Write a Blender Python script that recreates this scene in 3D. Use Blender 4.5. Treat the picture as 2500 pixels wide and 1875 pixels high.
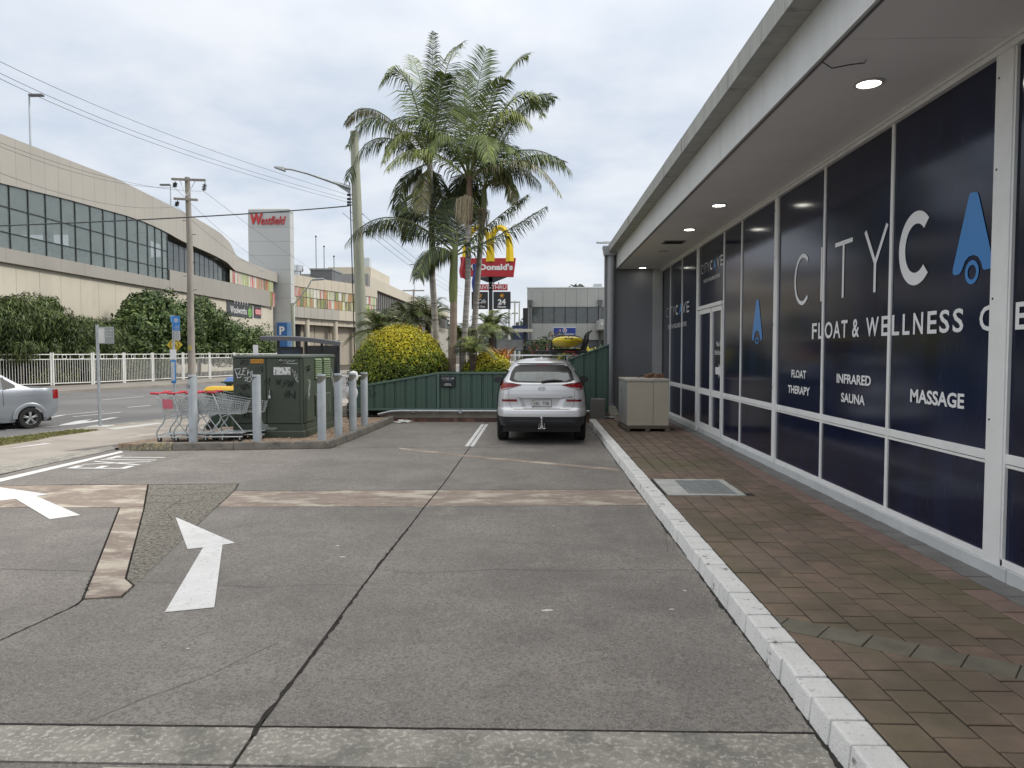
import bpy, bmesh, math, random
import numpy as np
from mathutils import Vector, Matrix
random.seed(7); np.random.seed(7)
S = bpy.context.scene
for o in list(bpy.data.objects): bpy.data.objects.remove(o)
COL = S.collection
R = math.radians
# ---------------- camera (eye height 1.88 m, looking along +Y) ----------------
F, CX, CY, EYE = 1750., 1250., 937.5, 1.88          # focal length and centre in photograph pixels
YAW, PIT = math.atan(57 / F), math.atan(77.5 / F)
cam = bpy.data.cameras.new('camera'); camo = bpy.data.objects.new('camera', cam); COL.objects.link(camo)
camo.location = (0, 0, EYE); camo.rotation_euler = (math.pi / 2 - PIT, 0, YAW)
cam.sensor_width = 36; cam.lens = F / 2500 * 36; cam.clip_start = .05; cam.clip_end = 6000
S.camera = camo
# ---------------- overcast sky + veiled sun ----------------
SUN_EL, SUN_AZ = R(37), R(82)                          # azimuth clockwise from +Y: veiled sun over the shop roof, on the right
w = bpy.data.worlds.new('World'); S.world = w; w.use_nodes = True
nt = w.node_tree; nt.nodes.clear(); N = nt.nodes.new; L = nt.links.new
out = N('ShaderNodeOutputWorld'); bg = N('ShaderNodeBackground'); bg.inputs['Strength'].default_value = .1
sky = N('ShaderNodeTexSky'); sky.sky_type = 'NISHITA'; sky.sun_disc = False
sky.sun_elevation = SUN_EL; sky.sun_rotation = SUN_AZ
tc = N('ShaderNodeTexCoord'); sep = N('ShaderNodeSeparateXYZ'); L(tc.outputs['Generated'], sep.inputs[0])
def wm(op, a, b=None, c=None):
    n = N('ShaderNodeMath'); n.operation = op
    for i, v in enumerate((a, b, c)):
        if v is None: continue
        if isinstance(v, (int, float)): n.inputs[i].default_value = v
        else: L(v, n.inputs[i])
    return n.outputs[0]
zz = wm('ADD', wm('MAXIMUM', sep.outputs[2], 0.0), .22)
cmb = N('ShaderNodeCombineXYZ')
L(wm('DIVIDE', sep.outputs[0], zz), cmb.inputs[0]); L(wm('DIVIDE', sep.outputs[1], zz), cmb.inputs[1])
nz = N('ShaderNodeTexNoise'); nz.inputs['Scale'].default_value = 2.6; nz.inputs['Detail'].default_value = 7; nz.inputs['Roughness'].default_value = .52
L(cmb.outputs[0], nz.inputs['Vector'])
rp = N('ShaderNodeValToRGB'); rp.color_ramp.elements[0].position = .38; rp.color_ramp.elements[1].position = .62
rp.color_ramp.elements[0].color = (.425, .475, .55, 1); rp.color_ramp.elements[1].color = (.555, .58, .62, 1)
L(nz.outputs['Fac'], rp.inputs[0])
# paler towards the horizon, as a stratus deck is
hz = N('ShaderNodeMapRange'); hz.inputs['From Min'].default_value = 0; hz.inputs['From Max'].default_value = .16
hz.inputs['To Min'].default_value = .75; hz.inputs['To Max'].default_value = 0; L(sep.outputs[2], hz.inputs['Value'])
mh = N('ShaderNodeMix'); mh.data_type = 'RGBA'; L(hz.outputs[0], mh.inputs['Factor']); L(rp.outputs[0], mh.inputs['A'])
mh.inputs['B'].default_value = (.585, .60, .61, 1)
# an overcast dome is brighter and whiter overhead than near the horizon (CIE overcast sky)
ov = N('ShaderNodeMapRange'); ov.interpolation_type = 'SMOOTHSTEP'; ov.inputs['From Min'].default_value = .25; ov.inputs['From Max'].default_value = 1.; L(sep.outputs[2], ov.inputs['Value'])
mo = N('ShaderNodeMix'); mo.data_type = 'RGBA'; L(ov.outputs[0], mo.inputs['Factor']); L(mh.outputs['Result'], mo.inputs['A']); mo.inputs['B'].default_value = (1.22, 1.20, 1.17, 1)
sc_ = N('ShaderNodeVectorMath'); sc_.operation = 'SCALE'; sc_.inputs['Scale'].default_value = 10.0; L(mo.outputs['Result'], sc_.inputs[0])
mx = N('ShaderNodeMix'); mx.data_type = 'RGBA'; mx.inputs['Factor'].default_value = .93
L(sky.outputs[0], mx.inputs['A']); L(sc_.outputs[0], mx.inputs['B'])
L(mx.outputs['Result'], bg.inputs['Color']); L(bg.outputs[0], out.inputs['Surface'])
sl = bpy.data.lights.new('sun', 'SUN'); so = bpy.data.objects.new('sun', sl); COL.objects.link(so)
sl.energy = 1.5; sl.angle = R(11); sl.color = (1, .95, .87)
sd = Vector((math.sin(SUN_AZ) * math.cos(SUN_EL), math.cos(SUN_AZ) * math.cos(SUN_EL), math.sin(SUN_EL)))
so.rotation_euler = (-sd).to_track_quat('-Z', 'Y').to_euler(); so.location = sd * 60
S.view_settings.view_transform = 'Standard'; S.view_settings.look = 'None'; S.view_settings.exposure = 0.62; S.view_settings.gamma = 1
# ---------------- survey helpers: a sight line (in 2212x1659 units) meets a plane of the site ----------------
_fw = Vector((-math.sin(YAW) * math.cos(PIT), math.cos(YAW) * math.cos(PIT), -math.sin(PIT)))
_rt = Vector((math.cos(YAW), math.sin(YAW), 0)); _up = _rt.cross(_fw); _D = 2500 / 2212
def _ray(x, y): return _fw + _rt * ((x * _D - CX) / F) + _up * (-(y * _D - CY) / F)
def aty(x, y, Y): d = _ray(x, y); return Vector((0, 0, EYE)) + d * (Y / d.y)
def atx(x, y, X): d = _ray(x, y); return Vector((0, 0, EYE)) + d * (X / d.x)
def atz(x, y, Z=0.): d = _ray(x, y); return Vector((0, 0, EYE)) + d * ((Z - EYE) / d.z)
# ---------------- materials ----------------
MATS = {}
def mat(name, col, rough=.6, metal=0., var=.12, vs=2.5, bump=0., bs=60., spec=.5, stain=None, ss=1.5, st=(.5, .62), sa=1.,
        speck=None, ps=220., pt=.68, coat=0., emit=None, es=1., alpha=None, trans=0., stretch=None, wave=None, aniso=None):
    if name in MATS: return MATS[name]
    m = bpy.data.materials.new(name); m.use_nodes = True; MATS[name] = m
    t = m.node_tree; n = t.nodes.new; l = t.links.new; b = t.nodes['Principled BSDF']
    pos = n('ShaderNodeNewGeometry').outputs['Position']
    if stretch:
        mp = n('ShaderNodeMapping'); mp.inputs['Scale'].default_value = stretch; l(pos, mp.inputs['Vector']); pos = mp.outputs[0]
    def noise(sc, det=6, ro=.6, off=0.):
        q = n('ShaderNodeTexNoise'); q.inputs['Scale'].default_value = sc; q.inputs['Detail'].default_value = det; q.inputs['Roughness'].default_value = ro
        if off:
            a = n('ShaderNodeVectorMath'); a.inputs[1].default_value = (off, off * .7, off * 1.3); l(pos, a.inputs[0]); l(a.outputs[0], q.inputs['Vector'])
        else: l(pos, q.inputs['Vector'])
        return q.outputs['Fac']
    def ramp(f, a, b_, ca=(0, 0, 0, 1), cb=(1, 1, 1, 1)):
        r = n('ShaderNodeValToRGB'); r.color_ramp.elements[0].position = a; r.color_ramp.elements[1].position = b_
        r.color_ramp.elements[0].color = ca; r.color_ramp.elements[1].color = cb; l(f, r.inputs[0]); return r.outputs[0]
    def mixc(f, a, c):
        x = n('ShaderNodeMix'); x.data_type = 'RGBA'; l(f, x.inputs['Factor'])
        for k, v in (('A', a), ('B', c)):
            if isinstance(v, tuple): x.inputs[k].default_value = v if len(v) == 4 else (*v, 1)
            else: l(v, x.inputs[k])
        return x.outputs['Result']
    c = ramp(noise(vs), .32, .68, tuple(max(0, v * (1 - var)) for v in col) + (1,), tuple(v * (1 + var) for v in col) + (1,))
    stains = stain if isinstance(stain, list) else ([(stain, ss, st, sa)] if stain else [])
    for i, (sc2, s_s, s_t, s_a) in enumerate(stains):
        f = ramp(noise(s_s, 8, .65, 13.1 + 7 * i), s_t[0], s_t[1], (0, 0, 0, 1), (s_a, s_a, s_a, 1)); c = mixc(f, c, sc2)
    if speck:
        f = ramp(noise(ps, 2, .5, 3.3), pt, pt + .05); c = mixc(f, c, speck)
    l(c, b.inputs['Base Color'])
    b.inputs['Roughness'].default_value = rough; b.inputs['Metallic'].default_value = metal
    b.inputs['Specular IOR Level'].default_value = spec; b.inputs['Coat Weight'].default_value = coat
    if coat: b.inputs['Coat Roughness'].default_value = .06
    if bump:
        bn = n('ShaderNodeBump'); bn.inputs['Strength'].default_value = min(1, bump); bn.inputs['Distance'].default_value = .01 * max(1, bump)
        l(noise(bs, 5), bn.inputs['Height']); l(bn.outputs[0], b.inputs['Normal'])
    if emit: b.inputs['Emission Color'].default_value = (*emit, 1); b.inputs['Emission Strength'].default_value = es
    if trans: b.inputs['Transmission Weight'].default_value = trans; b.inputs['IOR'].default_value = 1.1
    if alpha is not None: b.inputs['Alpha'].default_value = alpha
    return m
# ---------------- mesh builder ----------------
WL = {}
class MB:
    def __init__(s): s.v = []; s.f = []; s.m = []
    def add(s, vs, fs, mi=0):
        k = len(s.v); s.v += [tuple(p) for p in vs]; s.f += [tuple(i + k for i in f) for f in fs]; s.m += [mi] * len(fs); return s
    def box(s, x0, x1, y0, y1, z0, z1, mi=0):
        return s.add([(x0, y0, z0), (x1, y0, z0), (x1, y1, z0), (x0, y1, z0), (x0, y0, z1), (x1, y0, z1), (x1, y1, z1), (x0, y1, z1)],
                     [(3, 2, 1, 0), (4, 5, 6, 7), (0, 1, 5, 4), (1, 2, 6, 5), (2, 3, 7, 6), (3, 0, 4, 7)], mi)
    def hexa(s, b, t, mi=0):                                  # bottom ring, top ring
        n = len(b); return s.add(list(b) + list(t), [tuple(range(n - 1, -1, -1)), tuple(range(n, 2 * n))] + [(i, (i + 1) % n, n + (i + 1) % n, n + i) for i in range(n)], mi)
    def prism(s, poly, d, mi=0):                              # polygon (3d points) swept by vector d
        d = Vector(d); return s.hexa([Vector(p) for p in poly], [Vector(p) + d for p in poly], mi)
    def cyl(s, p0, p1, r0, r1=None, n=12, mi=0, cap=True):
        r1 = r0 if r1 is None else r1
        p0, p1 = Vector(p0), Vector(p1); ax = (p1 - p0)
        if ax.length < 1e-9: return s
        ax.normalize(); a = ax.orthogonal().normalized(); b = ax.cross(a)
        ring = lambda p, r: [p + (a * math.cos(2 * math.pi * i / n) + b * math.sin(2 * math.pi * i / n)) * r for i in range(n)]
        fs = [(i, (i + 1) % n, n + (i + 1) % n, n + i) for i in range(n)]
        if cap: fs += [tuple(range(n - 1, -1, -1)), tuple(range(n, 2 * n))]
        return s.add(ring(p0, r0) + ring(p1, r1), fs, mi)
    def tube(s, pts, r, n=6, mi=0):
        rs = r if isinstance(r, (list, tuple)) else [r] * len(pts)
        P = [Vector(p) for p in pts]; k = len(P); vs = []; fs = []; a = None
        for i, p in enumerate(P):
            t = (P[min(i + 1, k - 1)] - P[max(i - 1, 0)]).normalized()
            a = t.orthogonal().normalized() if a is None else (a - t * a.dot(t)).normalized()
            b = t.cross(a)
            vs += [p + (a * math.cos(2 * math.pi * j / n) + b * math.sin(2 * math.pi * j / n)) * rs[i] for j in range(n)]
        for i in range(k - 1):
            for j in range(n):
                q = (j + 1) % n; fs.append((i * n + j, i * n + q, (i + 1) * n + q, (i + 1) * n + j))
        fs += [tuple(range(n - 1, -1, -1)), tuple(range((k - 1) * n, k * n))]
        return s.add(vs, fs, mi)
    def lathe(s, c, prof, n=20, mi=0, ax='z'):                # prof: (r, h)
        c = Vector(c); vs = []; fs = []
        for r, h in prof:
            for j in range(n):
                a = 2 * math.pi * j / n; u, v_ = r * math.cos(a), r * math.sin(a)
                vs.append(c + Vector({'z': (u, v_, h), 'y': (u, h, v_), 'x': (h, u, v_)}[ax]))
        for i in range(len(prof) - 1):
            for j in range(n):
                q = (j + 1) % n; f = (i * n + j, i * n + q, (i + 1) * n + q, (i + 1) * n + j); fs.append(f if ax != 'y' else f[::-1])
        return s.add(vs, fs, mi)
    def grid(s, pts, mi=0, flip=False):                       # pts[i][j]
        a, b = len(pts), len(pts[0]); fs = []
        for i in range(a - 1):
            for j in range(b - 1):
                f = (i * b + j, i * b + j + 1, (i + 1) * b + j + 1, (i + 1) * b + j); fs.append(f[::-1] if flip else f)
        return s.add([p for r_ in pts for p in r_], fs, mi)
    def build(s, name, material, parent=None, W=False, smooth=0, bevel=0, label=None, cat=None, group=None, kind=None, seg=1, fixn=True):
        off = Vector((0, 0, 0))
        if W and parent is not None: off = WL[parent.name]
        elif W:
            a = np.array(s.v); off = Vector((float((a[:, 0].min() + a[:, 0].max()) / 2), float((a[:, 1].min() + a[:, 1].max()) / 2), float(a[:, 2].min())))
        me = bpy.data.meshes.new(name)
        me.from_pydata([(p[0] - off[0], p[1] - off[1], p[2] - off[2]) for p in s.v], [], s.f)
        for mm in (material if isinstance(material, (list, tuple)) else [material]): me.materials.append(mm)
        if any(s.m): me.polygons.foreach_set('material_index', s.m)
        if bevel or fixn:
            b = bmesh.new(); b.from_mesh(me)
            if len(b.verts) < 40000:
                bmesh.ops.remove_doubles(b, verts=b.verts, dist=1e-5)
                if fixn: bmesh.ops.recalc_face_normals(b, faces=b.faces)
            if bevel: bmesh.ops.bevel(b, geom=[e for e in b.edges if len(e.link_faces) == 2 and e.calc_face_angle(0) > .5], offset=bevel, segments=seg, affect='EDGES', profile=.6, clamp_overlap=True)
            b.to_mesh(me); b.free()
        if smooth:
            me.shade_smooth(); me.set_sharp_from_angle(angle=R(smooth))
        me.update()
        o = bpy.data.objects.new(name, me); COL.objects.link(o)
        if parent is not None: o.parent = parent; WL[o.name] = WL[parent.name]
        else:
            if W: o.location = off
            WL[o.name] = Vector(off)
        tag(o, label, cat, group, kind); return o
def tag(o, label=None, cat=None, group=None, kind=None):
    for k, v in (('label', label), ('category', cat), ('group', group), ('kind', kind)):
        if v: o[k] = v
    return o
def thing(name, label, cat, loc=(0, 0, 0), rz=0., group=None, kind=None):
    o = bpy.data.objects.new(name, None); COL.objects.link(o); o.location = loc; o.rotation_euler = (0, 0, rz); o.empty_display_size = .2
    WL[o.name] = Vector(loc); return tag(o, label, cat, group, kind)
def dup(root, loc, rz=0., label=None, group=None):
    r = root.copy(); COL.objects.link(r); r.location = loc; r.rotation_euler = (0, 0, rz)
    if label: r['label'] = label
    if group: r['group'] = group
    for ch in list(root.children):
        c = ch.copy(); COL.objects.link(c); c.parent = r
        for g_ in list(ch.children):
            d = g_.copy(); COL.objects.link(d); d.parent = c
    return r
def share(o, parent, loc=(0, 0, 0), rot=(0, 0, 0), sc=(1, 1, 1), kind=None):   # a look-alike part that shares the mesh
    c = bpy.data.objects.new(o.name.split('.')[0], o.data); COL.objects.link(c); c.parent = parent; c.location = loc; c.rotation_euler = rot; c.scale = sc
    return c
# ---------------- lettering ----------------
def glyphs(s, bold=0., shear=0., sp=1.):
    c = bpy.data.curves.new('t', 'FONT'); c.body = s; c.size = 1; c.offset = bold; c.shear = shear; c.space_character = sp; c.resolution_u = 3
    o = bpy.data.objects.new('t', c); COL.objects.link(o); dg = bpy.context.evaluated_depsgraph_get(); me = bpy.data.meshes.new_from_object(o.evaluated_get(dg))
    v = [tuple(q.co) for q in me.vertices]; f = [tuple(p.vertices) for p in me.polygons]
    bpy.data.objects.remove(o); bpy.data.curves.remove(c); bpy.data.meshes.remove(me); return v, f
class Fr:                                                     # a flat frame on a surface: origin, right, up, normal
    def __init__(s, o, r, u): s.o = Vector(o); s.r = Vector(r).normalized(); s.u = Vector(u).normalized(); s.n = s.r.cross(s.u)
    def p(s, a, b, c=0.): return s.o + s.r * a + s.u * b + s.n * c
def text(mb, fr, s, x0, x1, y0, y1, lift=.003, bold=0., shear=0., sp=1., mi=0, depth=0.):
    v, f = glyphs(s, bold, shear, sp)
    if not v: return mb
    a = np.array(v); mn, mx_ = a.min(0), a.max(0)
    sx = (x1 - x0) / (mx_[0] - mn[0]); sy = (y1 - y0) / max(1e-6, mx_[1] - mn[1])
    q = [(x0 + (p[0] - mn[0]) * sx, y0 + (p[1] - mn[1]) * sy) for p in v]
    mb.add([fr.p(*p, lift) for p in q], f, mi)
    if depth:                                                 # side walls of raised letters
        cnt = {}
        for fc in f:
            for i in range(len(fc)):
                e = (fc[i], fc[(i + 1) % len(fc)]); cnt[tuple(sorted(e))] = cnt.get(tuple(sorted(e)), []) + [e]
        k = []
        for es in cnt.values():
            if len(es) == 1: k.append(es[0])
        vs = []; fs = []
        for i, (e0, e1) in enumerate(k):
            vs += [fr.p(*q[e0], lift), fr.p(*q[e1], lift), fr.p(*q[e1], lift - depth), fr.p(*q[e0], lift - depth)]; fs.append((4 * i, 4 * i + 3, 4 * i + 2, 4 * i + 1))
        mb.add(vs, fs, mi)
    return mb
def stroke(mb, fr, pts, w_, lift=.003, mi=0):
    P = [Vector((a, b)) for a, b in pts]; Lf = []; Rt = []
    for i, p in enumerate(P):
        t = P[min(i + 1, len(P) - 1)] - P[max(i - 1, 0)]
        if t.length < 1e-9: t = Vector((1, 0))
        t.normalize(); nn = Vector((-t.y, t.x)) * w_ / 2; Lf.append(p + nn); Rt.append(p - nn)
    vs = [fr.p(q.x, q.y, lift) for q in Lf] + [fr.p(q.x, q.y, lift) for q in Rt]; k = len(P)
    return mb.add(vs, [(i + k, i + k + 1, i + 1, i) for i in range(k - 1)], mi)
def shape(mb, fr, pts, lift=.003, mi=0):
    return mb.add([fr.p(a, b, lift) for a, b in pts], [tuple(range(len(pts)))], mi)
def arc(cx, cy, rx, ry, a0, a1, n=24): return [(cx + rx * math.cos(R(a0 + (a1 - a0) * i / n)), cy + ry * math.sin(R(a0 + (a1 - a0) * i / n))) for i in range(n + 1)]
def ring(mb, fr, cx, cy, r0, r1, lift=.003, mi=0, n=28, ky=1., a0=0, a1=360):
    o = arc(cx, cy, r1, r1 * ky, a0, a1, n); i = arc(cx, cy, r0, r0 * ky, a0, a1, n); k = n + 1
    return mb.add([fr.p(*q, lift) for q in o + i], [(j, j + 1, k + j + 1, k + j) for j in range(n)], mi)
def lerp(a, b, t): return a + (b - a) * t
def interp(x, xs, ys): return float(np.interp(x, xs, ys))
def bez(p0, p1, p2, n):
    p0, p1, p2 = Vector(p0), Vector(p1), Vector(p2)
    return [p0 * (1 - t) ** 2 + p1 * 2 * t * (1 - t) + p2 * t * t for t in [i / n for i in range(n + 1)]]
def sag(p0, p1, d, n=16):
    p0, p1 = Vector(p0), Vector(p1); return [p0.lerp(p1, i / n) - Vector((0, 0, 4 * d * (i / n) * (1 - i / n))) for i in range(n + 1)]
M_WHITE = mat('white_paint', (.72, .73, .73), .5, var=.05)
M_BLACK = mat('black_plastic', (.015, .015, .016), .45, var=.1)
M_GALV = mat('galvanised_steel', (.42, .45, .47), .42, .55, var=.12, vs=6)
M_DKMETAL = mat('dark_metal', (.03, .032, .036), .4, .2)
M_CHROME = mat('chrome', (.62, .63, .64), .22, .95, var=.04)
M_RUBBER = mat('rubber', (.012, .012, .012), .75)
# ======================= GROUND =======================
def offset(poly, d):
    a = sum(poly[i][0] * poly[(i + 1) % len(poly)][1] - poly[(i + 1) % len(poly)][0] * poly[i][1] for i in range(len(poly)))
    if a < 0: poly = poly[::-1]
    n = len(poly); out_ = []
    for i in range(n):
        p0, p1, p2 = Vector(poly[i - 1]), Vector(poly[i]), Vector(poly[(i + 1) % n])
        e1, e2 = (p1 - p0).normalized(), (p2 - p1).normalized(); n1, n2 = Vector((-e1.y, e1.x)), Vector((-e2.y, e2.x))
        k = 1 + n1.dot(n2); out_.append(tuple(p1 + (n1 + n2) * (d / max(k, .35))))
    return out_
def slab(name, poly, z0, z1, m, parent=None, inset=0., kind=None, bevel=0., label=None):
    p = offset(poly, inset) if inset else (poly if sum(poly[i][0] * poly[(i + 1) % len(poly)][1] - poly[(i + 1) % len(poly)][0] * poly[i][1] for i in range(len(poly))) > 0 else poly[::-1])
    return MB().hexa([(x, y, z0) for x, y in p], [(x, y, z1) for x, y in p]).build(name, m, parent, W=True, kind=kind, bevel=bevel, label=label)
m_earth = mat('bare_ground', (.10, .095, .075), .95, vs=.3, var=.25)
g_ = MB().add([(-2500, -600, -.09), (2500, -600, -.09), (2500, 4000, -.09), (-2500, 4000, -.09)], [(0, 1, 2, 3)]).build('ground', m_earth, kind='structure')
m_slab = mat('weathered_concrete', (.212, .195, .178), .85, vs=.9, var=.2, bump=.6, bs=110,
             stain=[((.095, .088, .081), .55, (.50, .70), .6), ((.105, .097, .09), 1.7, (.55, .70), .5), ((.30, .275, .25), 2.6, (.55, .72), .6), ((.25, .19, .17), .7, (.62, .74), .3), ((.13, .118, .105), 9., (.56, .7), .5), ((.105, .095, .086), 48., (.48, .58), .7), ((.31, .285, .255), 70., (.57, .64), .55)],
             speck=(.33, .31, .285), ps=105., pt=.62)
m_band = mat('worn_tan_concrete', (.25, .20, .165), .85, vs=2, var=.2, bump=.4, bs=90, stretch=(1, 2.2, 1),
             stain=[((.50, .45, .37), 1.6, (.50, .60), .8), ((.10, .085, .07), 1.1, (.6, .75), .5), ((.44, .40, .33), 7, (.56, .64), .6)])
m_patch = mat('coarse_old_asphalt', (.19, .176, .148), .95, vs=25, var=.6, bump=1.0, bs=70, stain=[((.045, .042, .036), 30, (.50, .60), .85), ((.2, .19, .15), 3, (.55, .7), .4)], speck=(.3, .28, .22), ps=60, pt=.62)
m_agg = mat('exposed_aggregate', (.27, .255, .225), .9, vs=6, var=.25, bump=.8, bs=80, stain=[((.52, .50, .44), 34, (.52, .6), .75), ((.10, .10, .085), 3, (.5, .68), .6)])
m_moss = mat('dark_joint_moss', (.022, .02, .017), 1., vs=20, var=.5, bump=.8, bs=90)
lot = slab('car_park', [(-9.6, -8), (1.42, -8), (1.42, 19.3), (-4.2, 19.3), (-4.2, 13.8), (-8.2, 13.5), (-9.6, 9.5)], -.085, -.022, m_moss, kind='structure')
J = .009
SL = [('slab', [(-1.383, -8), (1.415, -8), (1.415, 3.15), (-1.375, 3.143)], m_slab), ('slab', [(-9.6, -8), (-1.383, -8), (-1.375, 3.143), (-9.6, 3.11)], m_slab),
      ('aggregate_strip', [(-1.375, 3.143), (1.415, 3.15), (1.415, 3.507), (-1.386, 3.483)], m_agg), ('aggregate_strip', [(-9.6, 3.11), (-1.375, 3.143), (-1.386, 3.483), (-9.6, 3.37)], m_agg),
      ('slab', [(-1.386, 3.483), (1.415, 3.507), (1.415, 8.80), (-1.348, 8.64), (-1.356, 7.63), (-1.387, 5.66)], m_slab),
      ('slab', [(-1.386, 3.483), (-1.387, 5.66), (-1.356, 7.63), (-1.348, 8.64), (-3.88, 8.52), (-3.20, 5.46), (-3.171, 5.318), (-3.44, 5.27), (-3.41, 5.15), (-3.446, 4.87), (-3.493, 4.5), (-3.56, 3.455)], m_slab),
      ('slab', [(-3.56, 3.455), (-3.493, 4.5), (-3.446, 4.87), (-3.41, 5.15), (-3.45, 5.28), (-3.79, 5.97), (-5.04, 8.455), (-6.5, 8.41), (-9.6, 8.2), (-9.6, 3.37)], m_slab),
      ('tan_strip', [(-5.04, 8.465), (-4.765, 8.52), (-3.405, 5.78), (-3.24, 5.61), (-3.19, 5.36), (-3.45, 5.28), (-3.79, 5.97)], m_band),
      ('asphalt_patch', [(-5.505, 9.96), (-4.24, 10.04), (-4.09, 9.55), (-3.873, 8.525), (-3.22, 5.6), (-3.405, 5.78), (-4.765, 8.52)], m_patch),
      ('tan_band', [(-9.6, 9.62), (-7.55, 9.8), (-5.52, 9.97), (-4.775, 8.53), (-5.04, 8.465), (-6.5, 8.41), (-9.6, 8.2)], m_band),
      ('tan_band', [(-4.09, 9.55), (-1.32, 9.68), (-1.348, 8.64), (-3.873, 8.525)], m_band), ('tan_band', [(-1.32, 9.68), (1.415, 9.83), (1.415, 8.80), (-1.348, 8.64)], m_band),
      ('slab', [(-1.32, 9.68), (1.415, 9.83), (1.415, 14.19), (-1.297, 14.1), (-1.297, 13.78), (-1.311, 10.01)], m_slab),
      ('slab', [(-6.495, 9.93), (-5.52, 9.975), (-4.24, 10.05), (-4.09, 9.55), (-1.32, 9.68), (-1.311, 10.01), (-1.297, 13.78), (-1.297, 14.1), (-4.15, 13.96), (-6.463, 13.6)], m_slab),
      ('slab', [(-9.6, 9.62), (-7.55, 9.8), (-6.495, 9.93), (-6.463, 13.6), (-8.2, 13.5), (-8.2, 10.6), (-8.6, 9.7)], m_slab),
      ('slab', [(-1.297, 14.1), (1.415, 14.19), (1.415, 19.3), (-1.297, 19.3)], m_slab), ('slab', [(-4.0, 13.965), (-1.297, 14.1), (-1.297, 19.3), (-3.95, 19.3)], m_slab)]
for nm, poly, m in SL: slab(nm, poly, -.05, random.uniform(-.0008, .0008), m, lot, inset=J)
GF = Fr((0, 0, 0), (1, 0, 0), (0, 1, 0))
def jag(pts, amp, step=.08):
    o = []
    for (a, b), (c, d) in zip(pts, pts[1:]):
        k = max(1, int(math.hypot(c - a, d - b) / step))
        for i in range(k): t = i / k; o.append((lerp(a, c, t) + random.uniform(-amp, amp), lerp(b, d, t) + random.uniform(-amp, amp)))
    return o + [pts[-1]]
def ragged(mb, pts, w0, w1, z, step=.05):
    P = jag(pts, .004, step); vs = []; k = len(P)
    for i, p in enumerate(P):
        t = Vector(P[min(i + 1, k - 1)]) - Vector(P[max(0, i - 1)]); t.normalize(); n_ = Vector((-t.y, t.x))
        f = .5 + .5 * math.sin(i * .11 + 1) ; a = lerp(w0, w1, random.random() * f)
        b = lerp(w0, w1, random.random() * random.random()); vs += [(p[0] + n_.x * a, p[1] + n_.y * a, z), (p[0] - n_.x * b, p[1] - n_.y * b, z)]
    mb.add(vs, [(2 * i, 2 * i + 1, 2 * i + 3, 2 * i + 2) for i in range(k - 1)])
mb = MB()
ragged(mb, [(-1.376, 3.39), (-1.386, 3.48), (-1.378, 4.19), (-1.387, 5.66), (-1.356, 7.63), (-1.348, 8.56)], .004, .024, .0032)
ragged(mb, [(-1.348, 8.6), (-1.311, 10.0), (-1.298, 13.8)], .003, .012, .0032)
ragged(mb, [(-4, 3.44), (-1.4, 3.478), (-.63, 3.486), (1.38, 3.506)], .003, .010, .0034)
ragged(mb, [(1.39, 2.9), (1.392, 6), (1.39, 10), (1.392, 18.5)], .004, .034, .0034, .04)
mb.build('joint_moss', m_moss, lot, W=True, kind='stuff')
m_crack = mat('crack_line', (.035, .033, .03), 1.)  # cracks are drawn as thin dark strips
mb = MB()
for pts, w_ in [([(-3.2, 5.69), (-2.2, 5.59), (-1.78, 5.67), (-1.39, 5.66)], .007), ([(-4.64, 6.0), (-3.78, 5.95)], .009), ([(-2.27, 3.5), (-2.13, 3.73), (-1.9, 4.02), (-1.8, 4.25), (-1.66, 4.51)], .006),
                ([(-1.3, 6.08), (-1.02, 5.99), (-.3, 6.12), (.35, 6.1), (.81, 6.15), (1.39, 6.15)], .008), ([(1.37, 7.56), (1.25, 6.72)], .006), ([(-6.56, 8.51), (-6.53, 9.75)], .012), ([(-3.6, 14.7), (-2.6, 14.3)], .01),
                ([(-5.3, 9.2), (-4.7, 9.15), (-4.4, 9.4), (-4.05, 9.35)], .018), ([(-4.9, 8.75), (-4.35, 8.7), (-4.2, 8.95)], .015), ([(-5.2, 9.65), (-4.6, 9.6), (-4.3, 9.75)], .014), ([(-4.3, 7.6), (-3.8, 7.5)], .01), ([(-4.55, 9.1), (-4.4, 8.3), (-4.1, 7.9)], .01),
                ([(-3.44, 5.29), (-3.41, 5.15), (-3.446, 4.87), (-3.49, 4.5)], .014), ([(-3.45, 5.3), (-3.8, 5.97)], .02), ([(-2.9, 11.4), (-2.7, 11.9), (-2.2, 12.6)], .008)]:
    stroke(mb, GF, jag(pts, w_ * .8, .05), w_ * .55, .0036)
mb.build('crack', m_crack, lot, W=True, kind='stuff')
slab('trench_patch', [(-2.71, 13.97), (-1.295, 13.03), (1.31, 11.55), (1.34, 11.3), (-1.27, 12.8), (-2.6, 13.74)], .0005, .0042, m_band, lot)
# painted markings
m_paint = mat('road_paint', (.66, .66, .65), .75, vs=5, var=.06, bump=.4, bs=110, stain=[((.30, .28, .26), 38, (.595, .65), .85), ((.56, .55, .53), 3, (.55, .7), .5), ((.26, .25, .24), 5, (.69, .74), .7)])
def paint(name, poly, parent, lab=None, z=.006, m=None): slab(name, poly, z - .003, z, m or m_paint, parent, label=lab)
paint('painted_arrow', [(-4.093, 7.96), (-2.951, 6.888), (-3.045, 6.82), (-3.19, 6.72), (-3.313, 6.657)], lot, 'white arrow head pointing left and forward')
paint('painted_arrow_shaft', [(-3.045, 6.815), (-2.36, 5.125), (-2.672, 5.014), (-3.19, 6.715)], lot)
paint('painted_arrow', [(-7.9, 9.45), (-7.436, 9.655), (-6.431, 9.2), (-6.511, 9.08), (-6.65, 8.9), (-6.765, 8.78), (-6.95, 8.3)], lot, 'white arrow head at the exit lane')
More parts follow.
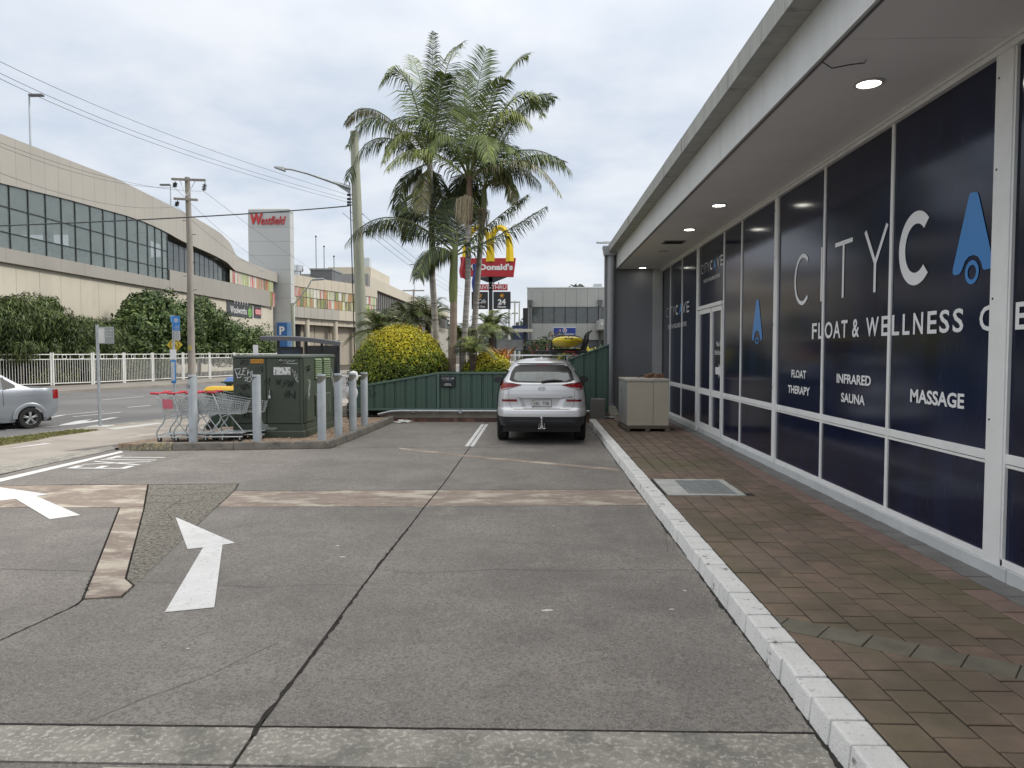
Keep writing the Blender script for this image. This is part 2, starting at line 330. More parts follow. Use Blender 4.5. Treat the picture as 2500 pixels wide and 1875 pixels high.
paint('painted_arrow_shaft', [(-6.511, 9.075), (-5.246, 8.027), (-5.459, 7.814), (-6.65, 8.895)], lot)
paint('exit_line', [(-7.95, 10.294), (-7.75, 10.07), (-7.73, 13.15), (-7.87, 13.3)], lot)
for a, b in ((-1.405, -1.325), (-1.30, -1.225)): paint('bay_line', [(a, 14.19), (b, 14.19), (b, 18.6), (a, 18.6)], lot, z=.0075)
ef = Fr((-6.6, 11.27, .0055), (0, 1, 0), (-1, 0, 0)); mb = MB()
for s_, a, b in (('E', .0, .30), ('X', .36, .80), ('I', .90, .97), ('T', 1.05, 1.42)): text(mb, ef, s_, a, b, 0, .98, 0, bold=0)
mb.build('painted_exit_word', m_paint, lot, W=True, label='white painted word EXIT')
paint('faded_mark', [(-1.95, 3.10), (-1.5, 3.10), (-1.45, 3.02), (-1.9, 2.7), (-2.0, 2.7)], lot, m=mat('faded_yellowish_paint', (.42, .42, .34), .85, vs=12, var=.2, stain=[((.25, .24, .2), 30, (.56, .64), .8)]))
# grit, leaves and flakes lying about
m_grit = mat('pale_grit', (.5, .48, .44), .9, var=.3, vs=50); mb = MB()
for i in range(620):
    if i < 420: x, y = 1.40 - abs(random.gauss(0, .06)) - .01, random.uniform(3, 17)
    else: x, y = random.uniform(-4, 1.3), random.uniform(3, 14)
    r = random.uniform(.002, .006); h = r * .5; mb.hexa([(x - r, y - r, .001), (x + r, y - r * .6, .001), (x + r * .5, y + r, .001)], [(x - r * .6, y - r * .5, h), (x + r * .5, y - r * .3, h), (x + r * .2, y + r * .6, h)])
mb.build('grit', m_grit, lot, W=True, kind='stuff')
m_gum = mat('bird_dropping', (.55, .54, .50), .9, var=.25, vs=30)
for x, y, r in [(-1.92, 6.83, .022), (-1.77, 6.45, .024), (.09, 5.15, .042), (1.18, 5.62, .018), (.2, 7.7, .016), (-2.2, 4.4, .012), (1.0, 5.2, .02)]:
    slab('white_splat', [(x + r * random.uniform(.6, 1.3) * math.cos(a * .785), y + r * .6 * random.uniform(.6, 1.3) * math.sin(a * .785)) for a in range(8)], .0005, .004, m_gum, lot)
# ---------------- road, footpaths, verge ----------------
m_road = mat('road_asphalt', (.155, .152, .15), .85, vs=.35, var=.15, bump=.3, bs=120, stain=[((.12, .12, .12), .25, (.5, .7), .6)])
near = [(-20, -10), (-14.5, 5), (-12.6, 12), (-11.7, 15.2), (-11.25, 17.3), (-10.1, 21), (-8.2, 27), (-5.5, 36), (-2.5, 48), (1, 66), (8, 110), (20, 200), (60, 420)]
far = [(-36, 0), (-28, 16), (-24.6, 24), (-21.95, 32.1), (-21.45, 34.4), (-20.5, 37.4), (-19.8, 42.6), (-18.4, 52), (-15.5, 66), (-10, 90), (-3, 120), (10, 210), (46, 430)]
rd = MB().add([(x, y, -.02) for x, y in near] + [(x, y, -.02) for x, y in far], [(i, i + 1, len(near) + i + 1, len(near) + i) for i in range(len(near) - 1)]).build('road', m_road, W=True, kind='structure')
m_path = mat('footpath_concrete', (.32, .288, .25), .88, vs=1.2, var=.14, bump=.25, bs=90, stain=[((.22, .175, .15), .8, (.55, .66), .6), ((.46, .44, .40), 1.3, (.6, .68), .7)])
fp = MB(); P1 = near[1:9]; P2 = [(-9.2, 4), (-8.75, 9.5), (-8.45, 11.4), (-8.2, 14), (-7.0, 18.5), (-6.0, 24), (-4.2, 34), (-.5, 46)]
fp.add([(x, y, .004) for x, y in P1] + [(x, y, .004) for x, y in P2] + [(x, y, -.09) for x, y in P1], [(i, len(P1) + i, len(P1) + i + 1, i + 1) for i in range(len(P1) - 1)] + [(i, i + 1, 2 * len(P1) + i + 1, 2 * len(P1) + i) for i in range(len(P1) - 1)])
fpo = fp.build('footpath', m_path, W=True, kind='structure')
slab('asphalt_inlay', [(-8.95, 13.24), (-8.45, 13.5), (-7.9, 14.6), (-8.2, 14.9), (-8.6, 14.1)], .005, .008, mat('dark_inlay', (.15, .135, .125), .9, var=.15), fpo)
slab('aggregate_gutter', [(-8.95, 8.5), (-8.22, 8.5), (-8.22, 10.7), (-8.12, 13.55), (-8.47, 14.0), (-8.8, 11.4)], .005, .009, m_agg, fpo)
slab('ramp_tiles', [(-10.5, 17.15), (-10.2, 17.0), (-9.75, 18.55), (-10.05, 18.65)], .006, .012, mat('pale_paving', (.48, .48, .46), .9, var=.2, vs=30), fpo)
slab('white_scuff', [(-10.3, 13.62), (-10.2, 13.75), (-9.95, 14.4), (-10.1, 14.35)], .005, .0075, m_paint, fpo)
slab('white_scuff', [(-9.05, 15.3), (-8.9, 15.4), (-8.55, 16.3), (-8.7, 16.25)], .005, .0075, mat('faint_scuff', (.46, .42, .37), .9), fpo)
kb = MB()
for (a, b), (c, d) in zip(near[1:9], near[2:9]):
    n_ = Vector((d - b, a - c)).normalized() * .16; kb.hexa([(a, b, -.05), (c, d, -.05), (c + n_.x, d + n_.y, -.05), (a + n_.x, b + n_.y, -.05)], [(a, b, .016), (c, d, .016), (c + n_.x, d + n_.y, .016), (a + n_.x, b + n_.y, .016)])
kb.build('road_kerb', mat('grey_kerb', (.30, .29, .27), .85, var=.2), W=True, kind='structure')
# far side: kerb, footpath and garden
fs = MB(); P3 = [(-40, 0), (-34, 16), (-31, 24), (-27.5, 32.1), (-26.5, 35), (-25.2, 38), (-24.2, 42.6), (-22.6, 52), (-20, 66), (-16, 90), (-9, 120), (4, 210), (40, 430)]
fs.add([(x, y, .10) for x, y in far] + [(x, y, .10) for x, y in P3] + [(x, y, -.09) for x, y in far], [(i, i + 1, len(far) + i + 1, len(far) + i) for i in range(len(far) - 1)] + [(2 * len(far) + i, 2 * len(far) + i + 1, i + 1, i) for i in range(len(far) - 1)])
fs.build('far_footpath', mat('far_path', (.24, .22, .195), .9, var=.15, vs=.6), W=True, kind='structure')
gd_ = MB().add([(x, y, .12) for x, y in P3] + [(-60, y, .12) for x, y in P3], [(i, i + 1, len(P3) + i + 1, len(P3) + i) for i in range(len(P3) - 1)]).build('garden_bed', mat('garden_soil', (.06, .05, .035), 1., var=.3), W=True, kind='structure')
for pts, wd in [([(-14.04, 24.19), (-13.74, 25.11)], .13), ([(-17.24, 27.96), (-16.8, 30.17)], .1), ([(-14.05, 20.16), (-14.25, 21.2)], .1), ([(-13.6, 20.6), (-13.1, 22.2)], .1), ([(-14.35, 20.9), (-13.9, 22.6)], .08), ([(-12.9, 17.0), (-12.3, 18.0)], .08)]:
    mb = MB(); stroke(mb, GF, pts, wd, -.014); mb.build('lane_mark', m_paint, rd, W=True)
mb = MB(); mb.add([(-12.3, 18.0, -.013), (-12.1, 18.35, -.013), (-12.0, 19.1, -.013), (-12.1, 20.4, -.013), (-12.3, 20.4, -.013), (-12.25, 19.3, -.013), (-12.45, 19.4, -.013), (-12.55, 19.9, -.013), (-12.65, 19.3, -.013), (-12.45, 18.4, -.013)], [tuple(range(10))])
mb.build('lane_arrow', m_paint, rd, W=True, label='white turn arrow painted on the road')
# grass verge: mown blades
m_gr = [mat('verge_grass', (.125, .14, .04), .9, var=.3, vs=4), mat('verge_grass_dry', (.20, .18, .07), .9, var=.3)]
vp = [(-10.72, 13.95), (-10.62, 14.8), (-10.72, 15.5), (-10.55, 16.3), (-10.5, 16.9), (-11.15, 16.85), (-11.55, 15.4), (-12.2, 12.8), (-13.2, 9.5), (-11.8, 9.5), (-11.2, 12.2)]
slab('verge_soil', vp, .006, .014, mat('verge_soil', (.15, .13, .06), 1., var=.3, vs=8), fpo)
def inside(p, poly):
    c = False; j = len(poly) - 1
    for i in range(len(poly)):
        if (poly[i][1] > p[1]) != (poly[j][1] > p[1]) and p[0] < (poly[j][0] - poly[i][0]) * (p[1] - poly[i][1]) / (poly[j][1] - poly[i][1]) + poly[i][0]: c = not c
        j = i
    return c
mb = MB(); k = 0
while k < 9000:
    x, y = random.uniform(-13.2, -10.5), random.uniform(9.5, 16.95)
    if not inside((x, y), vp): continue
    k += 1; a = random.uniform(0, 6.28); r = random.uniform(.008, .016); h = random.uniform(.015, .05); dx, dy = math.cos(a) * r, math.sin(a) * r
    mb.add([(x - dx, y - dy, .012), (x + dx, y + dy, .012), (x + random.uniform(-.03, .03), y + random.uniform(-.03, .03), .012 + h)], [(0, 1, 2)], 1 if random.random() < .35 else 0)
mb.build('verge_grass', m_gr, W=True, kind='stuff', label='short patchy grass verge beside the footpath', cat='grass', fixn=False)
# ---------------- kiosk island: kerb pieces, mulch ----------------
m_ik = mat('old_kerb_concrete', (.175, .16, .14), .95, vs=3, var=.25, bump=.9, bs=70, stain=[((.055, .05, .045), 4, (.5, .66), .7), ((.30, .27, .22), 24, (.58, .66), .6)])
m_iky = mat('kerb_yellow_worn', (.19, .17, .14), .95, vs=3, var=.25, bump=.9, bs=70, stain=[((.42, .37, .2), 14, (.46, .56), .7), ((.5, .47, .4), 12, (.6, .66), .6)])
m_mul = mat('leaf_mulch', (.27, .20, .145), 1., vs=14, var=.45, bump=1., bs=40)
isl = [(-8.05, 13.52), (-7.5, 13.42), (-5.8, 13.56), (-4.05, 13.82), (-3.93, 15.4), (-3.88, 17.2), (-3.85, 19.25), (-6.3, 19.3), (-7.0, 17.5), (-7.6, 15.2)]
bed = slab('island_bed', isl, -.02, .118, m_mul, kind='structure')
def kerbrun(pts, wd, h, m, parent, seg=1.3, name='kerb_stone', z0=0.):
    for (a, b), (c, d) in zip(pts, pts[1:]):
        n_ = Vector((-(d - b), c - a)).normalized() * wd; k = max(1, round(math.hypot(c - a, d - b) / seg))
        for i in range(k):
            p, q = Vector((lerp(a, c, i / k), lerp(b, d, i / k))), Vector((lerp(a, c, (i + 1) / k), lerp(b, d, (i + 1) / k)))
            t = (q - p).normalized() * .003; p = p + t; q = q - t; j = random.uniform(-.004, .004); hh = h(i, k) if callable(h) else (h, h)
            sl_ = n_ * .12
            MB().hexa([(p.x, p.y, z0), (q.x, q.y, z0), (q.x + n_.x, q.y + n_.y, z0), (p.x + n_.x, p.y + n_.y, z0)],
                      [(p.x + sl_.x, p.y + sl_.y, hh[0] + j), (q.x + sl_.x, q.y + sl_.y, hh[1] + j), (q.x + n_.x, q.y + n_.y, hh[1] + j), (p.x + n_.x, p.y + n_.y, hh[0] + j)]).build(name, m, parent, W=True, bevel=.018, seg=2)
kerbrun([(-7.98, 13.48), (-7.5, 13.385)], .16, lambda i, k: (.03, .14), m_iky, bed)
kerbrun([(-7.495, 13.384), (-6.95, 13.42)], .16, .148, m_iky, bed)
kerbrun([(-6.945, 13.42), (-5.8, 13.515), (-3.985, 13.80)], .16, .15, m_ik, bed)
kerbrun([(-3.98, 13.81), (-3.9, 15.4), (-3.85, 17.2), (-3.80, 19.2)], .16, .15, m_ik, bed)
ml = MB()
for i in range(4200):
    x, y = random.uniform(-6.9, -3.98), random.uniform(13.6, 19.1)
    if -6.2 < x < -4.8 and 14.5 < y < 16.9: continue
    r = random.uniform(.008, .03); a = random.uniform(0, 6.28); z = .12 + random.uniform(0, .02); c, s_ = math.cos(a) * r, math.sin(a) * r
    ml.add([(x - c, y - s_, z), (x + s_ * .4, y - c * .4, z + random.uniform(0, .012)), (x + c, y + s_, z + random.uniform(0, .01)), (x - s_ * .4, y + c * .4, z)], [(0, 1, 2, 3)], random.choice((0, 0, 1, 2)))
ml.build('mulch', [mat('chip_tan', (.30, .22, .14), .95, var=.3), mat('chip_brown', (.13, .085, .055), .95, var=.3), mat('chip_pale', (.42, .35, .26), .95, var=.2)], bed, W=True, kind='stuff', fixn=False)
# ---------------- paved walk beside the shop ----------------
m_bed = mat('paving_joint_sand', (.035, .03, .024), 1., vs=10, var=.4)
walk = slab('paved_walk', [(1.50, -6), (3.66, -6), (3.66, 20.6), (1.50, 20.6)], -.08, .122, m_bed, kind='structure')
pav_st = [((.105, .09, .055), 1.3, (.45, .62), .75), ((.34, .25, .12), 2.6, (.655, .72), .8), ((.16, .14, .075), .6, (.5, .65), .6)]
m_pav = [mat('paver_brown%d' % i, c, .8, vs=5, var=.18, bump=.5, bs=110, stain=pav_st, speck=(.2, .16, .13), ps=120, pt=.68) for i, c in enumerate([(.185, .134, .102), (.20, .141, .105), (.168, .127, .098)])]
m_pavr = [mat('paver_red%d' % i, c, .8, vs=5, var=.15, bump=.4, bs=110, stain=[((.10, .06, .05), 3, (.6, .7), .5), ((.12, .10, .05), .8, (.6, .72), .5)]) for i, c in enumerate([(.235, .158, .132), (.215, .15, .125)])]
m_pavg = mat('paver_charcoal', (.19, .185, .178), .8, vs=3, var=.2, bump=.4, bs=110, stain=[((.16, .155, .15), 3, (.55, .68), .6)])
dA, dB = Vector((1.60, 4.62)), Vector((3.70, 3.28)); dt = (dB - dA).normalized(); dn = Vector((-dt.y, dt.x)); DW = .118   # slanting soldier course
def clip(poly, n_, c):                                        # keep n.p >= c
    o = []
    for i in range(len(poly)):
        a, b = Vector(poly[i]), Vector(poly[(i + 1) % len(poly)]); fa, fb = n_.dot(a) - c, n_.dot(b) - c
        if fa >= 0: o.append(a)
        if fa * fb < 0: o.append(a.lerp(b, fa / (fa - fb)))
    return o
def area(p): return abs(sum(p[i].x * p[(i + 1) % len(p)].y - p[(i + 1) % len(p)].x * p[i].y for i in range(len(p)))) / 2 if len(p) > 2 else 0
gx0, gx1, gy0, gy1 = 1.615, 2.60, 8.76, 9.90                  # access pit in the paving
rows = [1.585 + .2225 * i for i in range(8)]; PV = []
for ri, x0 in enumerate(rows):
    off_ = (ri % 2) * .115 + .04; y = 1.7 + off_
    while y < 20.35:
        q = [(x0 + .006, y + .005), (x0 + .2165, y + .005), (x0 + .2165, y + .2265), (x0 + .006, y + .2265)]
        y += .232
        if q[0][0] < gx1 and q[0][1] < gy1 and q[2][1] > gy0:
            if q[0][1] < gy0 - .02 and q[2][1] - gy0 < .2: q = [(a, min(b, gy0 + .01)) for a, b in q]
            elif q[2][1] > gy1 + .02: q = [(a, max(b, gy1)) for a, b in q]
            elif q[1][0] > gx1 + .02: q = [(max(a, gx1 - .012), b) for a, b in q]
            else: continue
        for pc in (clip(q, dn, dn.dot(dA) + DW), clip(q, -dn, -dn.dot(dA) + DW)):
            if area(pc) > .0012:
                PV.append((pc, m_pavr if ri == 7 and random.random() < .95 else m_pav))
k = -.25
while k < 2.7:
    a = dA + dt * (k + .003); b = dA + dt * (k + .247); q = [a - dn * (DW - .005), b - dn * (DW - .005), b + dn * (DW - .005), a + dn * (DW - .005)]; sh_ = dt * .015
    q = [q[0] - sh_, q[1] - sh_, q[2] + sh_, q[3] + sh_]
    q = clip(clip(q, Vector((1, 0)), 1.589), Vector((-1, 0)), -3.355)
    if area(q) > .002: PV.append((q, [mat('paver_mossy', (.15, .14, .105), .85, vs=6, var=.2, bump=.5, bs=110)]))
    k += .25
y = 1.7
while y < 20.3:
    PV.append(([Vector((3.37, y + .004)), Vector((3.61, y + .004)), Vector((3.61, y + .228)), Vector((3.37, y + .228))], [m_pavg])); y += .232
PV.sort(key=lambda t: t[0][0].y if t[0][0].y > 2.85 else 99)
rest = MB(); rm = []
for i, (q, ms) in enumerate(PV):
    q = [tuple(v) for v in q]
    zt = .13 + random.uniform(-.0025, .0025); zz_ = [zt + random.uniform(-.0012, .0012) for _ in q]
    if sum(q[j][0] * q[(j + 1) % len(q)][1] - q[(j + 1) % len(q)][0] * q[j][1] for j in range(len(q))) < 0: q = q[::-1]
    iq = offset(q, .004)
    if i < 300:
        b = MB(); n_ = len(q); b.hexa([(x, y, .09) for x, y in q], [(x, y, z - .003) for (x, y), z in zip(q, zz_)])
        b.f.pop(1); b.m.pop(1); s0 = len(b.v); b.v += [(x, y, z) for (x, y), z in zip(iq, zz_)]
        b.f.append(tuple(range(s0, s0 + n_))); b.f += [(n_ + j, n_ + (j + 1) % n_, s0 + (j + 1) % n_, s0 + j) for j in range(n_)]; b.m += [0] * (n_ + 1)
        b.build('paver', random.choice(ms), walk, W=True)
    else:
        mi_ = random.choice(ms)
        if mi_ not in rm: rm.append(mi_)
        rest.hexa([(x, y, .09) for x, y in q], [(x, y, z) for (x, y), z in zip(iq, zz_)], rm.index(mi_))
rest.build('paver_field', rm, walk, W=True, kind='stuff')
# access pit
pit = thing('access_cover', 'steel mesh pit cover in a pale concrete frame set in the paving', 'pit cover', (2.1, 9.3, .12))
m_pitc = mat('pale_concrete', (.46, .465, .44), .9, var=.15, vs=6, bump=.3)
fr_ = MB(); fr_.box(1.63, 1.90, 8.78, 9.88, .10, .134); fr_.box(1.90, 2.58, 8.78, 8.86, .10, .134); fr_.box(1.90, 2.58, 9.80, 9.88, .10, .134); fr_.box(2.50, 2.58, 8.86, 9.80, .10, .134)
fr_.build('frame', m_pitc, pit, W=True)
MB().box(1.90, 2.50, 8.86, 9.80, .08, .112).build('pit_floor', mat('pit_dark', (.10, .105, .10), .9), pit, W=True)
gr_ = MB()
for i in range(24): y = 8.87 + i * .0389; gr_.box(1.905, 2.495, y, y + .022, .113, .131)
for i in range(4): x = 1.95 + i * .165; gr_.box(x, x + .012, 8.865, 9.795, .115, .1295)
gr_.build('grate', mat('grate_steel', (.36, .38, .375), .6, .3, var=.15, vs=12), pit, W=True)
# white kerb blocks
m_kw = mat('white_painted_block', (.74, .74, .72), .85, vs=4, var=.06, bump=.9, bs=90, stain=[((.17, .16, .14), 8, (.595, .65), .85), ((.14, .13, .11), 3, (.66, .72), .7), ((.48, .47, .45), 40, (.57, .64), .6), ((.35, .34, .31), 1.2, (.64, .76), .4)])
kerb = slab('shop_kerb', [(1.42, -6), (1.575, -6), (1.575, 18.7), (1.42, 18.7)], -.08, .10, m_bed, kind='structure')
y = 2.0; k = 0
while y < 18.6:
    ln = .226 + random.uniform(-.012, .012); jx = random.uniform(-.005, .005) + (random.uniform(-.03, .01) if y > 15.8 else 0); jz = random.uniform(-.003, .004)
    b = MB(); q = lambda: random.uniform(-.003, .003)
    b.hexa([(1.392 + jx, y, -.02), (1.577, y, -.02), (1.577, y + ln - .004, -.02), (1.392 + jx, y + ln - .004, -.02)],
           [(1.408 + jx + q(), y + q(), .132 + jz + q()), (1.577, y + q(), .134 + jz), (1.577, y + ln - .004 + q(), .134 + jz), (1.408 + jx + q(), y + ln - .004 + q(), .132 + jz + q())])
    b.build('kerb_block', m_kw, kerb, W=True, bevel=.011, seg=2); y += ln + .005
# back retaining edge: brick header course under a concrete beam
m_beam = mat('rough_beam', (.20, .175, .145), .95, vs=3, var=.25, bump=.7, bs=60, stain=[((.07, .06, .05), 2.5, (.55, .7), .6)])
bw = thing('retaining_edge', 'low brown brick course under a rough concrete beam below the green fence', 'retaining wall', (-1.2, 19.3, 0))
MB().box(-4.2, 2.0, 19.24, 19.5, .098, .255).build('concrete_beam', m_beam, bw, W=True, bevel=.012)
m_bk = [mat('edge_brick%d' % i, c, .9, var=.2, vs=20, bump=.4) for i, c in enumerate([(.15, .075, .055), (.10, .06, .05), (.19, .11, .08)])]
MB().box(-3.86, 2.0, 19.262, 19.45, -.03, .096).build('mortar', mat('mortar_grey', (.16, .145, .125), .95), bw, W=True)
bx = None
for i in range(50):
    x = -3.84 + i * .1165
    MB().box(x, x + .108, 19.238, 19.30, -.02 + random.uniform(-.002, .002), .095).build('brick', random.choice(m_bk), bw, W=True)
# ======================= SHOP =======================
def Zm(x0, y0, w_): return lambda x, y: ((x0 + x * w_ / 2212) / _D, (y0 + y * w_ / 2212) / _D)
m_navy = mat('navy_window_film', (.0062, .0108, .036), .13, vs=1.5, var=.35, spec=.4,
             stain=[((.045, .055, .095), 9, (.58, .70), .4), ((.004, .005, .010), .5, (.5, .7), .7), ((.08, .09, .13), 45, (.64, .69), .35)], stretch=(1, 3.0, .5))
m_alu = mat('white_aluminium', (.80, .805, .80), .42, var=.05, vs=4, stain=[((.42, .41, .38), 9, (.66, .75), .4)])
m_plin = mat('plinth_grey_blue', (.52, .545, .55), .7, var=.08, vs=3, bump=.15, stain=[((.27, .275, .265), 5, (.6, .7), .6)])
m_fasc = mat('fascia_panel', (.63, .645, .64), .55, var=.06, vs=1.2, stain=[((.36, .365, .35), 2, (.58, .74), .5)], stretch=(1, 3, .5))
m_gut = mat('gutter_weathered', (.36, .37, .35), .7, var=.12, vs=2, stain=[((.13, .125, .105), 3, (.55, .7), .6)], stretch=(1, 3, .4))
m_soff = mat('soffit_board', (.85, .85, .86), .6, var=.03, vs=.8, stain=[((.76, .755, .75), .6, (.55, .75), .5), ((.5, .47, .44), 7, (.68, .76), .35)])
m_greyw = mat('dark_grey_wall', (.19, .195, .21), .65, var=.05, vs=1, bump=.1, bs=30)
m_gpipe = mat('grey_pipe', (.34, .355, .37), .45, var=.05)
shop = thing('shop_building', 'long shop with navy film windows, white frames and a deep grey eave', 'building', (3.6, 11.5, 0))
YB = [-3.6, -1.75, .1, 1.95, 3.75, 5.705, 7.45, 9.15, 10.92, 12.75, 13.93, 16.12, 17.87, 19.40, 20.62]
HD, SL0, TR = 4.17, .285, 1.065
for i, (a, b) in enumerate(zip(YB, YB[1:])):
    if abs(a - 13.93) < .01:
        MB().box(3.618, 3.628, a, b, 2.87, HD + .04).build('glass_pane', m_navy, shop, W=True); continue
    MB().box(3.618, 3.628, a, b, SL0 - .03, TR).build('glass_pane', m_navy, shop, W=True)
    MB().box(3.618, 3.628, a, b, TR + .002, HD + .04).build('glass_pane', m_navy, shop, W=True)
    c = MB().box(3.598, 3.66, a + .01, b - .01, TR - .04, TR + .035); c.box(3.606, 3.66, a + .01, b - .01, TR - .072, TR - .046); c.build('transom', m_alu, shop, W=True, bevel=.004)
    MB().box(3.594, 3.66, a + .01, b - .01, SL0 - .055, SL0).build('sill', m_alu, shop, W=True, bevel=.004)
for y in YB:
    wide = {5.705: .104, 10.92: .06, 16.12: .075, -1.75: .12, 20.62: .03}.get(y, .026)
    z0, z1 = (.14 if wide > .05 else SL0 - .055), HD + .02
    MB().box(3.586 if wide > .05 else 3.6, 3.665, y - wide, y + wide, z0, z1).build('post' if wide > .05 else 'mullion', m_alu, shop, W=True, bevel=.004)
    if wide > .05:
        MB().box(3.594, 3.66, y - wide - .026, y - wide - .003, SL0 - .05, HD).build('post_cover', m_alu, shop, W=True)
        for z in (.22, 1.35, 2.3, 3.3, 4.0): MB().cyl((3.587, y + wide * .6, z), (3.582, y + wide * .6, z), .009, n=8).build('screw', M_DKMETAL, shop, W=True)
MB().box(3.56, 3.66, YB[0], 20.6, HD, 4.215).build('head_rail', m_alu, shop, W=True, bevel=.004)
MB().box(3.545, 3.66, YB[0], 20.6, 4.217, 4.2475).build('cornice', m_alu, shop, W=True, bevel=.003)
for a, b in zip([-3.6, 5.5, 11, 16.1], [5.49, 10.99, 13.9, 20.6]): MB().box(3.572, 3.70, a, b, .05, SL0 - .055).build('plinth', m_plin, shop, W=True, bevel=.006)
MB().box(3.60, 3.70, 13.9, 16.1, .05, .215).build('door_step', m_plin, shop, W=True)
# doors
d = MB(); d.box(3.565, 3.66, 13.97, 16.04, 2.80, 2.875); d.build('door_head', m_alu, shop, W=True, bevel=.004)
for a, b in ((13.985, 14.80), (14.84, 15.95)):
    dr = MB(); dr.box(3.59, 3.65, a, a + .07, .22, 2.795); dr.box(3.59, 3.65, b - .07, b, .22, 2.795); dr.box(3.594, 3.645, a + .07, b - .07, .22, .36); dr.box(3.594, 3.645, a + .07, b - .07, .98, 1.11); dr.box(3.594, 3.645, a + .07, b - .07, 2.70, 2.795)
    do = dr.build('door', m_alu, shop, W=True)
    for z0, z1 in ((.36, .98), (1.11, 2.70)): MB().box(3.618, 3.626, a + .07, b - .07, z0, z1).build('door_pane', m_navy, do, W=True)
# eave
yy = [-3.6 + 1.752 * i for i in range(14)] + [20.95]
yf = [-4.6, -2.85, -1.1, .65, 2.4, 4.15, 5.88, 7.4, 9.05, 10.85, 12.6, 14.35, 16.1, 17.85, 19.6, 20.85]
for a, b in zip(yf, yf[1:]): MB().box(2.285 + random.uniform(-.002, .002), 2.325, a + .003, b - .003, 4.243, 4.70).build('fascia_panel', m_fasc, shop, W=True)
ys = [-4.6, -2.9, -1.2, .5, 2.2, 3.9, 5.62, 7.4, 9.1, 10.9, 12.65, 14.4, 16.2, 18.0, 20.85]
for a, b in zip(ys, ys[1:]): MB().box(2.327, 3.60, a + .003, b - .003, 4.25 + random.uniform(-.0015, .0015), 4.29).build('soffit_board', m_soff, shop, W=True)
MB().box(2.312, 2.336, -4.6, 20.85, 4.237, 4.2425).build('drip_trim', mat('trim_dark_grey', (.14, .145, .15), .6), shop, W=True)  # thin dark grey trim along the soffit edge
y = -4.6
while y < 20.9:
    ln = random.uniform(1.3, 1.75); b = min(y + ln, 20.98); j = random.uniform(-.006, .006)
    gm = MB(); gm.box(2.055 + j, 2.075 + j, y + .004, b, 4.688 + j, 4.885 + j); gm.box(2.075 + j, 2.284, y + .004, b, 4.70 + j, 4.715 + j); gm.box(2.055 + j, 2.40, y + .004, b, 4.887 + j, 4.905 + j)
    gm.build('gutter_section', m_gut, shop, W=True); y = b + .002
MB().box(2.40, 11.5, -4.6, 20.9, 4.76, 4.86).build('roof', mat('roof_sheet', (.3, .31, .31), .6), shop, W=True)
MB().box(3.75, 11.4, -3.6, 20.5, .02, 4.7).build('wall', m_greyw, shop, W=True)
MB().box(3.66, 3.752, -3.58, 20.58, .05, 4.7).build('inner_wall', mat('dark_interior', (.01, .01, .012), .9), shop, W=True)
MB().box(1.985, 3.36, 20.64, 20.9, .0, 4.69).build('end_wall', m_greyw, shop, W=True)
MB().box(3.34, 3.60, 20.55, 20.639, .12, 4.249).build('pilaster', mat('pilaster_grey', (.42, .43, .42), .6, var=.05), shop, W=True)
# rainwater pipe at the corner
rp_ = thing('downpipe', 'grey round downpipe with rain head at the corner of the shop', 'pipe', (2.13, 20.42, .1))
MB().cyl((2.13, 20.45, .36), (2.13, 20.45, 4.62), .095, n=20).build('pipe', m_gpipe, rp_, W=True, smooth=40)
MB().cyl((2.13, 20.45, .34), (2.13, 20.45, .42), .125, n=20).cyl((2.13, 20.45, 2.62), (2.13, 20.45, 2.68), .103, n=20).build('collar', m_gpipe, rp_, W=True, smooth=40)
b = MB(); b.hexa([(1.94, 20.3, 4.60), (2.25, 20.3, 4.60), (2.25, 20.62, 4.60), (1.94, 20.62, 4.60)], [(1.89, 20.26, 4.86), (2.28, 20.26, 4.86), (2.28, 20.62, 4.86), (1.89, 20.62, 4.86)])
b.build('rain_head', m_gpipe, rp_, W=True, bevel=.01)
b = MB(); b.hexa([(1.86, 20.0, .0), (2.40, 20.0, .0), (2.40, 20.63, .0), (1.86, 20.63, .0)], [(2.0, 20.22, .36), (2.27, 20.22, .36), (2.27, 20.63, .36), (2.0, 20.63, .36)])
b.build('footing', mat('footing_concrete', (.36, .34, .29), .9, var=.2, vs=5, bump=.5), rp_, W=True, bevel=.02)
b = MB(); b.box(1.47, 1.84, 18.86, 19.2, .0, .655); b.build('meter_box', mat('box_grey', (.16, .155, .145), .7, var=.1), W=True, bevel=.01, label='plain grey sheet box at the foot of the green fence', cat='box')
# recessed downlights
def downlight(y, x, lit, lab):
    t = thing('downlight', lab, 'light', (x, y, 4.25), group='downlights in the soffit')
    MB().lathe((0, 0, 0), [(.098, 0), (.128, 0), (.128, -.012), (.10, -.016), (.098, 0)], 28).build('trim_ring', mat('lamp_trim', (.6, .6, .58), .5), t, smooth=40)
    MB().lathe((0, 0, 0), [(.0, -.006), (.098, -.006)], 28).build('lens', mat('lamp_lit', (.9, .9, .85), .4, emit=(1, .97, .86), es=7.) if lit else mat('lamp_off', (.45, .45, .43), .4), t)
for i, (y, x, lit) in enumerate([(6.52, 2.93, 1), (11.76, 2.95, 1), (14.04, 2.96, 1), (17.0, 2.97, 0), (20.3, 3.0, 1)]):
    downlight(y, x, lit, ['lit round downlight nearest the big blue drop emblem', 'lit round downlight above the small blue drop emblem', 'lit round downlight just before the dark ceiling vent', 'unlit round downlight beyond the dark ceiling vent', 'lit round downlight at the end wall of the eave'][i])
v = thing('ceiling_vent', 'dark rectangular vent in the soffit between two downlights', 'vent', (2.97, 15.65, 4.25))
MB().box(-.2, .2, -.2, .2, -.004, .01).build('vent_opening', mat('vent_dark', (.008, .008, .008), 1), v)
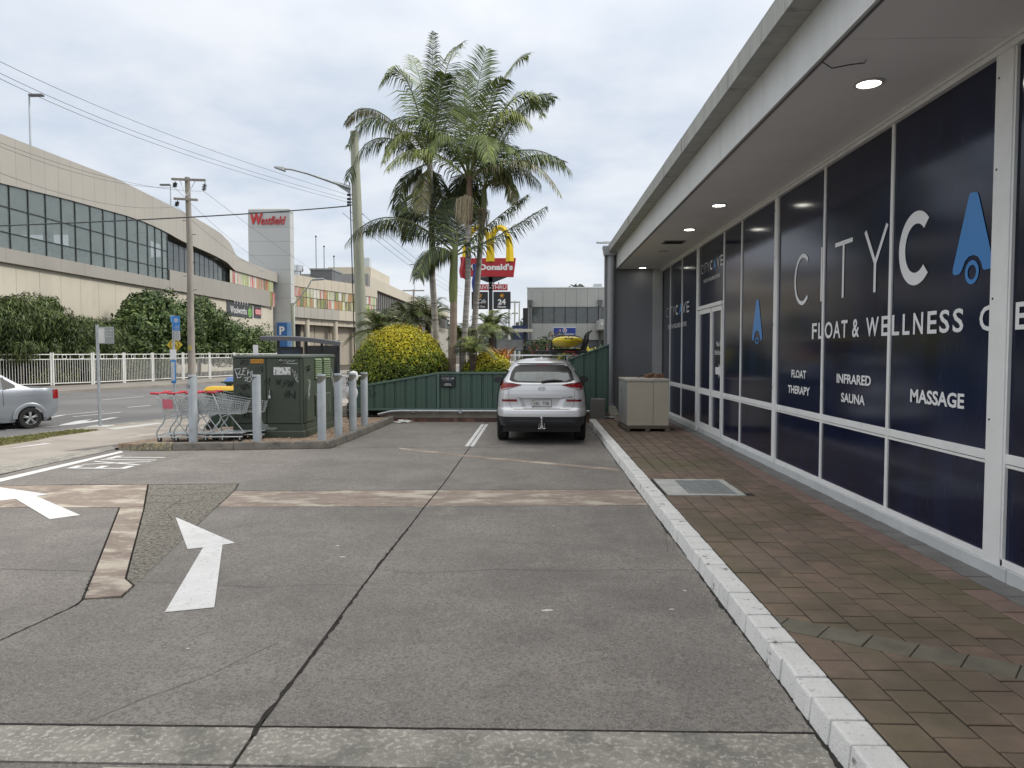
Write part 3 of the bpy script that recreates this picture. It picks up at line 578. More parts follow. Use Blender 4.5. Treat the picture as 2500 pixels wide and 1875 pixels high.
b = MB(); b.box(-.23, .23, .19, .22, -.014, 0); b.box(-.23, .23, -.22, -.19, -.014, 0); b.box(-.23, -.2, -.19, .19, -.014, 0); b.box(.2, .23, -.19, .19, -.014, 0); b.build('vent_frame', mat('vent_frame', (.2, .2, .2), .6), v)
b = MB(); b.tube([(2.33, 6.02, 4.24), (2.42, 6.05, 4.20), (2.55, 6.02, 4.215), (2.66, 6.0, 4.22), (2.68, 6.02, 4.25)], .005); b.build('loose_wire', M_BLACK, W=True, label='short black wire hanging loose below the soffit edge', cat='wire')
b = MB(); b.tube([(1.75, 20.75, 5.02), (2.3, 20.9, 5.03)], .03, 8); b.tube([(1.95, 20.8, 5.05), (2.3, 20.9, 5.06)], .02, 6); b.tube([(2.3, 20.8, 4.87), (2.3, 20.88, 5.05)], .02, 6); b.build('roof_bracket', M_GALV, W=True, label='grey metal bracket sticking out over the end of the gutter', cat='bracket')
# window lettering
WF = Fr((3.6155, 0, 0), (0, -1, 0), (0, 0, 1))
m_let = mat('white_vinyl', (.80, .81, .82), .35, var=.03); m_blu = mat('blue_vinyl', (.05, .235, .58), .3, var=.06)
def yz(zf, x, y): p = atx(*zf(x, y), 3.6); return (-p.y, p.z)
z3 = Zm(1800, 350, 700); z4 = Zm(1800, 850, 700); z1 = Zm(1450, 400, 600); z2 = Zm(1450, 800, 600)
def thinC(mb, cy, cz, rx, rz, t, open_=48, n=30):
    o = arc(-cy, cz, rx, rz, open_, 360 - open_, n); i = arc(-cy, cz, rx - t, rz - t * 1.0, open_, 360 - open_, n); k = n + 1
    mb.add([WF.p(*q, .003) for q in o + i], [(j, j + 1, k + j + 1, k + j) for j in range(n)])
def logo(mb_w, mb_b, y0, y1, z0, z1, full=True, bold2=.2):
    # wide-set wordmark, letters placed as fractions of its width (reads along -Y)
    Lw = y0 - y1; hz = z1 - z0; X = lambda f: -(y0 - f * Lw)
    def C_(f, wf, t):
        cx = f + wf / 2; o = arc(X(cx), (z0 + z1) / 2, wf * Lw / 2, hz / 2, 52, 308, 26); i = arc(X(cx), (z0 + z1) / 2, wf * Lw / 2 - t, hz / 2 - t, 47, 313, 26)
        mb_w.add([WF.p(*q, .003) for q in o + i], [(j, j + 1, 27 + j + 1, 27 + j) for j in range(26)])
    t = hz * .075; B = hz * bold2
    C_(0, .105, t); stroke(mb_w, WF, [(X(.152), z0), (X(.152), z1)], t)
    stroke(mb_w, WF, [(X(.19), z1 - t / 2), (X(.28), z1 - t / 2)], t); stroke(mb_w, WF, [(X(.235), z0), (X(.235), z1 - t)], t)
    stroke(mb_w, WF, [(X(.31), z1), (X(.355), z0 + hz * .42)], t); stroke(mb_w, WF, [(X(.40), z1), (X(.355), z0 + hz * .42)], t); stroke(mb_w, WF, [(X(.355), z0), (X(.355), z0 + hz * .46)], t)
    C_(.44, .125, B)
    drop(mb_b, X(.655), z0, hz, .115 * Lw)
    stroke(mb_w, WF, [(X(.745), z1), (X(.80), z0 + B * .3)], B * .8); stroke(mb_w, WF, [(X(.855), z1), (X(.80), z0 + B * .3)], B * .8)
    stroke(mb_w, WF, [(X(.91), z0), (X(.91), z1)], B * .8)
    for q in (z0 + B * .4, (z0 + z1) / 2, z1 - B * .4): stroke(mb_w, WF, [(X(.91), q), (X(.995), q)], B * .75)
def drop(mb, cx, z0, h, w_):
    P = [(-.09, 1.), (.09, 1.), (.13, .96), (.5, .08), (.5, .02), (.44, -.02), (.33, -.02), (.29, .05)] + [(.26 * math.cos(R(a)), .06 + .16 * math.sin(R(a))) for a in range(20, 165, 16)] + [(-.29, .05), (-.33, -.02), (-.44, -.02), (-.5, .02), (-.5, .08), (-.13, .96)]
    shape(mb, WF, [(cx + a * w_, z0 + b * h) for a, b in P]); ring(mb, WF, cx, z0 - .03 * h, w_ * .105, w_ * .175, ky=h * .62 / w_ * .8, n=24)
def lett(mb, lab=None, m=None): return mb.build('lettering', m or m_let, shop, W=True, label=lab, fixn=False)
def word(*a, lab=None, **k): return lett(text(MB(), WF, *a, **k), lab)
wl, bl = MB(), MB(); thinC(wl, 9.88, 2.865, .30, .345, .052); lett(wl, 'thin white letter C')
lett(stroke(MB(), WF, [(-9.235, 2.525), (-9.235, 3.203)], .045))
wl = MB(); stroke(wl, WF, [(-8.83, 3.165), (-8.353, 3.165)], .05); stroke(wl, WF, [(-8.594, 2.52), (-8.594, 3.14)], .05); lett(wl)
wl = MB(); stroke(wl, WF, [(-8.04, 3.2), (-7.80, 2.83)], .052); stroke(wl, WF, [(-7.55, 3.2), (-7.80, 2.83)], .052, .0032); stroke(wl, WF, [(-7.802, 2.52), (-7.802, 2.86)], .052, .0034); lett(wl)
wl = MB(); thinC(wl, 6.985, 2.868, .315, .35, .118, 46); lett(wl, 'bold white letter C')
wl = MB(); stroke(wl, WF, [(-5.35, 3.2), (-5.08, 2.56)], .13); stroke(wl, WF, [(-4.8, 3.2), (-5.08, 2.56)], .13, .0032); lett(wl)
wl = MB(); stroke(wl, WF, [(-4.5, 2.52), (-4.5, 3.2)], .12)
for q in (2.575, 2.86, 3.145): stroke(wl, WF, [(-4.5, q), (-4.1, q)], .11, .0032)
lett(wl)
A_ = [(1786, 384), (1800, 379), (1828, 374), (1842, 380), (1850, 398), (1958, 900), (1956, 935), (1940, 965), (1895, 975), (1882, 968), (1868, 915), (1845, 874), (1812, 860), (1776, 872), (1745, 910), (1722, 975), (1702, 1010), (1664, 1019), (1650, 1005), (1652, 970), (1778, 398)]
shape(bl, WF, [yz(z3, *q) for q in A_]); c_ = yz(z3, 1797, 994); ring(bl, WF, c_[0], c_[1], .058, .094, n=30, ky=1.05)
bl.build('drop_emblem', m_blu, shop, W=True, label='large blue drop emblem in the shop name', fixn=False)
bl = MB(); drop(bl, -11.838, 2.09, .65, .53); bl.build('drop_emblem', m_blu, shop, W=True, label='small blue drop emblem between the door and the wide post', fixn=False)
ff = [('F', 570, 607), ('L', 618, 655), ('O', 668, 727), ('A', 733, 788), ('T', 795, 842), ('&', 878, 932), ('W', 985, 1082), ('E', 1103, 1153), ('L', 1184, 1240), ('L', 1265, 1320), ('N', 1347, 1422), ('E', 1455, 1527), ('S', 1548, 1625), ('S', 1650, 1732), ('C', 1855, 1968)]
for ch, a, b in ff:
    ya = yz(z3, a, 1400)[0]; yb = yz(z3, b, 1400)[0]; word(ch, ya, yb, 2.05, 2.255, .003, bold=.018)
for ch, a, b in (('E', -5.535, -5.40), ('N', -5.33, -5.15), ('T', -5.09, -4.94), ('R', -4.88, -4.74), ('E', -4.68, -4.56)): word(ch, a, b, 2.05, 2.255, .003, bold=.018)
for s_, a, b, c, d_ in (('FLOAT', -10.235, -9.69, 1.525, 1.635), ('THERAPY', -10.365, -9.55, 1.305, 1.415), ('INFRARED', -8.715, -7.835, 1.515, 1.625), ('SAUNA', -8.58, -7.97, 1.295, 1.405), ('MASSAGE', -7.02, -6.15, 1.40, 1.53)):
    word(s_, a, b, c, d_, .003, bold=.03, lab='white word %s' % s_.lower())
for args, t_ in (((15.85, 14.05, 3.57, 3.77), (-15.6, -14.27, 3.36, 3.43)), ((19.98, 17.05, 2.83, 3.09), (-19.72, -17.33, 2.51, 2.62))):
    wl, bl = MB(), MB(); logo(wl, bl, *args); lett(wl, 'small white shop name'); bl.build('drop_emblem', m_blu, shop, W=True, fixn=False)
    word('FLOAT & WELLNESS CENTRE', *t_, .003, bold=.008)
word('Please Use', -14.46, -14.08, 2.0, 2.10, .003, bold=.01); word('Other Entrance', -14.60, -14.07, 1.83, 1.93, .003, bold=.01)
shape(MB(), WF, [(-14.52, 1.44), (-14.26, 1.44), (-14.26, 1.37), (-14.07, 1.515), (-14.26, 1.66), (-14.26, 1.585), (-14.52, 1.585)]).build('white_arrow', m_let, shop, W=True, fixn=False)
# ---------------- condenser on a pallet ----------------
ac = thing('air_conditioner', 'boxy beige condenser unit with flaking galvanised side on a wooden pallet', 'air conditioner', (2.46, 16.45, .13), R(2.))
m_be = mat('beige_enamel', (.51, .46, .365), .45, var=.04, vs=2, stain=[((.3, .25, .19), 6, (.68, .75), .5)])
m_fl = mat('flaking_zinc', (.40, .42, .42), .55, .25, vs=6, var=.15, stain=[((.12, .14, .14), 13, (.60, .66), .8), ((.46, .43, .36), 3, (.52, .6), .6)], stretch=(1, 1, .35))
b = MB(); b.box(-.45, .45, -.58, .58, .12, 1.13); b.build('casing', [m_fl], ac, bevel=.012)
MB().box(-.452, .118, -.596, -.575, .13, 1.10).build('front_panel', m_be, ac, bevel=.006); MB().box(.13, .452, -.596, -.575, .13, 1.10).build('front_panel', m_be, ac, bevel=.006)
MB().box(.447, .462, -.596, .58, .13, 1.10).build('side_panel', m_be, ac, bevel=.004)
for a, b_ in ((-.575, -.36), (-.352, .1), (.108, .575)): MB().box(-.466, -.447, a, b_, .135, 1.09).build('side_panel', m_fl, ac, bevel=.004)
MB().box(-.472, .472, -.612, .60, 1.105, 1.165).build('lid', mat('lid_pale', (.48, .455, .40), .6, var=.12, vs=10, stain=[((.16, .17, .16), 18, (.62, .68), .8)]), ac, bevel=.015, seg=2)
MB().box(-.470, -.465, .2, .24, .85, .93).build('vent_slot', M_BLACK, ac)
MB().box(-.47, .47, -.6, .6, .085, .118).build('base_tray', mat('tray_brown', (.15, .125, .10), .8), ac)
pl = thing('pallet', 'weathered timber pallet under the beige condenser unit', 'pallet', (2.46, 16.45, .13), R(2.))
m_wd = mat('weathered_timber', (.13, .105, .08), .9, var=.25, vs=9, stretch=(1, 6, 1), bump=.4)
for x in (-.44, 0, .44): MB().box(x - .05, x + .05, -.62, .6, 0, .06).build('bearer', m_wd, pl, bevel=.004)
for i in range(6): MB().box(-.5, .5, -.6 + i * .22, -.5 + i * .22, .061, .083).build('board', m_wd, pl, bevel=.003)
m_brk = mat('loose_brick', (.22, .12, .075), .9, var=.25, vs=15, bump=.6)
for i, (x, y, z, a, tl, lb) in enumerate([(2.62, 16.5, 1.296, .5, .18, 'tan brick leaning on another brick on the beige condenser'), (2.83, 16.45, 1.296, .3, 0, 'tan brick lying at the right end of the beige condenser lid'), (2.42, 16.55, 1.296, 1.2, 0, 'thin curl of dry bark beside the bricks on the beige condenser')]):
    b = MB()
    if i < 2: b.box(-.11, .11, -.055, .055, 0, .09); b.box(-.115, -.109, -.03, .03, .02, .07)
    else: b.tube([(-.13, 0, .02), (-.06, .02, .035), (.02, .0, .05), (.1, -.02, .03)], [.012, .02, .018, .008], 6); b.tube([(-.1, .05, .015), (0, .03, .03), (.08, .06, .02)], .01, 5)
    o = b.build('loose_brick' if i < 2 else 'bark_piece', m_brk if i < 2 else mat('bark', (.10, .06, .04), .95), bevel=.008 if i < 2 else 0, label=lb, cat='brick' if i < 2 else 'bark')
    o.location = (x, y, z); o.rotation_euler = (0, -tl, a)
b = MB()
for i in range(26):
    a = random.uniform(0, 6.28); p = [Vector((random.gauss(1.93, .1), random.gauss(19.0, .12), .135 + random.uniform(0, .05))) for _ in range(3)]; b.add(p, [(0, 1, 2)])
b.build('plastic_wrap', mat('clear_plastic', (.6, .63, .65), .25, alpha=.6), W=True, label='crumpled clear plastic wrap on the paving by the pipe footing', cat='litter', fixn=False)
for x, y, lb, nm in ((-3.55, 18.9, 'crumpled white paper bag in the corner by the brick edge', 0), (-.95, 19.15, 'small white paper scrap on the brick edge near the car', 1)):
    b = MB(); c = 26 if nm == 0 else 8; r = .09 if nm == 0 else .03; z0 = .01 if nm == 0 else .26
    if nm: y = 19.3
    for i in range(c): p = [Vector((x + random.gauss(0, r * 1.2), y + random.gauss(0, r * .6), z0 + abs(random.gauss(0, r * .45)))) for _ in range(3)]; b.add(p, [(0, 1, 2)])
    b.build('paper_litter', mat('white_paper', (.7, .7, .68), .8), W=True, label=lb, cat='litter', fixn=False)
# ======================= SHOPPING CENTRE =======================
m_clad = mat('taupe_cladding', (.37, .35, .31), .5, var=.05, vs=.25, stain=[((.34, .322, .288), .12, (.5, .7), .6)])
m_clad2 = mat('taupe_cladding_grey', (.31, .293, .262), .5, var=.05, vs=.3)
m_conc = mat('precast_cream', (.53, .49, .405), .8, var=.06, vs=.5, stain=[((.36, .33, .27), .6, (.56, .72), .5), ((.30, .275, .23), 1.5, (.63, .74), .4)], stretch=(1, 1, .35))
m_glass = mat('tinted_curtain_glass', (.21, .26, .255), .04, var=.1, spec=1., alpha=.52)
m_dmul = mat('dark_mullion', (.025, .03, .03), .4)
m_tower = mat('pale_grey_panel', (.47, .485, .475), .45, var=.03, vs=.3)
TX = ([15, 39, 50.3, 57.5, 61.9, 64.3, 67, 68.4, 69.25, 69.9, 70.27, 71.2, 75, 82], [13.6, 13.96, 14.15, 13.8, 13.58, 13.37, 13.08, 12.7, 12.39, 11.95, 11.53, 11.35, 11.1, 10.95])
BX = ([15, 39, 44.6, 51.7, 54.1, 56.8, 59.5, 62.2, 65.5, 68.3, 70.2, 81], [10.7, 11.23, 11.54, 11.77, 11.74, 11.55, 11.2, 11.03, 10.83, 10.52, 9.93, 9.9])
TOPZ = lambda y: interp(y, *TX); BOTZ = lambda y: interp(y, *BX)
mall = thing('shopping_centre', 'long taupe shopping centre with sweeping parapet and dark curtain glass', 'building', (-31, 50, 0))
def pan(name, y0, y1, zb, zt, X, t, m, parent, gap=.006, n=1):
    ys = [lerp(y0 + gap, y1 - gap, i / n) for i in range(n + 1)]; b = MB()
    for a, c in zip(ys, ys[1:]): b.hexa([(X - t, a, zb(a)), (X, a, zb(a)), (X, c, zb(c)), (X - t, c, zb(c))], [(X - t, a, zt(a)), (X, a, zt(a)), (X, c, zt(c)), (X - t, c, zt(c))])
    return b.build(name, m, parent, W=True)
K = lambda v: (lambda y: v)
y = 16.
while y < 81.5:
    b = min(y + 1.22, 82); pan('cladding_panel', y, b, BOTZ, TOPZ, -29.6, .3, m_clad, mall, n=3 if 66 < y < 72 else 1); y = b
# curtain glass, three rows of panes
ym = [15 + 1.46 * i for i in range(17)]; ym = [v for v in ym if v < 38] + [38.48, 39.92, 41.43, 42.93, 44.38, 45.73, 47.32, 48.75, 50.17, 51.64, 53.04, 54.38, 55.48, 56.51, 57.35]
for a, b in zip(ym, ym[1:]):
    for z0, z1 in ((7.70, 8.60), (8.60, 10.02), (10.02, None)):
        pan('glass_pane', a, b, K(z0), (lambda y: BOTZ(y) + .02) if z1 is None else K(z1), -29.72, .02, m_glass, mall, gap=.03)
for a in ym: MB().box(-29.80, -29.66, a - .03, a + .03, 7.69, BOTZ(a) + .05).build('mullion', m_dmul, mall, W=True)
for z in (8.60, 10.02): MB().box(-29.79, -29.675, 15, 57.4, z - .025, z + .025).build('transom', m_dmul, mall, W=True)
y = 16.
while y < 57.3: b = min(y + 1.46 * 1.6, 57.35); pan('belt_panel', y, b, K(6.90), K(7.69), -29.55, .35, m_clad2, mall); y = b
y = 57.4
while y < 79.2: b = min(y + 1.9, 79.3); pan('belt_panel', y, b, K(6.95), lambda v: lerp(8.56, 8.66, (v - 57.4) / 22), -29.57, .3, m_clad2, mall); y = b
y = 17.1
while y < 79.2: b = min(y + 1.95, 79.3); pan('precast_panel', y, b, K(0.), K(6.89), -29.85, .2, m_conc, mall, gap=.010); y = b
# recessed glazing under the swept soffit, then the printed windows
SFY = [57.4, 59.5, 62.2, 65.5, 68.3, 70.2]
for a, b in zip(SFY, SFY[1:]): MB().hexa([(-32.2, a, BOTZ(a)), (-29.62, a, BOTZ(a)), (-29.62, b, BOTZ(b)), (-32.2, b, BOTZ(b))], [(-32.2, a, BOTZ(a) + .1), (-29.62, a, BOTZ(a) + .1), (-29.62, b, BOTZ(b) + .1), (-32.2, b, BOTZ(b) + .1)]).build('soffit', mat('brown_soffit', (.15, .125, .11), .7), mall, W=True)
m_dgl = mat('dark_glass', (.05, .062, .062), .05, var=.3, spec=1.)
for i in range(14):
    a = 57.45 + i * .93; MB().box(-30.25, -30.21, a, a + .90, 8.5, 11.5).build('recessed_pane', m_dgl, mall, W=True); MB().box(-30.3, -30.18, a + .90, a + .93, 8.5, 11.5).build('mullion', m_dmul, mall, W=True)
m_prt = []
for i, cs in enumerate([((.55, .53, .47), (.30, .34, .09)), ((.62, .60, .55), (.38, .36, .22)), ((.16, .13, .09), (.33, .34, .12)), ((.42, .07, .06), (.5, .42, .35)), ((.30, .36, .10), (.60, .58, .50)), ((.50, .20, .10), (.25, .25, .12)), ((.12, .12, .08), (.25, .29, .08))]):
    m_prt.append(mat('printed_glass%d' % i, cs[0], .15, vs=2., var=.3, stain=[(cs[1], 1.6, (.46, .56), .9), ((.7, .68, .62), 2.7, (.60, .68), .7)], stretch=(1.6, 1.6, .12)))
y = 69.4
while y < 80.9: b = min(y + .62, 81.0); pan('printed_pane', y, b, K(8.67), K(9.92), -29.8, .02, random.choice(m_prt), mall, gap=.025); y = b
MB().box(-29.9, -29.77, 69.4, 81, 8.64, 8.69).build('window_rail', m_dmul, mall, W=True)
for i in range(2): MB().box(-29.68, -29.66, 79.4 + i * .9, 80.2 + i * .9, 7.0, 8.62).build('printed_pane', random.choice(m_prt[2:4]), mall, W=True)
# body behind the skin (floor of the food hall, back wall, roof)
MB().box(-60, -29.9, 15, 81.9, 7.35, 7.6).build('floor_slab', m_conc, mall, W=True)
MB().box(-60, -38, 15, 81.9, 7.6, 10.5).build('back_wall', mat('hall_wall', (.45, .43, .38), .8), mall, W=True)
MB().box(-60, -29.92, 15, 66.5, 12.9, 13.1).build('roof', mat('mall_roof', (.35, .35, .34), .8), mall, W=True)
MB().box(-60, -29.92, 66.6, 81.9, 10.6, 10.8).build('roof', mat('mall_roof', (.35, .35, .34), .8), mall, W=True)
MB().box(-37.9, -31.2, 57.45, 57.6, 7.6, 12.85).build('partition', mat('hall_wall', (.45, .43, .38), .8), mall, W=True)
MB().box(-59, -30.06, 15.5, 81.5, .02, 7.3).build('lower_body', m_conc, mall, W=True)
for y_, r in ((45.6, .3), (30.5, .3), (52.3, .22)): MB().cyl((-31.4, y_, 7.6), (-31.4, y_, 12.9), r, n=14).build('column', mat('dark_column', (.03, .03, .03), .6) if r > .25 else m_alu, mall, W=True, smooth=40)
# bentwood chairs and tables behind the glass
m_ch = mat('white_bentwood', (.62, .61, .56), .5)
def chair():
    t = thing('cafe_chair', 'white bentwood chair behind the curtain glass of the food hall', 'chair', (0, 0, 0), group='white cafe chairs behind the glass')
    MB().lathe((0, 0, .45), [(0, -.02), (.2, -.02), (.21, 0), (.2, .02), (0, .02)], 14).build('seat', m_ch, t)
    for a in (45, 135, 225, 315): x, y_ = .16 * math.cos(R(a)), .16 * math.sin(R(a)); MB().tube([(x, y_, .44), (x * 1.3, y_ * 1.3, 0)], .018, 6).build('leg', m_ch, t)
    MB().tube([(-.14, .14, .45), (-.2, .15, .75), (-.22, .1, .92), (-.22, 0, .97), (-.22, -.1, .92), (-.2, -.15, .75), (-.14, -.14, .45)], .018, 6).build('back_hoop', m_ch, t)
    MB().tube([(-.15, .06, .45), (-.21, .06, .7), (-.215, 0, .84), (-.21, -.06, .7), (-.15, -.06, .45)], .012, 6).build('back_splat', m_ch, t)
    return t
c0 = chair(); first = True
for y_, x_, a in [(40.4, -30.4, 2.), (41.2, -30.3, 2.6), (42.4, -30.3, -.6), (43.3, -30.5, 2.), (44.0, -30.4, -.4), (45.2, -30.3, 2.2), (46.6, -30.4, 2.5), (49.4, -30.5, 2.), (50.3, -30.3, 2.3), (51.7, -30.3, 2.4), (53.0, -30.4, 2.), (54.5, -30.3, 2.2)]:
    if first: c0.location = (x_, y_, 7.61); c0.rotation_euler = (0, 0, a); first = False
    else: dup(c0, (x_, y_, 7.61), a)
for i, (y_, x_) in enumerate(((43.7, -30.9), (49.0, -30.8))):
    t = thing('cafe_table', ['round white table among the chairs left of the dark column', 'round white table with yellow edge beyond the dark column'][i], 'table', (x_, y_, 7.61))
    MB().lathe((0, 0, 0), [(0, .72), (.4, .72), (.4, .75), (0, .75)], 20).build('table_top', m_ch, t); MB().cyl((0, 0, 0), (0, 0, .72), .04, n=8).build('leg', m_ch, t); MB().lathe((0, 0, 0), [(.22, 0), (.22, .02), (0, .03)], 16).build('base', m_ch, t)
# supermarket and store signs on the precast wall
MF = Fr((-29.78, 0, 0), (0, 1, 0), (0, 0, 1)); m_sg = mat('sign_charcoal', (.05, .055, .06), .5, var=.03); m_lw = mat('sign_white', (.75, .75, .75), .5, var=.02)
def wallsign(name, lab, y0, y1, z0, z1): t = thing(name, lab, 'sign', (-29.8, (y0 + y1) / 2, z0)); MB().box(-29.845, -29.785, y0, y1, z0, z1).build('board', m_sg, t, W=True); return t
t = wallsign('supermarket_sign', 'charcoal supermarket sign with white name and green apple emblem', 68.6, 74.85, 5.45, 6.85)
b = MB(); text(b, MF, 'Woolworths', 69.3, 73.3, 5.75, 6.45, .012, bold=.006); b.build('lettering', m_lw, t, W=True, fixn=False)
b = MB(); ring(b, MF, 74.1, 6.05, .12, .3, .012, ky=1.15); ring(b, MF, 74.1, 6.0, .34, .46, .012, ky=1.05); stroke(b, MF, [(74.1, 6.48), (74.2, 6.7), (74.3, 6.78)], .1, .012); b.build('apple_emblem', mat('apple_green', (.20, .46, .10), .5), t, W=True, fixn=False)
for i in range(6):
    yy_ = 69.6 + i * .62; MB().tube([(-29.5, yy_, 6.95), (-29.4, yy_, 6.8), (-29.5, yy_, 6.62)], .03, 5).build('spot_lamp', m_lw, t, W=True)
t = wallsign('store_sign', 'small charcoal sign with three red discs beside the supermarket sign', 75.3, 77.2, 5.55, 6.9)
for i in range(3): b = MB(); ring(b, MF, 75.85 + i * .48, 6.2, 0, .30, .010 + i * .001, ky=1.1); ring(b, MF, 75.85 + i * .48, 6.2, .14, .2, .014 + i * .001, 1, ky=1.1); b.build('red_disc', [mat('sign_red', (.55, .05, .06), .5), m_lw], t, W=True, fixn=False)
# sign tower
tow = thing('sign_tower', 'tall pale grey tower carrying raised red lettering near its top', 'tower', (-30.5, 85, 0))
z = 0.
while z < 18.3: b = min(z + 1.62, 18.36); MB().box(-33.0, -28.12, 82.0, 83.3, z + .01, b).build('tower_panel', m_tower, tow, W=True, bevel=.12 if b > 18.3 else .02); z = b
MB().box(-32.95, -28.16, 82.03, 83.2, 0, 18.2).build('tower_core', mat('joint_grey', (.25, .26, .25), .8), tow, W=True)
TF = Fr((0, 81.985, 0), (1, 0, 0), (0, 0, 1)); m_wr = mat('raised_red', (.52, .035, .04), .45, var=.04)
b = MB(); text(b, TF, 'W', -32.68, -31.25, 16.5, 17.78, .12, bold=.03, shear=.12, depth=.11); b.build('lettering', m_wr, tow, W=True, fixn=False)
b = MB(); text(b, TF, 'estfield', -31.45, -28.62, 16.5, 17.47, .12, bold=.004, shear=.28, depth=.11); b.build('lettering', m_wr, tow, W=True, fixn=False)
ps = thing('parking_sign', 'tall blue parking sign with white P at the foot of the tower', 'sign', (-28.9, 81.9, 0)); m_pb = mat('parking_blue', (.025, .13, .38), .45)
MB().box(-29.75, -28.55, 81.8, 81.95, .2, 5.3).build('board', m_pb, ps, W=True); MB().box(-28.548, -28.1, 81.78, 81.96, .2, 5.3).build('edge_strip', mat('parking_lightblue', (.18, .34, .62), .45), ps, W=True)
b = MB(); text(b, Fr((0, 81.79, 0), (1, 0, 0), (0, 0, 1)), 'P', -29.45, -28.85, 3.9, 4.85, .004, bold=.03); b.build('lettering', m_lw, ps, W=True, fixn=False)
# right wing
wing = thing('centre_wing', 'curved cream wing of the centre with a band of printed coloured windows', 'building', (-27, 95, 0))
PL = [(-30.2, 85.5), (-29.4, 88), (-28.6, 90.8), (-27.7, 93.7), (-26.6, 96.7), (-25.5, 99.4), (-24.7, 102), (-24.0, 104.8), (-23.75, 107), (-24.2, 109.5), (-25.4, 111.4)]
def wpan(nm, a, b, z0, z1, m, back=0., t=.3, g=.02):
    a, b = Vector(a), Vector(b); d = (b - a).normalized(); n_ = Vector((d.y, -d.x)); a = a + d * g - n_ * back; b = b - d * g - n_ * back
    MB().hexa([(a.x, a.y, z0), (b.x, b.y, z0), (b.x - n_.x * t, b.y - n_.y * t, z0), (a.x - n_.x * t, a.y - n_.y * t, z0)], [(a.x, a.y, z1), (b.x, b.y, z1), (b.x - n_.x * t, b.y - n_.y * t, z1), (a.x - n_.x * t, a.y - n_.y * t, z1)]).build(nm, m, wing, W=True)
m_cream = mat('cream_cladding', (.50, .45, .365), .55, var=.04, vs=.3)
for i, (a, b) in enumerate(zip(PL, PL[1:])):
    va, vb = Vector(a), Vector(b)
    for k in range(2):
        p, q = va.lerp(vb, k / 2), va.lerp(vb, (k + 1) / 2)
        wpan('cladding_panel', p, q, 10.02, 11.42, m_cream); wpan('belt_panel', p, q, 6.2, 7.55, m_clad if i < 4 else m_cream); wpan('lower_panel', p, q, 5.4, 6.19, m_cream, back=.5)
    for k in range(4):
        p, q = va.lerp(vb, k / 4), va.lerp(vb, (k + 1) / 4)
        for z0, z1 in ((7.6, 8.78), (8.82, 10.0)): wpan('printed_pane', p, q, z0, z1, random.choice(m_prt), back=.12, t=.02, g=.03)
    wpan('window_rail', a, b, 8.77, 8.83, m_dmul, back=.1, t=.05, g=0)
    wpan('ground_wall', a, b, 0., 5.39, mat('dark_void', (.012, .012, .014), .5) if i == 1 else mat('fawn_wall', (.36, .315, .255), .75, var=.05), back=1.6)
for a in (PL[2], PL[4], PL[6]): MB().cyl((a[0] - .6, a[1], 0), (a[0] - .6, a[1], 6.1), .38, n=18).build('column', m_cream, wing, W=True, smooth=40)
core = MB(); pl2 = [(x - .9, y_ + .1) for x, y_ in PL] + [(-58, 111.5), (-58, 88.2), (-33.5, 88.2)]
core.hexa([(x, y_, 5.5) for x, y_ in pl2], [(x, y_, 11.3) for x, y_ in pl2]); core.build('body', m_clad2, wing, W=True)
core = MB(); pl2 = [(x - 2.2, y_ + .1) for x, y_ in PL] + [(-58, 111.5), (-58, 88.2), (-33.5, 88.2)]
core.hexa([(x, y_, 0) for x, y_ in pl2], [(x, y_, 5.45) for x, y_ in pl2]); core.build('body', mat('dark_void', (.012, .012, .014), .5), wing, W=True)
SF_ = Fr((-27.9, 91.5, 0), (.29, .957, 0), (0, 0, 1))
# roof plant and masts on the wing
pr = thing('plant_room', 'dark grey plant room box on the roof of the wing', 'plant room', (-30, 100, 11.3)); m_pg = mat('plant_grey', (.13, .135, .14), .6, var=.05)
MB().box(-31.5, -28.45, 100, 105, 11.3, 13.35).build('box', m_pg, pr, W=True); MB().box(-31.6, -28.35, 99.9, 105.1, 13.352, 13.6).build('roof', mat('plant_light', (.22, .23, .23), .6), pr, W=True)
ex = thing('exhaust_cowl', 'silver exhaust cowl on the roof behind the tower', 'cowl', (-33.2, 99, 11.3)); MB().lathe((-33.0, 99, 0), [(.5, 11.3), (.5, 13.0), (.8, 13.1), (.8, 13.9), (0, 14.0)], 18).build('cowl', M_CHROME, ex, W=True, smooth=40); MB().box(-35.2, -33.9, 98.2, 100, 11.3, 13.9).build('box', m_pg, ex, W=True)
for i, (x, y_, zt) in enumerate(((-30.98, 101, 18.1), (-29.84, 101, 16.7), (-28.44, 101, 15.3))):
    t = thing('roof_mast', ['tallest thin mast on the plant room roof', 'middle thin mast on the plant room roof', 'shortest thin mast by the plant room'][i], 'mast', (x, y_, 13.6)); MB().cyl((0, 0, 0 if i < 2 else -2.3), (0, 0, zt - 13.6), .06, n=6).build('pole', m_pg, t); MB().cyl((0, 0, zt - 13.6), (0, 0, zt - 13.4), .12, n=8).build('tip', M_BLACK, t)
def rooflamp(x, y_, z0, h, lab, s=1., flip=1):
    t = thing('roof_light', lab, 'lamp post', (x, y_, z0)); MB().cyl((0, 0, 0), (0, 0, h), .07 * s, .05 * s, n=8).build('pole', M_GALV, t)
    MB().box(0 if flip > 0 else -.9 * s, .9 * s if flip > 0 else 0, -.15, .15, h, h + .14 * s).build('lamp_head', m_pg, t, bevel=.04)
p = atx(66, 312, -31.2); q = atx(62, 208, -31.2); rooflamp(-31.2, p.y, 13.05, q.z - 13.05, 'tall grey roof light above the curtain glass', 1., 1)
p = atx(369, 440, -31.2); q = atx(366, 400, -31.2); rooflamp(-31.2, p.y, 12.9, q.z - 12.9, 'short grey roof light behind the timber pole', 1., -1)
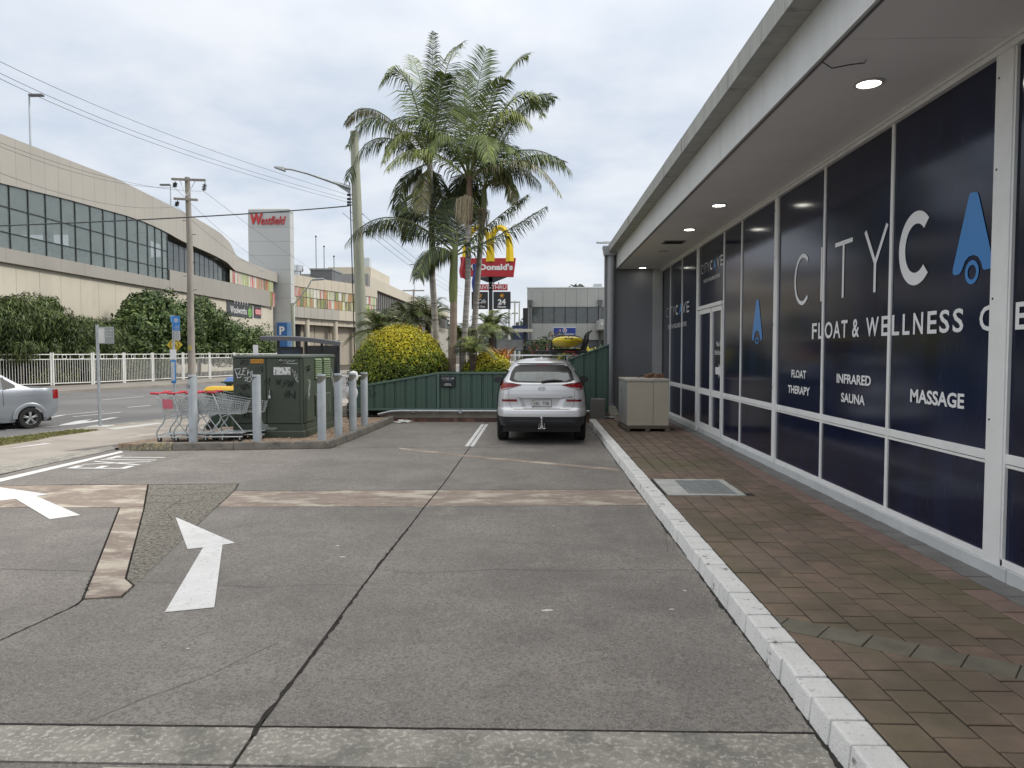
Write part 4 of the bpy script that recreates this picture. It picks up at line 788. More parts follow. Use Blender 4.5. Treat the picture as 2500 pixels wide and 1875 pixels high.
# car park deck behind
dk = thing('parking_deck', 'cream and grey parking deck with a slatted screen beyond the wing', 'building', (-40, 150, 0)); m_cr2 = mat('deck_cream', (.50, .46, .38), .7, var=.04, vs=.2)
MB().box(-70, -26.2, 112.5, 215, 0, 8.6).build('lower_wall', m_clad, dk, W=True); MB().box(-70, -26.6, 112.8, 215, 8.61, 12.0).build('deck', m_pg, dk, W=True)
for i in range(64): yy_ = 113 + i * 1.55; MB().box(-26.58, -26.4, yy_, yy_ + .9, 9.2, 11.9).build('screen_slat', mat('screen_grey', (.16, .155, .15), .7), dk, W=True)
MB().box(-70, -25.9, 112, 215, 12.01, 13.8).build('parapet', m_cr2, dk, W=True); MB().box(-70, -26.0, 111.5, 111.98, 11.3, 14.1).build('end_parapet', mat('deck_grey', (.27, .27, .265), .7), dk, W=True)
MB().box(-36, -28.5, 124, 140, 13.82, 16.6).build('lift_overrun', m_cr2, dk, W=True); MB().box(-30.2, -28.9, 124.5, 126, 16.61, 18.3).build('tank', mat('tank_grey', (.5, .54, .56), .4), dk, W=True)
MB().box(-70, -26.1, 112.4, 215, 8.2, 8.58).build('string_course', m_cr2, dk, W=True)
for i in range(10): yy_ = 116 + i * 5.; MB().box(-26.19, -26.13, yy_, yy_ + 4.2, 6.6, 7.9).build('printed_pane', random.choice(m_prt), dk, W=True)
p = aty(970, 660, 150); rooflamp(-27, 160, 13.81, 7.5, 'thin grey lamp on the parapet of the parking deck', 1.2, -1)
# ======================= VEGETATION =======================
def bump3(p, s, k=0.): return (np.sin(p[:, 0] * s + 1.3 + k) * np.sin(p[:, 1] * s * 1.1 + 2.1 + k) + np.sin(p[:, 2] * s * 1.2 + .7 + k) * np.sin(p[:, 0] * s * .8 + 4 + k) + .6 * np.sin(p[:, 1] * s * 2.3 + k) * np.sin(p[:, 2] * s * 2.1 + 1)) / 2.2
def leaf_mesh(name, P, Nn, size, asp, midx, mats, parent=None, W=True, up=0., label=None, cat=None, kind=None, group=None):
    n = len(P); rnd = np.random.normal(size=(n, 3)); nn = Nn + rnd * .55; nn /= np.linalg.norm(nn, axis=1)[:, None]
    t = np.random.normal(size=(n, 3)); t[:, 2] += up; t -= nn * np.sum(t * nn, 1)[:, None]; t /= np.linalg.norm(t, axis=1)[:, None]; b = np.cross(nn, t)
    s = (size * np.random.uniform(.65, 1.3, n))[:, None]; V = np.empty((n, 4, 3)); V[:, 0] = P - t * s; V[:, 1] = P + b * s * asp + nn * s * .12; V[:, 2] = P + t * s; V[:, 3] = P - b * s * asp + nn * s * .12
    V = V.reshape(-1, 3)
    off = np.array(WL[parent.name]) if parent is not None else np.array([V[:, 0].mean(), V[:, 1].mean(), V[:, 2].min()])
    me = bpy.data.meshes.new(name); me.vertices.add(4 * n); me.vertices.foreach_set('co', (V - off).astype(np.float32).ravel())
    me.loops.add(4 * n); me.loops.foreach_set('vertex_index', np.arange(4 * n, dtype=np.int32)); me.polygons.add(n)
    me.polygons.foreach_set('loop_start', np.arange(0, 4 * n, 4, dtype=np.int32))
    for m in mats: me.materials.append(m)
    me.polygons.foreach_set('material_index', np.asarray(midx, dtype=np.int32)); me.update(); me.validate()
    o = bpy.data.objects.new(name, me); COL.objects.link(o)
    if parent is not None: o.parent = parent; WL[o.name] = WL[parent.name]
    else: o.location = off; WL[o.name] = Vector(off)
    return tag(o, label, cat, group, kind)
def ell(c, r, n, k=0., depth=.22, amp=.12, fs=3., zmin=None):
    d = np.random.normal(size=(n, 3)); d /= np.linalg.norm(d, axis=1)[:, None]
    q = 1 - depth * np.random.rand(n) ** 1.6; q = q * (1 + amp * bump3(d * fs, 1.7, k)); P = np.array(c) + d * np.array(r) * q[:, None]
    Nn = d / np.array(r); Nn /= np.linalg.norm(Nn, axis=1)[:, None]
    if zmin is not None: ok = P[:, 2] > zmin; P, Nn = P[ok], Nn[ok]
    return P, Nn
def leafm(name, c, v=.25): return mat(name, c, .5, var=v, vs=3, spec=.35)
G_D = [leafm('leaf_dark', (.04, .068, .02)), leafm('leaf_mid', (.08, .125, .034)), leafm('leaf_pale', (.14, .19, .055))]  # three leaf greens, mixed by noise and at random
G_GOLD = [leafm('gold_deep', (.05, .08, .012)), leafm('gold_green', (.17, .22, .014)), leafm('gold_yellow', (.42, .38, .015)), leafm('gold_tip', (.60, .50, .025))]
m_bark = mat('bark_brown', (.075, .06, .045), .95, var=.3, vs=6, bump=.8, bs=25)
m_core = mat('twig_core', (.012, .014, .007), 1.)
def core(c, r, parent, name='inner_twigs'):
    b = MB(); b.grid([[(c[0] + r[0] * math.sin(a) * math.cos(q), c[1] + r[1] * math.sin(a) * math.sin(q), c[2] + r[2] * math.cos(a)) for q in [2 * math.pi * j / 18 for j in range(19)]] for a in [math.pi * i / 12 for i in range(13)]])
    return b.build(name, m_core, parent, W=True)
def dome(name, lab, c, r, n, ls, mats, zlo, zhi, zmin, seed=0., cat='shrub', pw=1.):
    t = thing(name, lab, cat, (c[0], c[1], .1)); P, Nn = ell(c, r, n, seed, .13, .04, 6., zmin); P2 = P + Nn * (np.random.rand(len(P)) ** 7 * .10)[:, None]
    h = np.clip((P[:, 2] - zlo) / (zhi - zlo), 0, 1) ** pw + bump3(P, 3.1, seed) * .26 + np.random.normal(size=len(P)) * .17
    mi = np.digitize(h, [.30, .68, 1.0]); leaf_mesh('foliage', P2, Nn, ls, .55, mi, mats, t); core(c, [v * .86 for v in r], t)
    for i in range(3): MB().tube([(c[0] + random.uniform(-.1, .1), c[1], .1), (c[0] + random.uniform(-.4, .4) * r[0], c[1] + random.uniform(-.3, .3) * r[1], c[2])], [.05, .03], 6).build('stem', m_bark, t, W=True)
    return t
p = aty(865, 800, 20.75)
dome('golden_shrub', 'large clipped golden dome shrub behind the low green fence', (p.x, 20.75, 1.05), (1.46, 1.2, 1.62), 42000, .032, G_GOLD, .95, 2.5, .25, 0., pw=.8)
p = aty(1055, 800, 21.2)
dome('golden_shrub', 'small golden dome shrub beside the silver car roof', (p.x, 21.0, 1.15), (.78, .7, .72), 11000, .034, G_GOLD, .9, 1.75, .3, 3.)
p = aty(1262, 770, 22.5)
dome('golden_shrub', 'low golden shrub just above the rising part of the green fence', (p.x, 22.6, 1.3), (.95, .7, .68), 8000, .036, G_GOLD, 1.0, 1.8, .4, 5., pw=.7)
# flowering bush and small conifers behind the kayak
p = aty(1185, 765, 24); t = thing('flowering_bush', 'loose dark bush with pink flowers behind the yellow kayak', 'shrub', (p.x, 24, .1))
P, Nn = ell((p.x, 24, 1.55), (.95, .7, .95), 5000, 2., .5, .25, 3, .3); mi = np.random.choice([0, 1, 2, 3], len(P), p=[.5, .28, .12, .10])
leaf_mesh('foliage', P, Nn, .055, .4, mi, G_D + [mat('pink_petal', (.42, .10, .12), .6, var=.3)], t); MB().tube([(p.x, 24, .1), (p.x + .1, 24, 1.4)], [.05, .03], 6).build('stem', m_bark, t, W=True)
t = thing('flowering_bush', 'dark twiggy bush at the rear corner of the silver car roof', 'shrub', (1.12, 20.2, .1))
P, Nn = ell((1.1, 20.2, 1.55), (.5, .4, .42), 2600, 4., .6, .3, 3, .3); leaf_mesh('foliage', P, Nn, .04, .45, np.random.choice([0, 1, 2, 3], len(P), p=[.55, .27, .12, .06]), G_D + [mat('pink_petal', (.42, .10, .12), .6, var=.3)], t); MB().tube([(1.1, 20.2, .1), (1.1, 20.2, 1.5)], [.04, .02], 6).build('stem', m_bark, t, W=True)
for i, (x, h) in enumerate(((1268, 741), (1284, 748), (1297, 744), (1310, 747))):
    p = aty(x, h, 27.5); t = thing('conifer', 'small dark green cone conifer beyond the green fence', 'conifer', (p.x, 27.5, .1), group='row of small conifers beyond the fence')
    P, Nn = ell((p.x, 27.5, p.z - .75), (.24, .24, .78), 2200, i, .3, .1); P[:, 0] = p.x + (P[:, 0] - p.x) * np.clip(1.2 - (P[:, 2] - p.z + 1.5) / 1.7, .1, 1); leaf_mesh('foliage', P, Nn, .03, .4, np.random.choice([0, 1, 2], len(P), p=[.5, .35, .15]), G_D, t); MB().cyl((p.x, 27.5, .1), (p.x, 27.5, p.z - .6), .05, n=6).build('trunk', m_bark, t, W=True)
# ---------------- palms ----------------
m_fr = [leafm('frond_dark', (.06, .08, .038), .3), leafm('frond_green', (.13, .175, .055), .3), leafm('frond_yellow', (.25, .29, .07), .3), mat('rachis', (.16, .17, .06), .6, var=.2), leafm('frond_dry', (.26, .235, .135), .3)]
m_trk = mat('palm_trunk', (.33, .31, .28), .9, var=.35, vs=1.4, bump=.6, bs=3, stretch=(.6, .6, 11), stain=[((.10, .09, .08), 1.2, (.52, .62), .7)])
m_trk2 = mat('palm_trunk_pinkish', (.27, .205, .16), .85, var=.2, vs=1., stretch=(.6, .6, 9), bump=.4, bs=3, stain=[((.42, .38, .33), 1.3, (.6, .66), .6), ((.14, .11, .09), 1, (.55, .7), .5)])
m_cs = mat('crownshaft_green', (.17, .20, .065), .5, var=.15, vs=1.5, stain=[((.10, .075, .045), 2, (.58, .7), .6)], stretch=(1, 1, .3)); m_csr = mat('crownshaft_russet', (.15, .075, .052), .55, var=.2, vs=2, stain=[((.24, .19, .11), 2.5, (.52, .66), .7)], stretch=(1, 1, .3))
def frond(parent, b, c, t_, nl=80, ll=.62, droop=.5, wd=.019, mi=1, name='frond'):
    C = bez(b, c, t_, 26); L_ = sum((C[i + 1] - C[i]).length for i in range(26)); mb = MB(); mb.tube(C, [lerp(.028, .005, i / 26) for i in range(27)], 5, 3)
    for j in range(nl):
        f = .10 + .90 * (j + random.uniform(-.3, .3)) / nl; f = min(max(f, .05), 1.); k = f * 26; i = min(int(k), 25); p_ = C[i].lerp(C[i + 1], k - i); T = (C[i + 1] - C[i]).normalized()
        upv = Vector((0, 0, 1)) if abs(T.z) < .93 else Vector((0, -1, 0)); S_ = T.cross(upv).normalized(); U = S_.cross(T)
        ln = ll * (math.sin(math.pi * min(1, .16 + f * .80)) ** .55) * random.uniform(.85, 1.1)
        if f > .97: ln *= .6
        for sd_ in (-1, 1):
            if random.random() < .04: continue
            d = (S_ * sd_ * .85 + T * lerp(.45, .8, f) + U * .18).normalized(); g1 = Vector((0, 0, -1)) * droop * random.uniform(.6, 1.3)
            q1 = p_ + (d + g1 * .45).normalized() * ln * .5; q2 = q1 + (d * .8 + g1 * 1.4).normalized() * ln * .5
            side = d.cross(Vector((0, 0, 1)).cross(d)).normalized() if random.random() < .0 else (T - d * T.dot(d)).normalized()
            w0 = side * wd * random.uniform(.8, 1.2); m_ = mi if random.random() < .72 else random.choice((0, 1, 2))
            mb.add([p_ - w0 * .5, p_ + w0 * .5, q1 + w0, q1 - w0, q2], [(0, 1, 2, 3), (3, 2, 4)], m_)
    return mb.build(name, m_fr, parent, W=True, fixn=False)
def palm(lab, Y, trunk, rad, crown, fr, mtrk, mcs, cs=None):
    g0 = trunk[-1]; bx_ = aty(g0[0], g0[1], Y); t = thing('king_palm', lab, 'palm tree', (bx_.x, Y, .1), group='king palms behind the fence')
    pts = [aty(x, y, Y) for x, y in trunk]; pts.append(Vector((pts[-1].x, Y, .05))); n = 14; P = []
    for a, b in zip(pts, pts[1:]): P += [a.lerp(b, i / n) for i in range(n)]
    P.append(pts[-1]); MB().tube(P, [rad * lerp(.92, 1.12, i / len(P)) * (1.0 + (.03 if i % 2 else 0)) for i in range(len(P))], 14).build('trunk', mtrk, t, W=True, smooth=60)
    if cs:
        q = [aty(x, y, Y) for x, y, r in cs]; MB().tube(q, [r for _, _, r in cs], 14).build('crownshaft', mcs, t, W=True, smooth=60)
    b = aty(*crown, Y)
    for (tx, ty, cx, cy, dy, dr, mi) in fr: frond(t, b + Vector((0, 0, random.uniform(-.1, .1))), aty(cx, cy, Y + dy * .5), aty(tx, ty, Y + dy), droop=dr * 1.15 + .15, mi=mi, ll=(.86 if mi != 4 else .66) if ty > 80 else .42, wd=.016)
    return t
palm('tall king palm with the highest upright frond, its trunk beside the golden dome', 21.9, [(928, 352), (932, 450), (934, 600), (944, 760)], .092, (928, 360),
     [(937, 66, 930, 200, .2, .15, 0), (1000, 92, 955, 105, .9, .4, 1), (818, 190, 880, 65, -.5, .55, 2), (752, 318, 800, 170, 0, 1., 1), (745, 270, 800, 165, .7, 1., 4), (752, 392, 790, 225, -.6, 1.1, 0), (828, 352, 880, 210, -1.1, .9, 2), (890, 120, 925, 200, 1.2, .3, 1), (1010, 250, 985, 180, 1.2, .8, 0),
      (868, 470, 850, 370, .5, 1., 0), (880, 520, 880, 410, -.4, .9, 0), (955, 500, 960, 390, .6, .9, 0), (960, 160, 945, 200, -.8, .4, 1), (912, 460, 905, 390, -.7, .8, 4)], m_trk, m_cs)
palm('king palm with russet crownshaft and a cream flower tassel', 21.0, [(1012, 478), (1011, 600), (1000, 790)], .085, (1013, 388),
     [(1052, 104, 1012, 240, 0, .12, 1), (1000, 150, 1004, 230, .8, .3, 0), (1140, 120, 1080, 130, .6, .3, 2), (1172, 250, 1130, 110, .2, .6, 2), (1150, 275, 1085, 170, -.6, .9, 2), (1198, 212, 1130, 170, .9, .5, 1), (1235, 372, 1150, 270, -.1, 1., 1), (1212, 425, 1150, 290, -.8, 1., 4), (930, 330, 950, 235, -.8, .8, 1), (845, 262, 930, 215, -.4, .9, 1), (835, 365, 900, 270, -1.2, .9, 2), (1056, 350, 1045, 215, -1.6, .9, 1), (1108, 425, 1092, 310, .4, 1., 1), (955, 215, 985, 210, 1., .5, 0), (1090, 170, 1050, 190, -.9, .4, 1)],
     m_trk, m_csr, [(1013, 378, .06), (1014, 400, .085), (1014, 440, .095), (1012, 470, .115), (1012, 484, .088)])
palm('king palm with green crownshaft leaning right behind the russet one', 21.7, [(1043, 468), (1032, 600), (1020, 770)], .088, (1046, 408),
     [(1168, 400, 1110, 320, .2, 1., 0), (1185, 225, 1120, 190, .8, .6, 1), (1222, 350, 1140, 300, 1., 1., 1), (1112, 440, 1100, 340, -.4, 1.1, 4), (975, 430, 1000, 330, .7, 1., 0), (950, 470, 980, 385, 1., 1., 0), (1110, 330, 1090, 270, -.9, .7, 1), (1010, 470, 1015, 410, 1.1, .9, 0), (1060, 300, 1050, 330, 1.1, .4, 0), (1120, 250, 1090, 240, 1.2, .4, 0)],
     m_trk, m_cs, [(1046, 400, .06), (1046, 425, .09), (1044, 470, .098)])
palm('short stout king palm with bulging green crownshaft and long low fronds', 20.9, [(980, 648), (979, 720), (976, 800)], .112, (984, 545),
     [(745, 530, 830, 400, -.4, 1., 0), (790, 500, 860, 430, .5, 1.1, 0), (1180, 446, 1070, 520, -.2, .5, 0), (1140, 420, 1070, 470, .6, .6, 0), (905, 600, 915, 500, -.9, .9, 0), (1000, 430, 990, 480, .4, .3, 0), (868, 470, 920, 430, .8, .7, 0), (915, 590, 930, 520, .6, .9, 0), (905, 420, 945, 460, 1.1, .4, 0), (950, 400, 965, 460, 1.3, .3, 0)],
     m_trk2, m_cs, [(984, 530, .07), (982, 550, .10), (980, 585, .118), (979, 625, .132), (979, 652, .115)])
for i, (x, y, h, lb) in enumerate(((1000, 425, 66, 'cream flower tassel hanging below the russet crownshaft'), (1036, 452, 60, 'dry tan seed tassel hanging beside the leaning palm'))):
    Yy = 20.85 if i == 0 else 21.4; b = MB(); o = aty(x + (6 if i == 0 else 4), y, Yy)
    for k in range(110):
        a = random.uniform(0, 6.28); r = random.uniform(.05, .30); r = .27 * random.random() ** .6; e = aty(x - 4, y + h * random.uniform(.55, 1.12) * (1.05 - r), Yy); q = o + Vector((math.cos(a) * r, math.sin(a) * r * .8, .05 - r * .55 + random.uniform(-.05, .05))); b.tube([o, q, Vector((q.x + random.uniform(-.05, .03) - .03, q.y, e.z))], [.008, .007, .005], 3)
    b.build('palm_tassel', mat('tassel_cream', (.52, .45, .31), .8, var=.2) if i == 0 else mat('tassel_tan', (.30, .24, .16), .8, var=.25), W=True, label=lb, cat='tassel', fixn=False)
def bushpalm(lab, x, y, Y, nf, R_, ll, mi, wd=.009, up=1., hz=None, grp=None):
    c = aty(x, y, Y); t = thing('date_palm', lab, 'palm', (c.x, Y, .1)); MB().tube([(c.x, Y, .05), (c.x, Y, c.z - .05)], [.13, .1], 8).build('trunk', m_bark, t, W=True)
    for i in range(nf):
        a = random.uniform(0, 6.28); el = random.uniform(-.1, 1.15) * up; rr = R_ * random.uniform(.75, 1.1); d = Vector((math.cos(a) * math.cos(el), math.sin(a) * math.cos(el), math.sin(el)))
        tip = c + d * rr + Vector((0, 0, -.28 * rr)); ct = c + d * rr * .6 + Vector((0, 0, .28 * rr))
        frond(t, c, ct, tip, 30, ll, .3, wd, random.choice(mi))
    return t
m_fr_dark = [0, 0, 1]
bushpalm('fine-leaved date palm clump above the left of the golden dome', 820, 722, 22.6, 46, 1.1, .34, [0, 1, 1], .0055)
bushpalm('fine-leaved date palm clump between the dome and the tall trunk', 885, 700, 23.2, 50, 1.2, .34, [0, 1, 1], .0055)
bushpalm('date palm clump right behind the stout palm trunk', 925, 690, 23.6, 34, 1.15, .34, [0, 1, 0], .0055)
bushpalm('pale cycad-like palm with upright fan beyond the tassels', 1062, 712, 24.0, 40, .95, .30, [1, 2, 1], .0075)
bushpalm('low grey-green palm arching over the fence at the trunks', 1022, 762, 20.5, 24, .8, .26, [1, 2, 4], .0055)
bushpalm('small yellow-green palm tuft between the two middle trunks', 1000, 735, 21.4, 16, .65, .26, [2, 1], .007)
t = thing('bromeliad', 'orange spiky bromeliad beside the small golden dome', 'plant', (aty(1082, 770, 22).x, 22, .1)); b = MB()
for i in range(60):
    c = aty(1082, 775, 22); a = random.uniform(0, 6.28); d = Vector((math.cos(a) * .35, math.sin(a) * .35, 1)).normalized(); ln = random.uniform(.35, .62); s_ = d.orthogonal().normalized() * .025; c = c + Vector((random.uniform(-.25, .25), random.uniform(-.2, .2), -.1)); q = c + d * ln * .6; e = q + (d + Vector((math.cos(a) * .5, math.sin(a) * .5, -.2))).normalized() * ln * .4; b.add([c - s_, c + s_, q + s_, q - s_, e], [(0, 1, 2, 3), (3, 2, 4)])
b.build('blades', mat('orange_blade', (.42, .17, .035), .6, var=.35, vs=12), t, W=True, fixn=False)
# soil behind the fence
slab('planting_bed', [(-8, 19.5), (8, 21), (8, 26), (-6.2, 26), (-6.6, 21)], -.05, .10, mat('bed_soil', (.06, .05, .035), 1., var=.3), kind='structure')
# ---------------- shrubs and trees along the centre ----------------
def tree(name, lab, blobs, n, ls, asp, mats, pr, up=0., cat='tree', grp=None, base=None):
    bx_ = base or (sum(b[0][0] for b in blobs) / len(blobs), sum(b[0][1] for b in blobs) / len(blobs)); t = thing(name, lab, cat, (bx_[0], bx_[1], .12), group=grp); PP, NN = [], []
    tot = sum(b[1][0] * b[1][2] for b in blobs)
    for i, (c, r) in enumerate(blobs): P, Nn = ell(c, r, int(n * r[0] * r[2] / tot), i * 1.7 + bx_[1], .55, .28, 3.2, .2); PP.append(P); NN.append(Nn)
    P, Nn = np.concatenate(PP), np.concatenate(NN); hh = bump3(P, 1.3) * .25 + np.random.normal(size=len(P)) * .25 + .5
    leaf_mesh('crown', P, Nn, ls, asp, np.digitize(hh, pr), mats, t, up=up)
    top = max(b[0][2] for b in blobs); MB().tube([(bx_[0], bx_[1], .05), (bx_[0] + .1, bx_[1], top * .5), (bx_[0], bx_[1] + .1, top * .85)], [.16, .12, .06], 8).build('trunk', m_bark, t, W=True)
    for c, r in blobs: MB().tube([(bx_[0], bx_[1], top * .35), tuple(lerp((bx_[0], bx_[1], top * .4)[k], c[k], .6) + random.uniform(-.1, .1) for k in range(3)), c], [.07, .05, .02], 6).build('limb', m_bark, t, W=True)
    return t
def blob(x, y, rx_px, ry_px, Xp):
    c = atx(x, y, Xp); s = c.y * .001 * .6457; return ((c.x, c.y, max(c.z, .6)), (max(.5, rx_px * s * 1.2), max(.5, rx_px * s), ry_px * s))
tree('street_tree', 'tallest rounded dark green tree left of the timber pole', [blob(330, 690, 62, 62, -26.6), blob(290, 720, 48, 50, -26.3), blob(365, 715, 48, 55, -26.4), blob(325, 655, 30, 30, -26.8), blob(300, 670, 34, 30, -26.6), blob(280, 750, 40, 34, -26.2), blob(325, 755, 45, 34, -26.2), blob(370, 755, 40, 34, -26.2)], 21000, .14, .5, G_D, [.42, .80], grp='dark trees along the white fence')
tree('street_tree', 'dark green tree directly behind the timber power pole', [blob(425, 690, 48, 48, -25.6), blob(400, 715, 44, 48, -25.3), blob(455, 715, 48, 50, -25.4), blob(430, 665, 26, 24, -25.7), blob(405, 755, 40, 32, -25.2), blob(450, 755, 40, 32, -25.2)], 17000, .13, .5, G_D, [.42, .80], grp='dark trees along the white fence')
tree('street_tree', 'dark green tree below the supermarket sign', [blob(500, 728, 42, 36, -24.8), blob(478, 735, 40, 38, -24.6), blob(532, 742, 36, 30, -24.6), blob(490, 765, 40, 28, -24.5), blob(530, 765, 36, 26, -24.5)], 13000, .12, .5, G_D, [.40, .78], grp='dark trees along the white fence')
tree('street_tree', 'rounded green tree at the right end beside the bus shelter', [blob(558, 738, 32, 38, -24.0), blob(540, 752, 30, 32, -23.8), blob(575, 755, 22, 28, -23.9), blob(560, 775, 34, 24, -23.8)], 6500, .10, .5, G_D, [.36, .72], grp='dark trees along the white fence')
m_cal = [leafm('callistemon_dark', (.05, .075, .026)), leafm('callistemon', (.10, .14, .042)), leafm('callistemon_pale', (.16, .20, .07))]
tree('bottlebrush_bush', 'tall feathery olive bush at the left end of the white fence', [blob(50, 690, 70, 55, -27.2), blob(0, 705, 60, 60, -27.4), blob(95, 700, 48, 48, -27.0), blob(105, 665, 22, 26, -27.1), blob(20, 668, 30, 28, -27.3), blob(-60, 700, 60, 60, -27.6), blob(20, 755, 55, 36, -27.1), blob(80, 755, 50, 34, -27.)], 22000, .18, .15, m_cal, [.45, .82], up=2.2, cat='shrub', grp='feathery bushes behind the white fence')
tree('bottlebrush_bush', 'lower feathery bush between the tall bush and the rounded tree', [blob(185, 725, 62, 42, -26.6), blob(140, 730, 45, 42, -26.7), blob(235, 735, 45, 36, -26.4), blob(180, 700, 26, 18, -26.7), blob(150, 760, 50, 30, -26.5), blob(210, 760, 50, 30, -26.4)], 12000, .15, .15, m_cal, [.42, .80], up=2., cat='shrub', grp='feathery bushes behind the white fence')
G_HG = [leafm('hedge_dark', (.03, .045, .01)), leafm('hedge_green', (.08, .10, .015)), leafm('hedge_gold', (.22, .19, .02))]
def hedge(lab, pts, h, wd, n, mats, pr, grp):
    t = thing('hedge', lab, 'hedge', (pts[0][0], pts[0][1], .12), group=grp); A = np.array(pts, float); k = np.random.randint(0, len(A) - 1, n); f = np.random.rand(n)[:, None]; C = A[k] * (1 - f) + A[k + 1] * f
    u = np.random.rand(n); side = np.where(u < .5, 1, -1); zz_ = np.random.rand(n) * h; top = np.random.rand(n) < .3; off = np.where(top, np.random.uniform(-1, 1, n), side) * wd; zz_ = np.where(top, h, zz_)
    d = A[k + 1] - A[k]; d /= np.linalg.norm(d, axis=1)[:, None]; nn = np.stack([d[:, 1], -d[:, 0]], 1); P = np.stack([C[:, 0] + nn[:, 0] * off, C[:, 1] + nn[:, 1] * off, .12 + zz_ + np.random.normal(size=n) * .04], 1); P += np.random.normal(size=P.shape) * .05
    Nn = np.stack([nn[:, 0] * side, nn[:, 1] * side, top * 2.], 1) + .01; hh = bump3(P, 1.1) * .35 + np.random.normal(size=n) * .25 + .45; leaf_mesh('foliage', P, Nn, .07, .6, np.digitize(hh, pr), mats, t)
    b = MB()
    for (x0, y0), (x1, y1) in zip(pts, pts[1:]):
        dd = Vector((y1 - y0, x0 - x1)).normalized() * wd * .85; b.hexa([(x0 - dd.x, y0 - dd.y, .1), (x1 - dd.x, y1 - dd.y, .1), (x1 + dd.x, y1 + dd.y, .1), (x0 + dd.x, y0 + dd.y, .1)], [(x0 - dd.x, y0 - dd.y, h * .97), (x1 - dd.x, y1 - dd.y, h * .97), (x1 + dd.x, y1 + dd.y, h * .97), (x0 + dd.x, y0 + dd.y, h * .97)])
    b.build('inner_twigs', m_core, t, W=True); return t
hedge('dark green clipped hedge behind the left panels of the white fence', [(-31, 30), (-27.8, 37.2)], 1.25, .5, 5000, G_HG, [.62, 1.1], 'hedges behind the white fence')
hedge('yellow-green clipped hedge behind the fence below the feathery bush', [(-27.6, 37.6), (-26.6, 40.4)], 1.3, .5, 5000, G_HG, [.25, .62], 'hedges behind the white fence')
hedge('mixed green clipped hedge behind the fence left of the bus sign', [(-26.5, 40.8), (-24.8, 48)], 1.25, .5, 7000, G_HG, [.5, .95], 'hedges behind the white fence')
# wooded hill far away
b = MB(); xs = np.linspace(-260, 420, 90); rows_ = []
for yy_, k in ((430, 0.), (445, .55), (470, .9), (520, 1.)): rows_.append([(x, yy_, k * (18 + 11 * math.sin(x * .021 + 1.0) + 6 * math.sin(x * .06) + 3.5 * math.sin(x * .21 + 2) + random.uniform(-1.5, 1.5) + (10 if x > 10 else 0))) for x in xs])
hl = b.grid(rows_).build('hill', mat('far_wood', (.075, .095, .075), .95, var=.35, vs=.12), W=True, kind='structure', fixn=False)
P = []; 
for _ in range(9000):
    i = random.uniform(0, 3); r0 = rows_[int(i)]; r1 = rows_[int(i) + 1]; j = random.uniform(0, 88); f = i - int(i); q = lambda r_: np.array(r_[int(j)]) * (1 - j % 1) + np.array(r_[int(j) + 1]) * (j % 1); P.append(q(r0) * (1 - f) + q(r1) * f + np.array([0, -1, random.uniform(0, 3)]))
P = np.array(P); leaf_mesh('far_wood', P, np.tile([0, -.7, .7], (len(P), 1)), 1.5, .8, np.random.choice([0, 1, 2], len(P), p=[.4, .4, .2]), [mat('far_leaf%d' % i, c, .9, var=.2) for i, c in enumerate([(.055, .07, .06), (.075, .095, .075), (.10, .12, .09)])], label='grey-green wooded hill on the horizon', cat='wood', kind='stuff')
# ======================= VEHICLES =======================
m_silver = mat('silver_paint', (.66, .67, .685), .30, .35, var=.02, vs=1, coat=.6)
m_silver2 = mat('silver_blue_paint', (.31, .335, .37), .30, .45, var=.02, vs=1, coat=.6)
m_cgl = mat('car_glass', (.012, .014, .015), .04, var=.1, spec=.7); m_cgl2 = mat('car_glass_clear', (.16, .18, .18), .05, var=.1, spec=.8, alpha=.65)
m_red = mat('tail_lamp_red', (.24, .004, .006), .18, var=.2, vs=30, coat=.2); m_rdk = mat('tail_lamp_dark', (.09, .004, .006), .2, coat=.1); m_rf = mat('reflector_red', (.22, .012, .02), .2, coat=.5)
m_plc = mat('plate_white', (.66, .67, .66), .5, var=.02); m_blk = mat('letter_black', (.015, .015, .015), .6); m_gap = mat('panel_gap', (.02, .02, .022), .8)
def wheel(parent, x, y, r, wd, side, spokes=5):
    w_ = MB(); w_.lathe((x, y, r), [(r * .62, -wd / 2), (r * .93, -wd / 2), (r, -wd * .36), (r, wd * .36), (r * .93, wd / 2), (r * .62, wd / 2), (r * .62, -wd / 2)], 32, ax='x'); o = w_.build('wheel', M_RUBBER, parent, smooth=35)
    xo = x + side * wd * .42; q = MB(); q.lathe((xo, y, r), [(r * .66, 0), (r * .62, side * .012), (r * .56, -side * .03), (r * .52, -side * .05)], 32, ax='x'); q.lathe((xo, y, r), [(0, side * .012), (r * .15, side * .012), (r * .17, -side * .02)], 20, ax='x')
    for k in range(spokes):
        for dd in (-.13, .13):
            a = 2 * math.pi * k / spokes + .3; c0, c1 = math.cos(a + dd * 1.5), math.cos(a + dd); s0, s1 = math.sin(a + dd * 1.5), math.sin(a + dd); p0 = Vector((xo, y + c0 * r * .1, r + s0 * r * .1)); p1 = Vector((xo - side * .01, y + c1 * r * .60, r + s1 * r * .60)); q.tube([p0, p1], [r * .07, r * .05], 6)
    q.build('rim', mat('alloy', (.48, .49, .50), .3, .8), o, smooth=40)
    MB().lathe((x - side * .02, y, r), [(0, 0), (r * .6, 0)], 20, ax='x').build('brake_disc', M_DKMETAL, o)
    return o
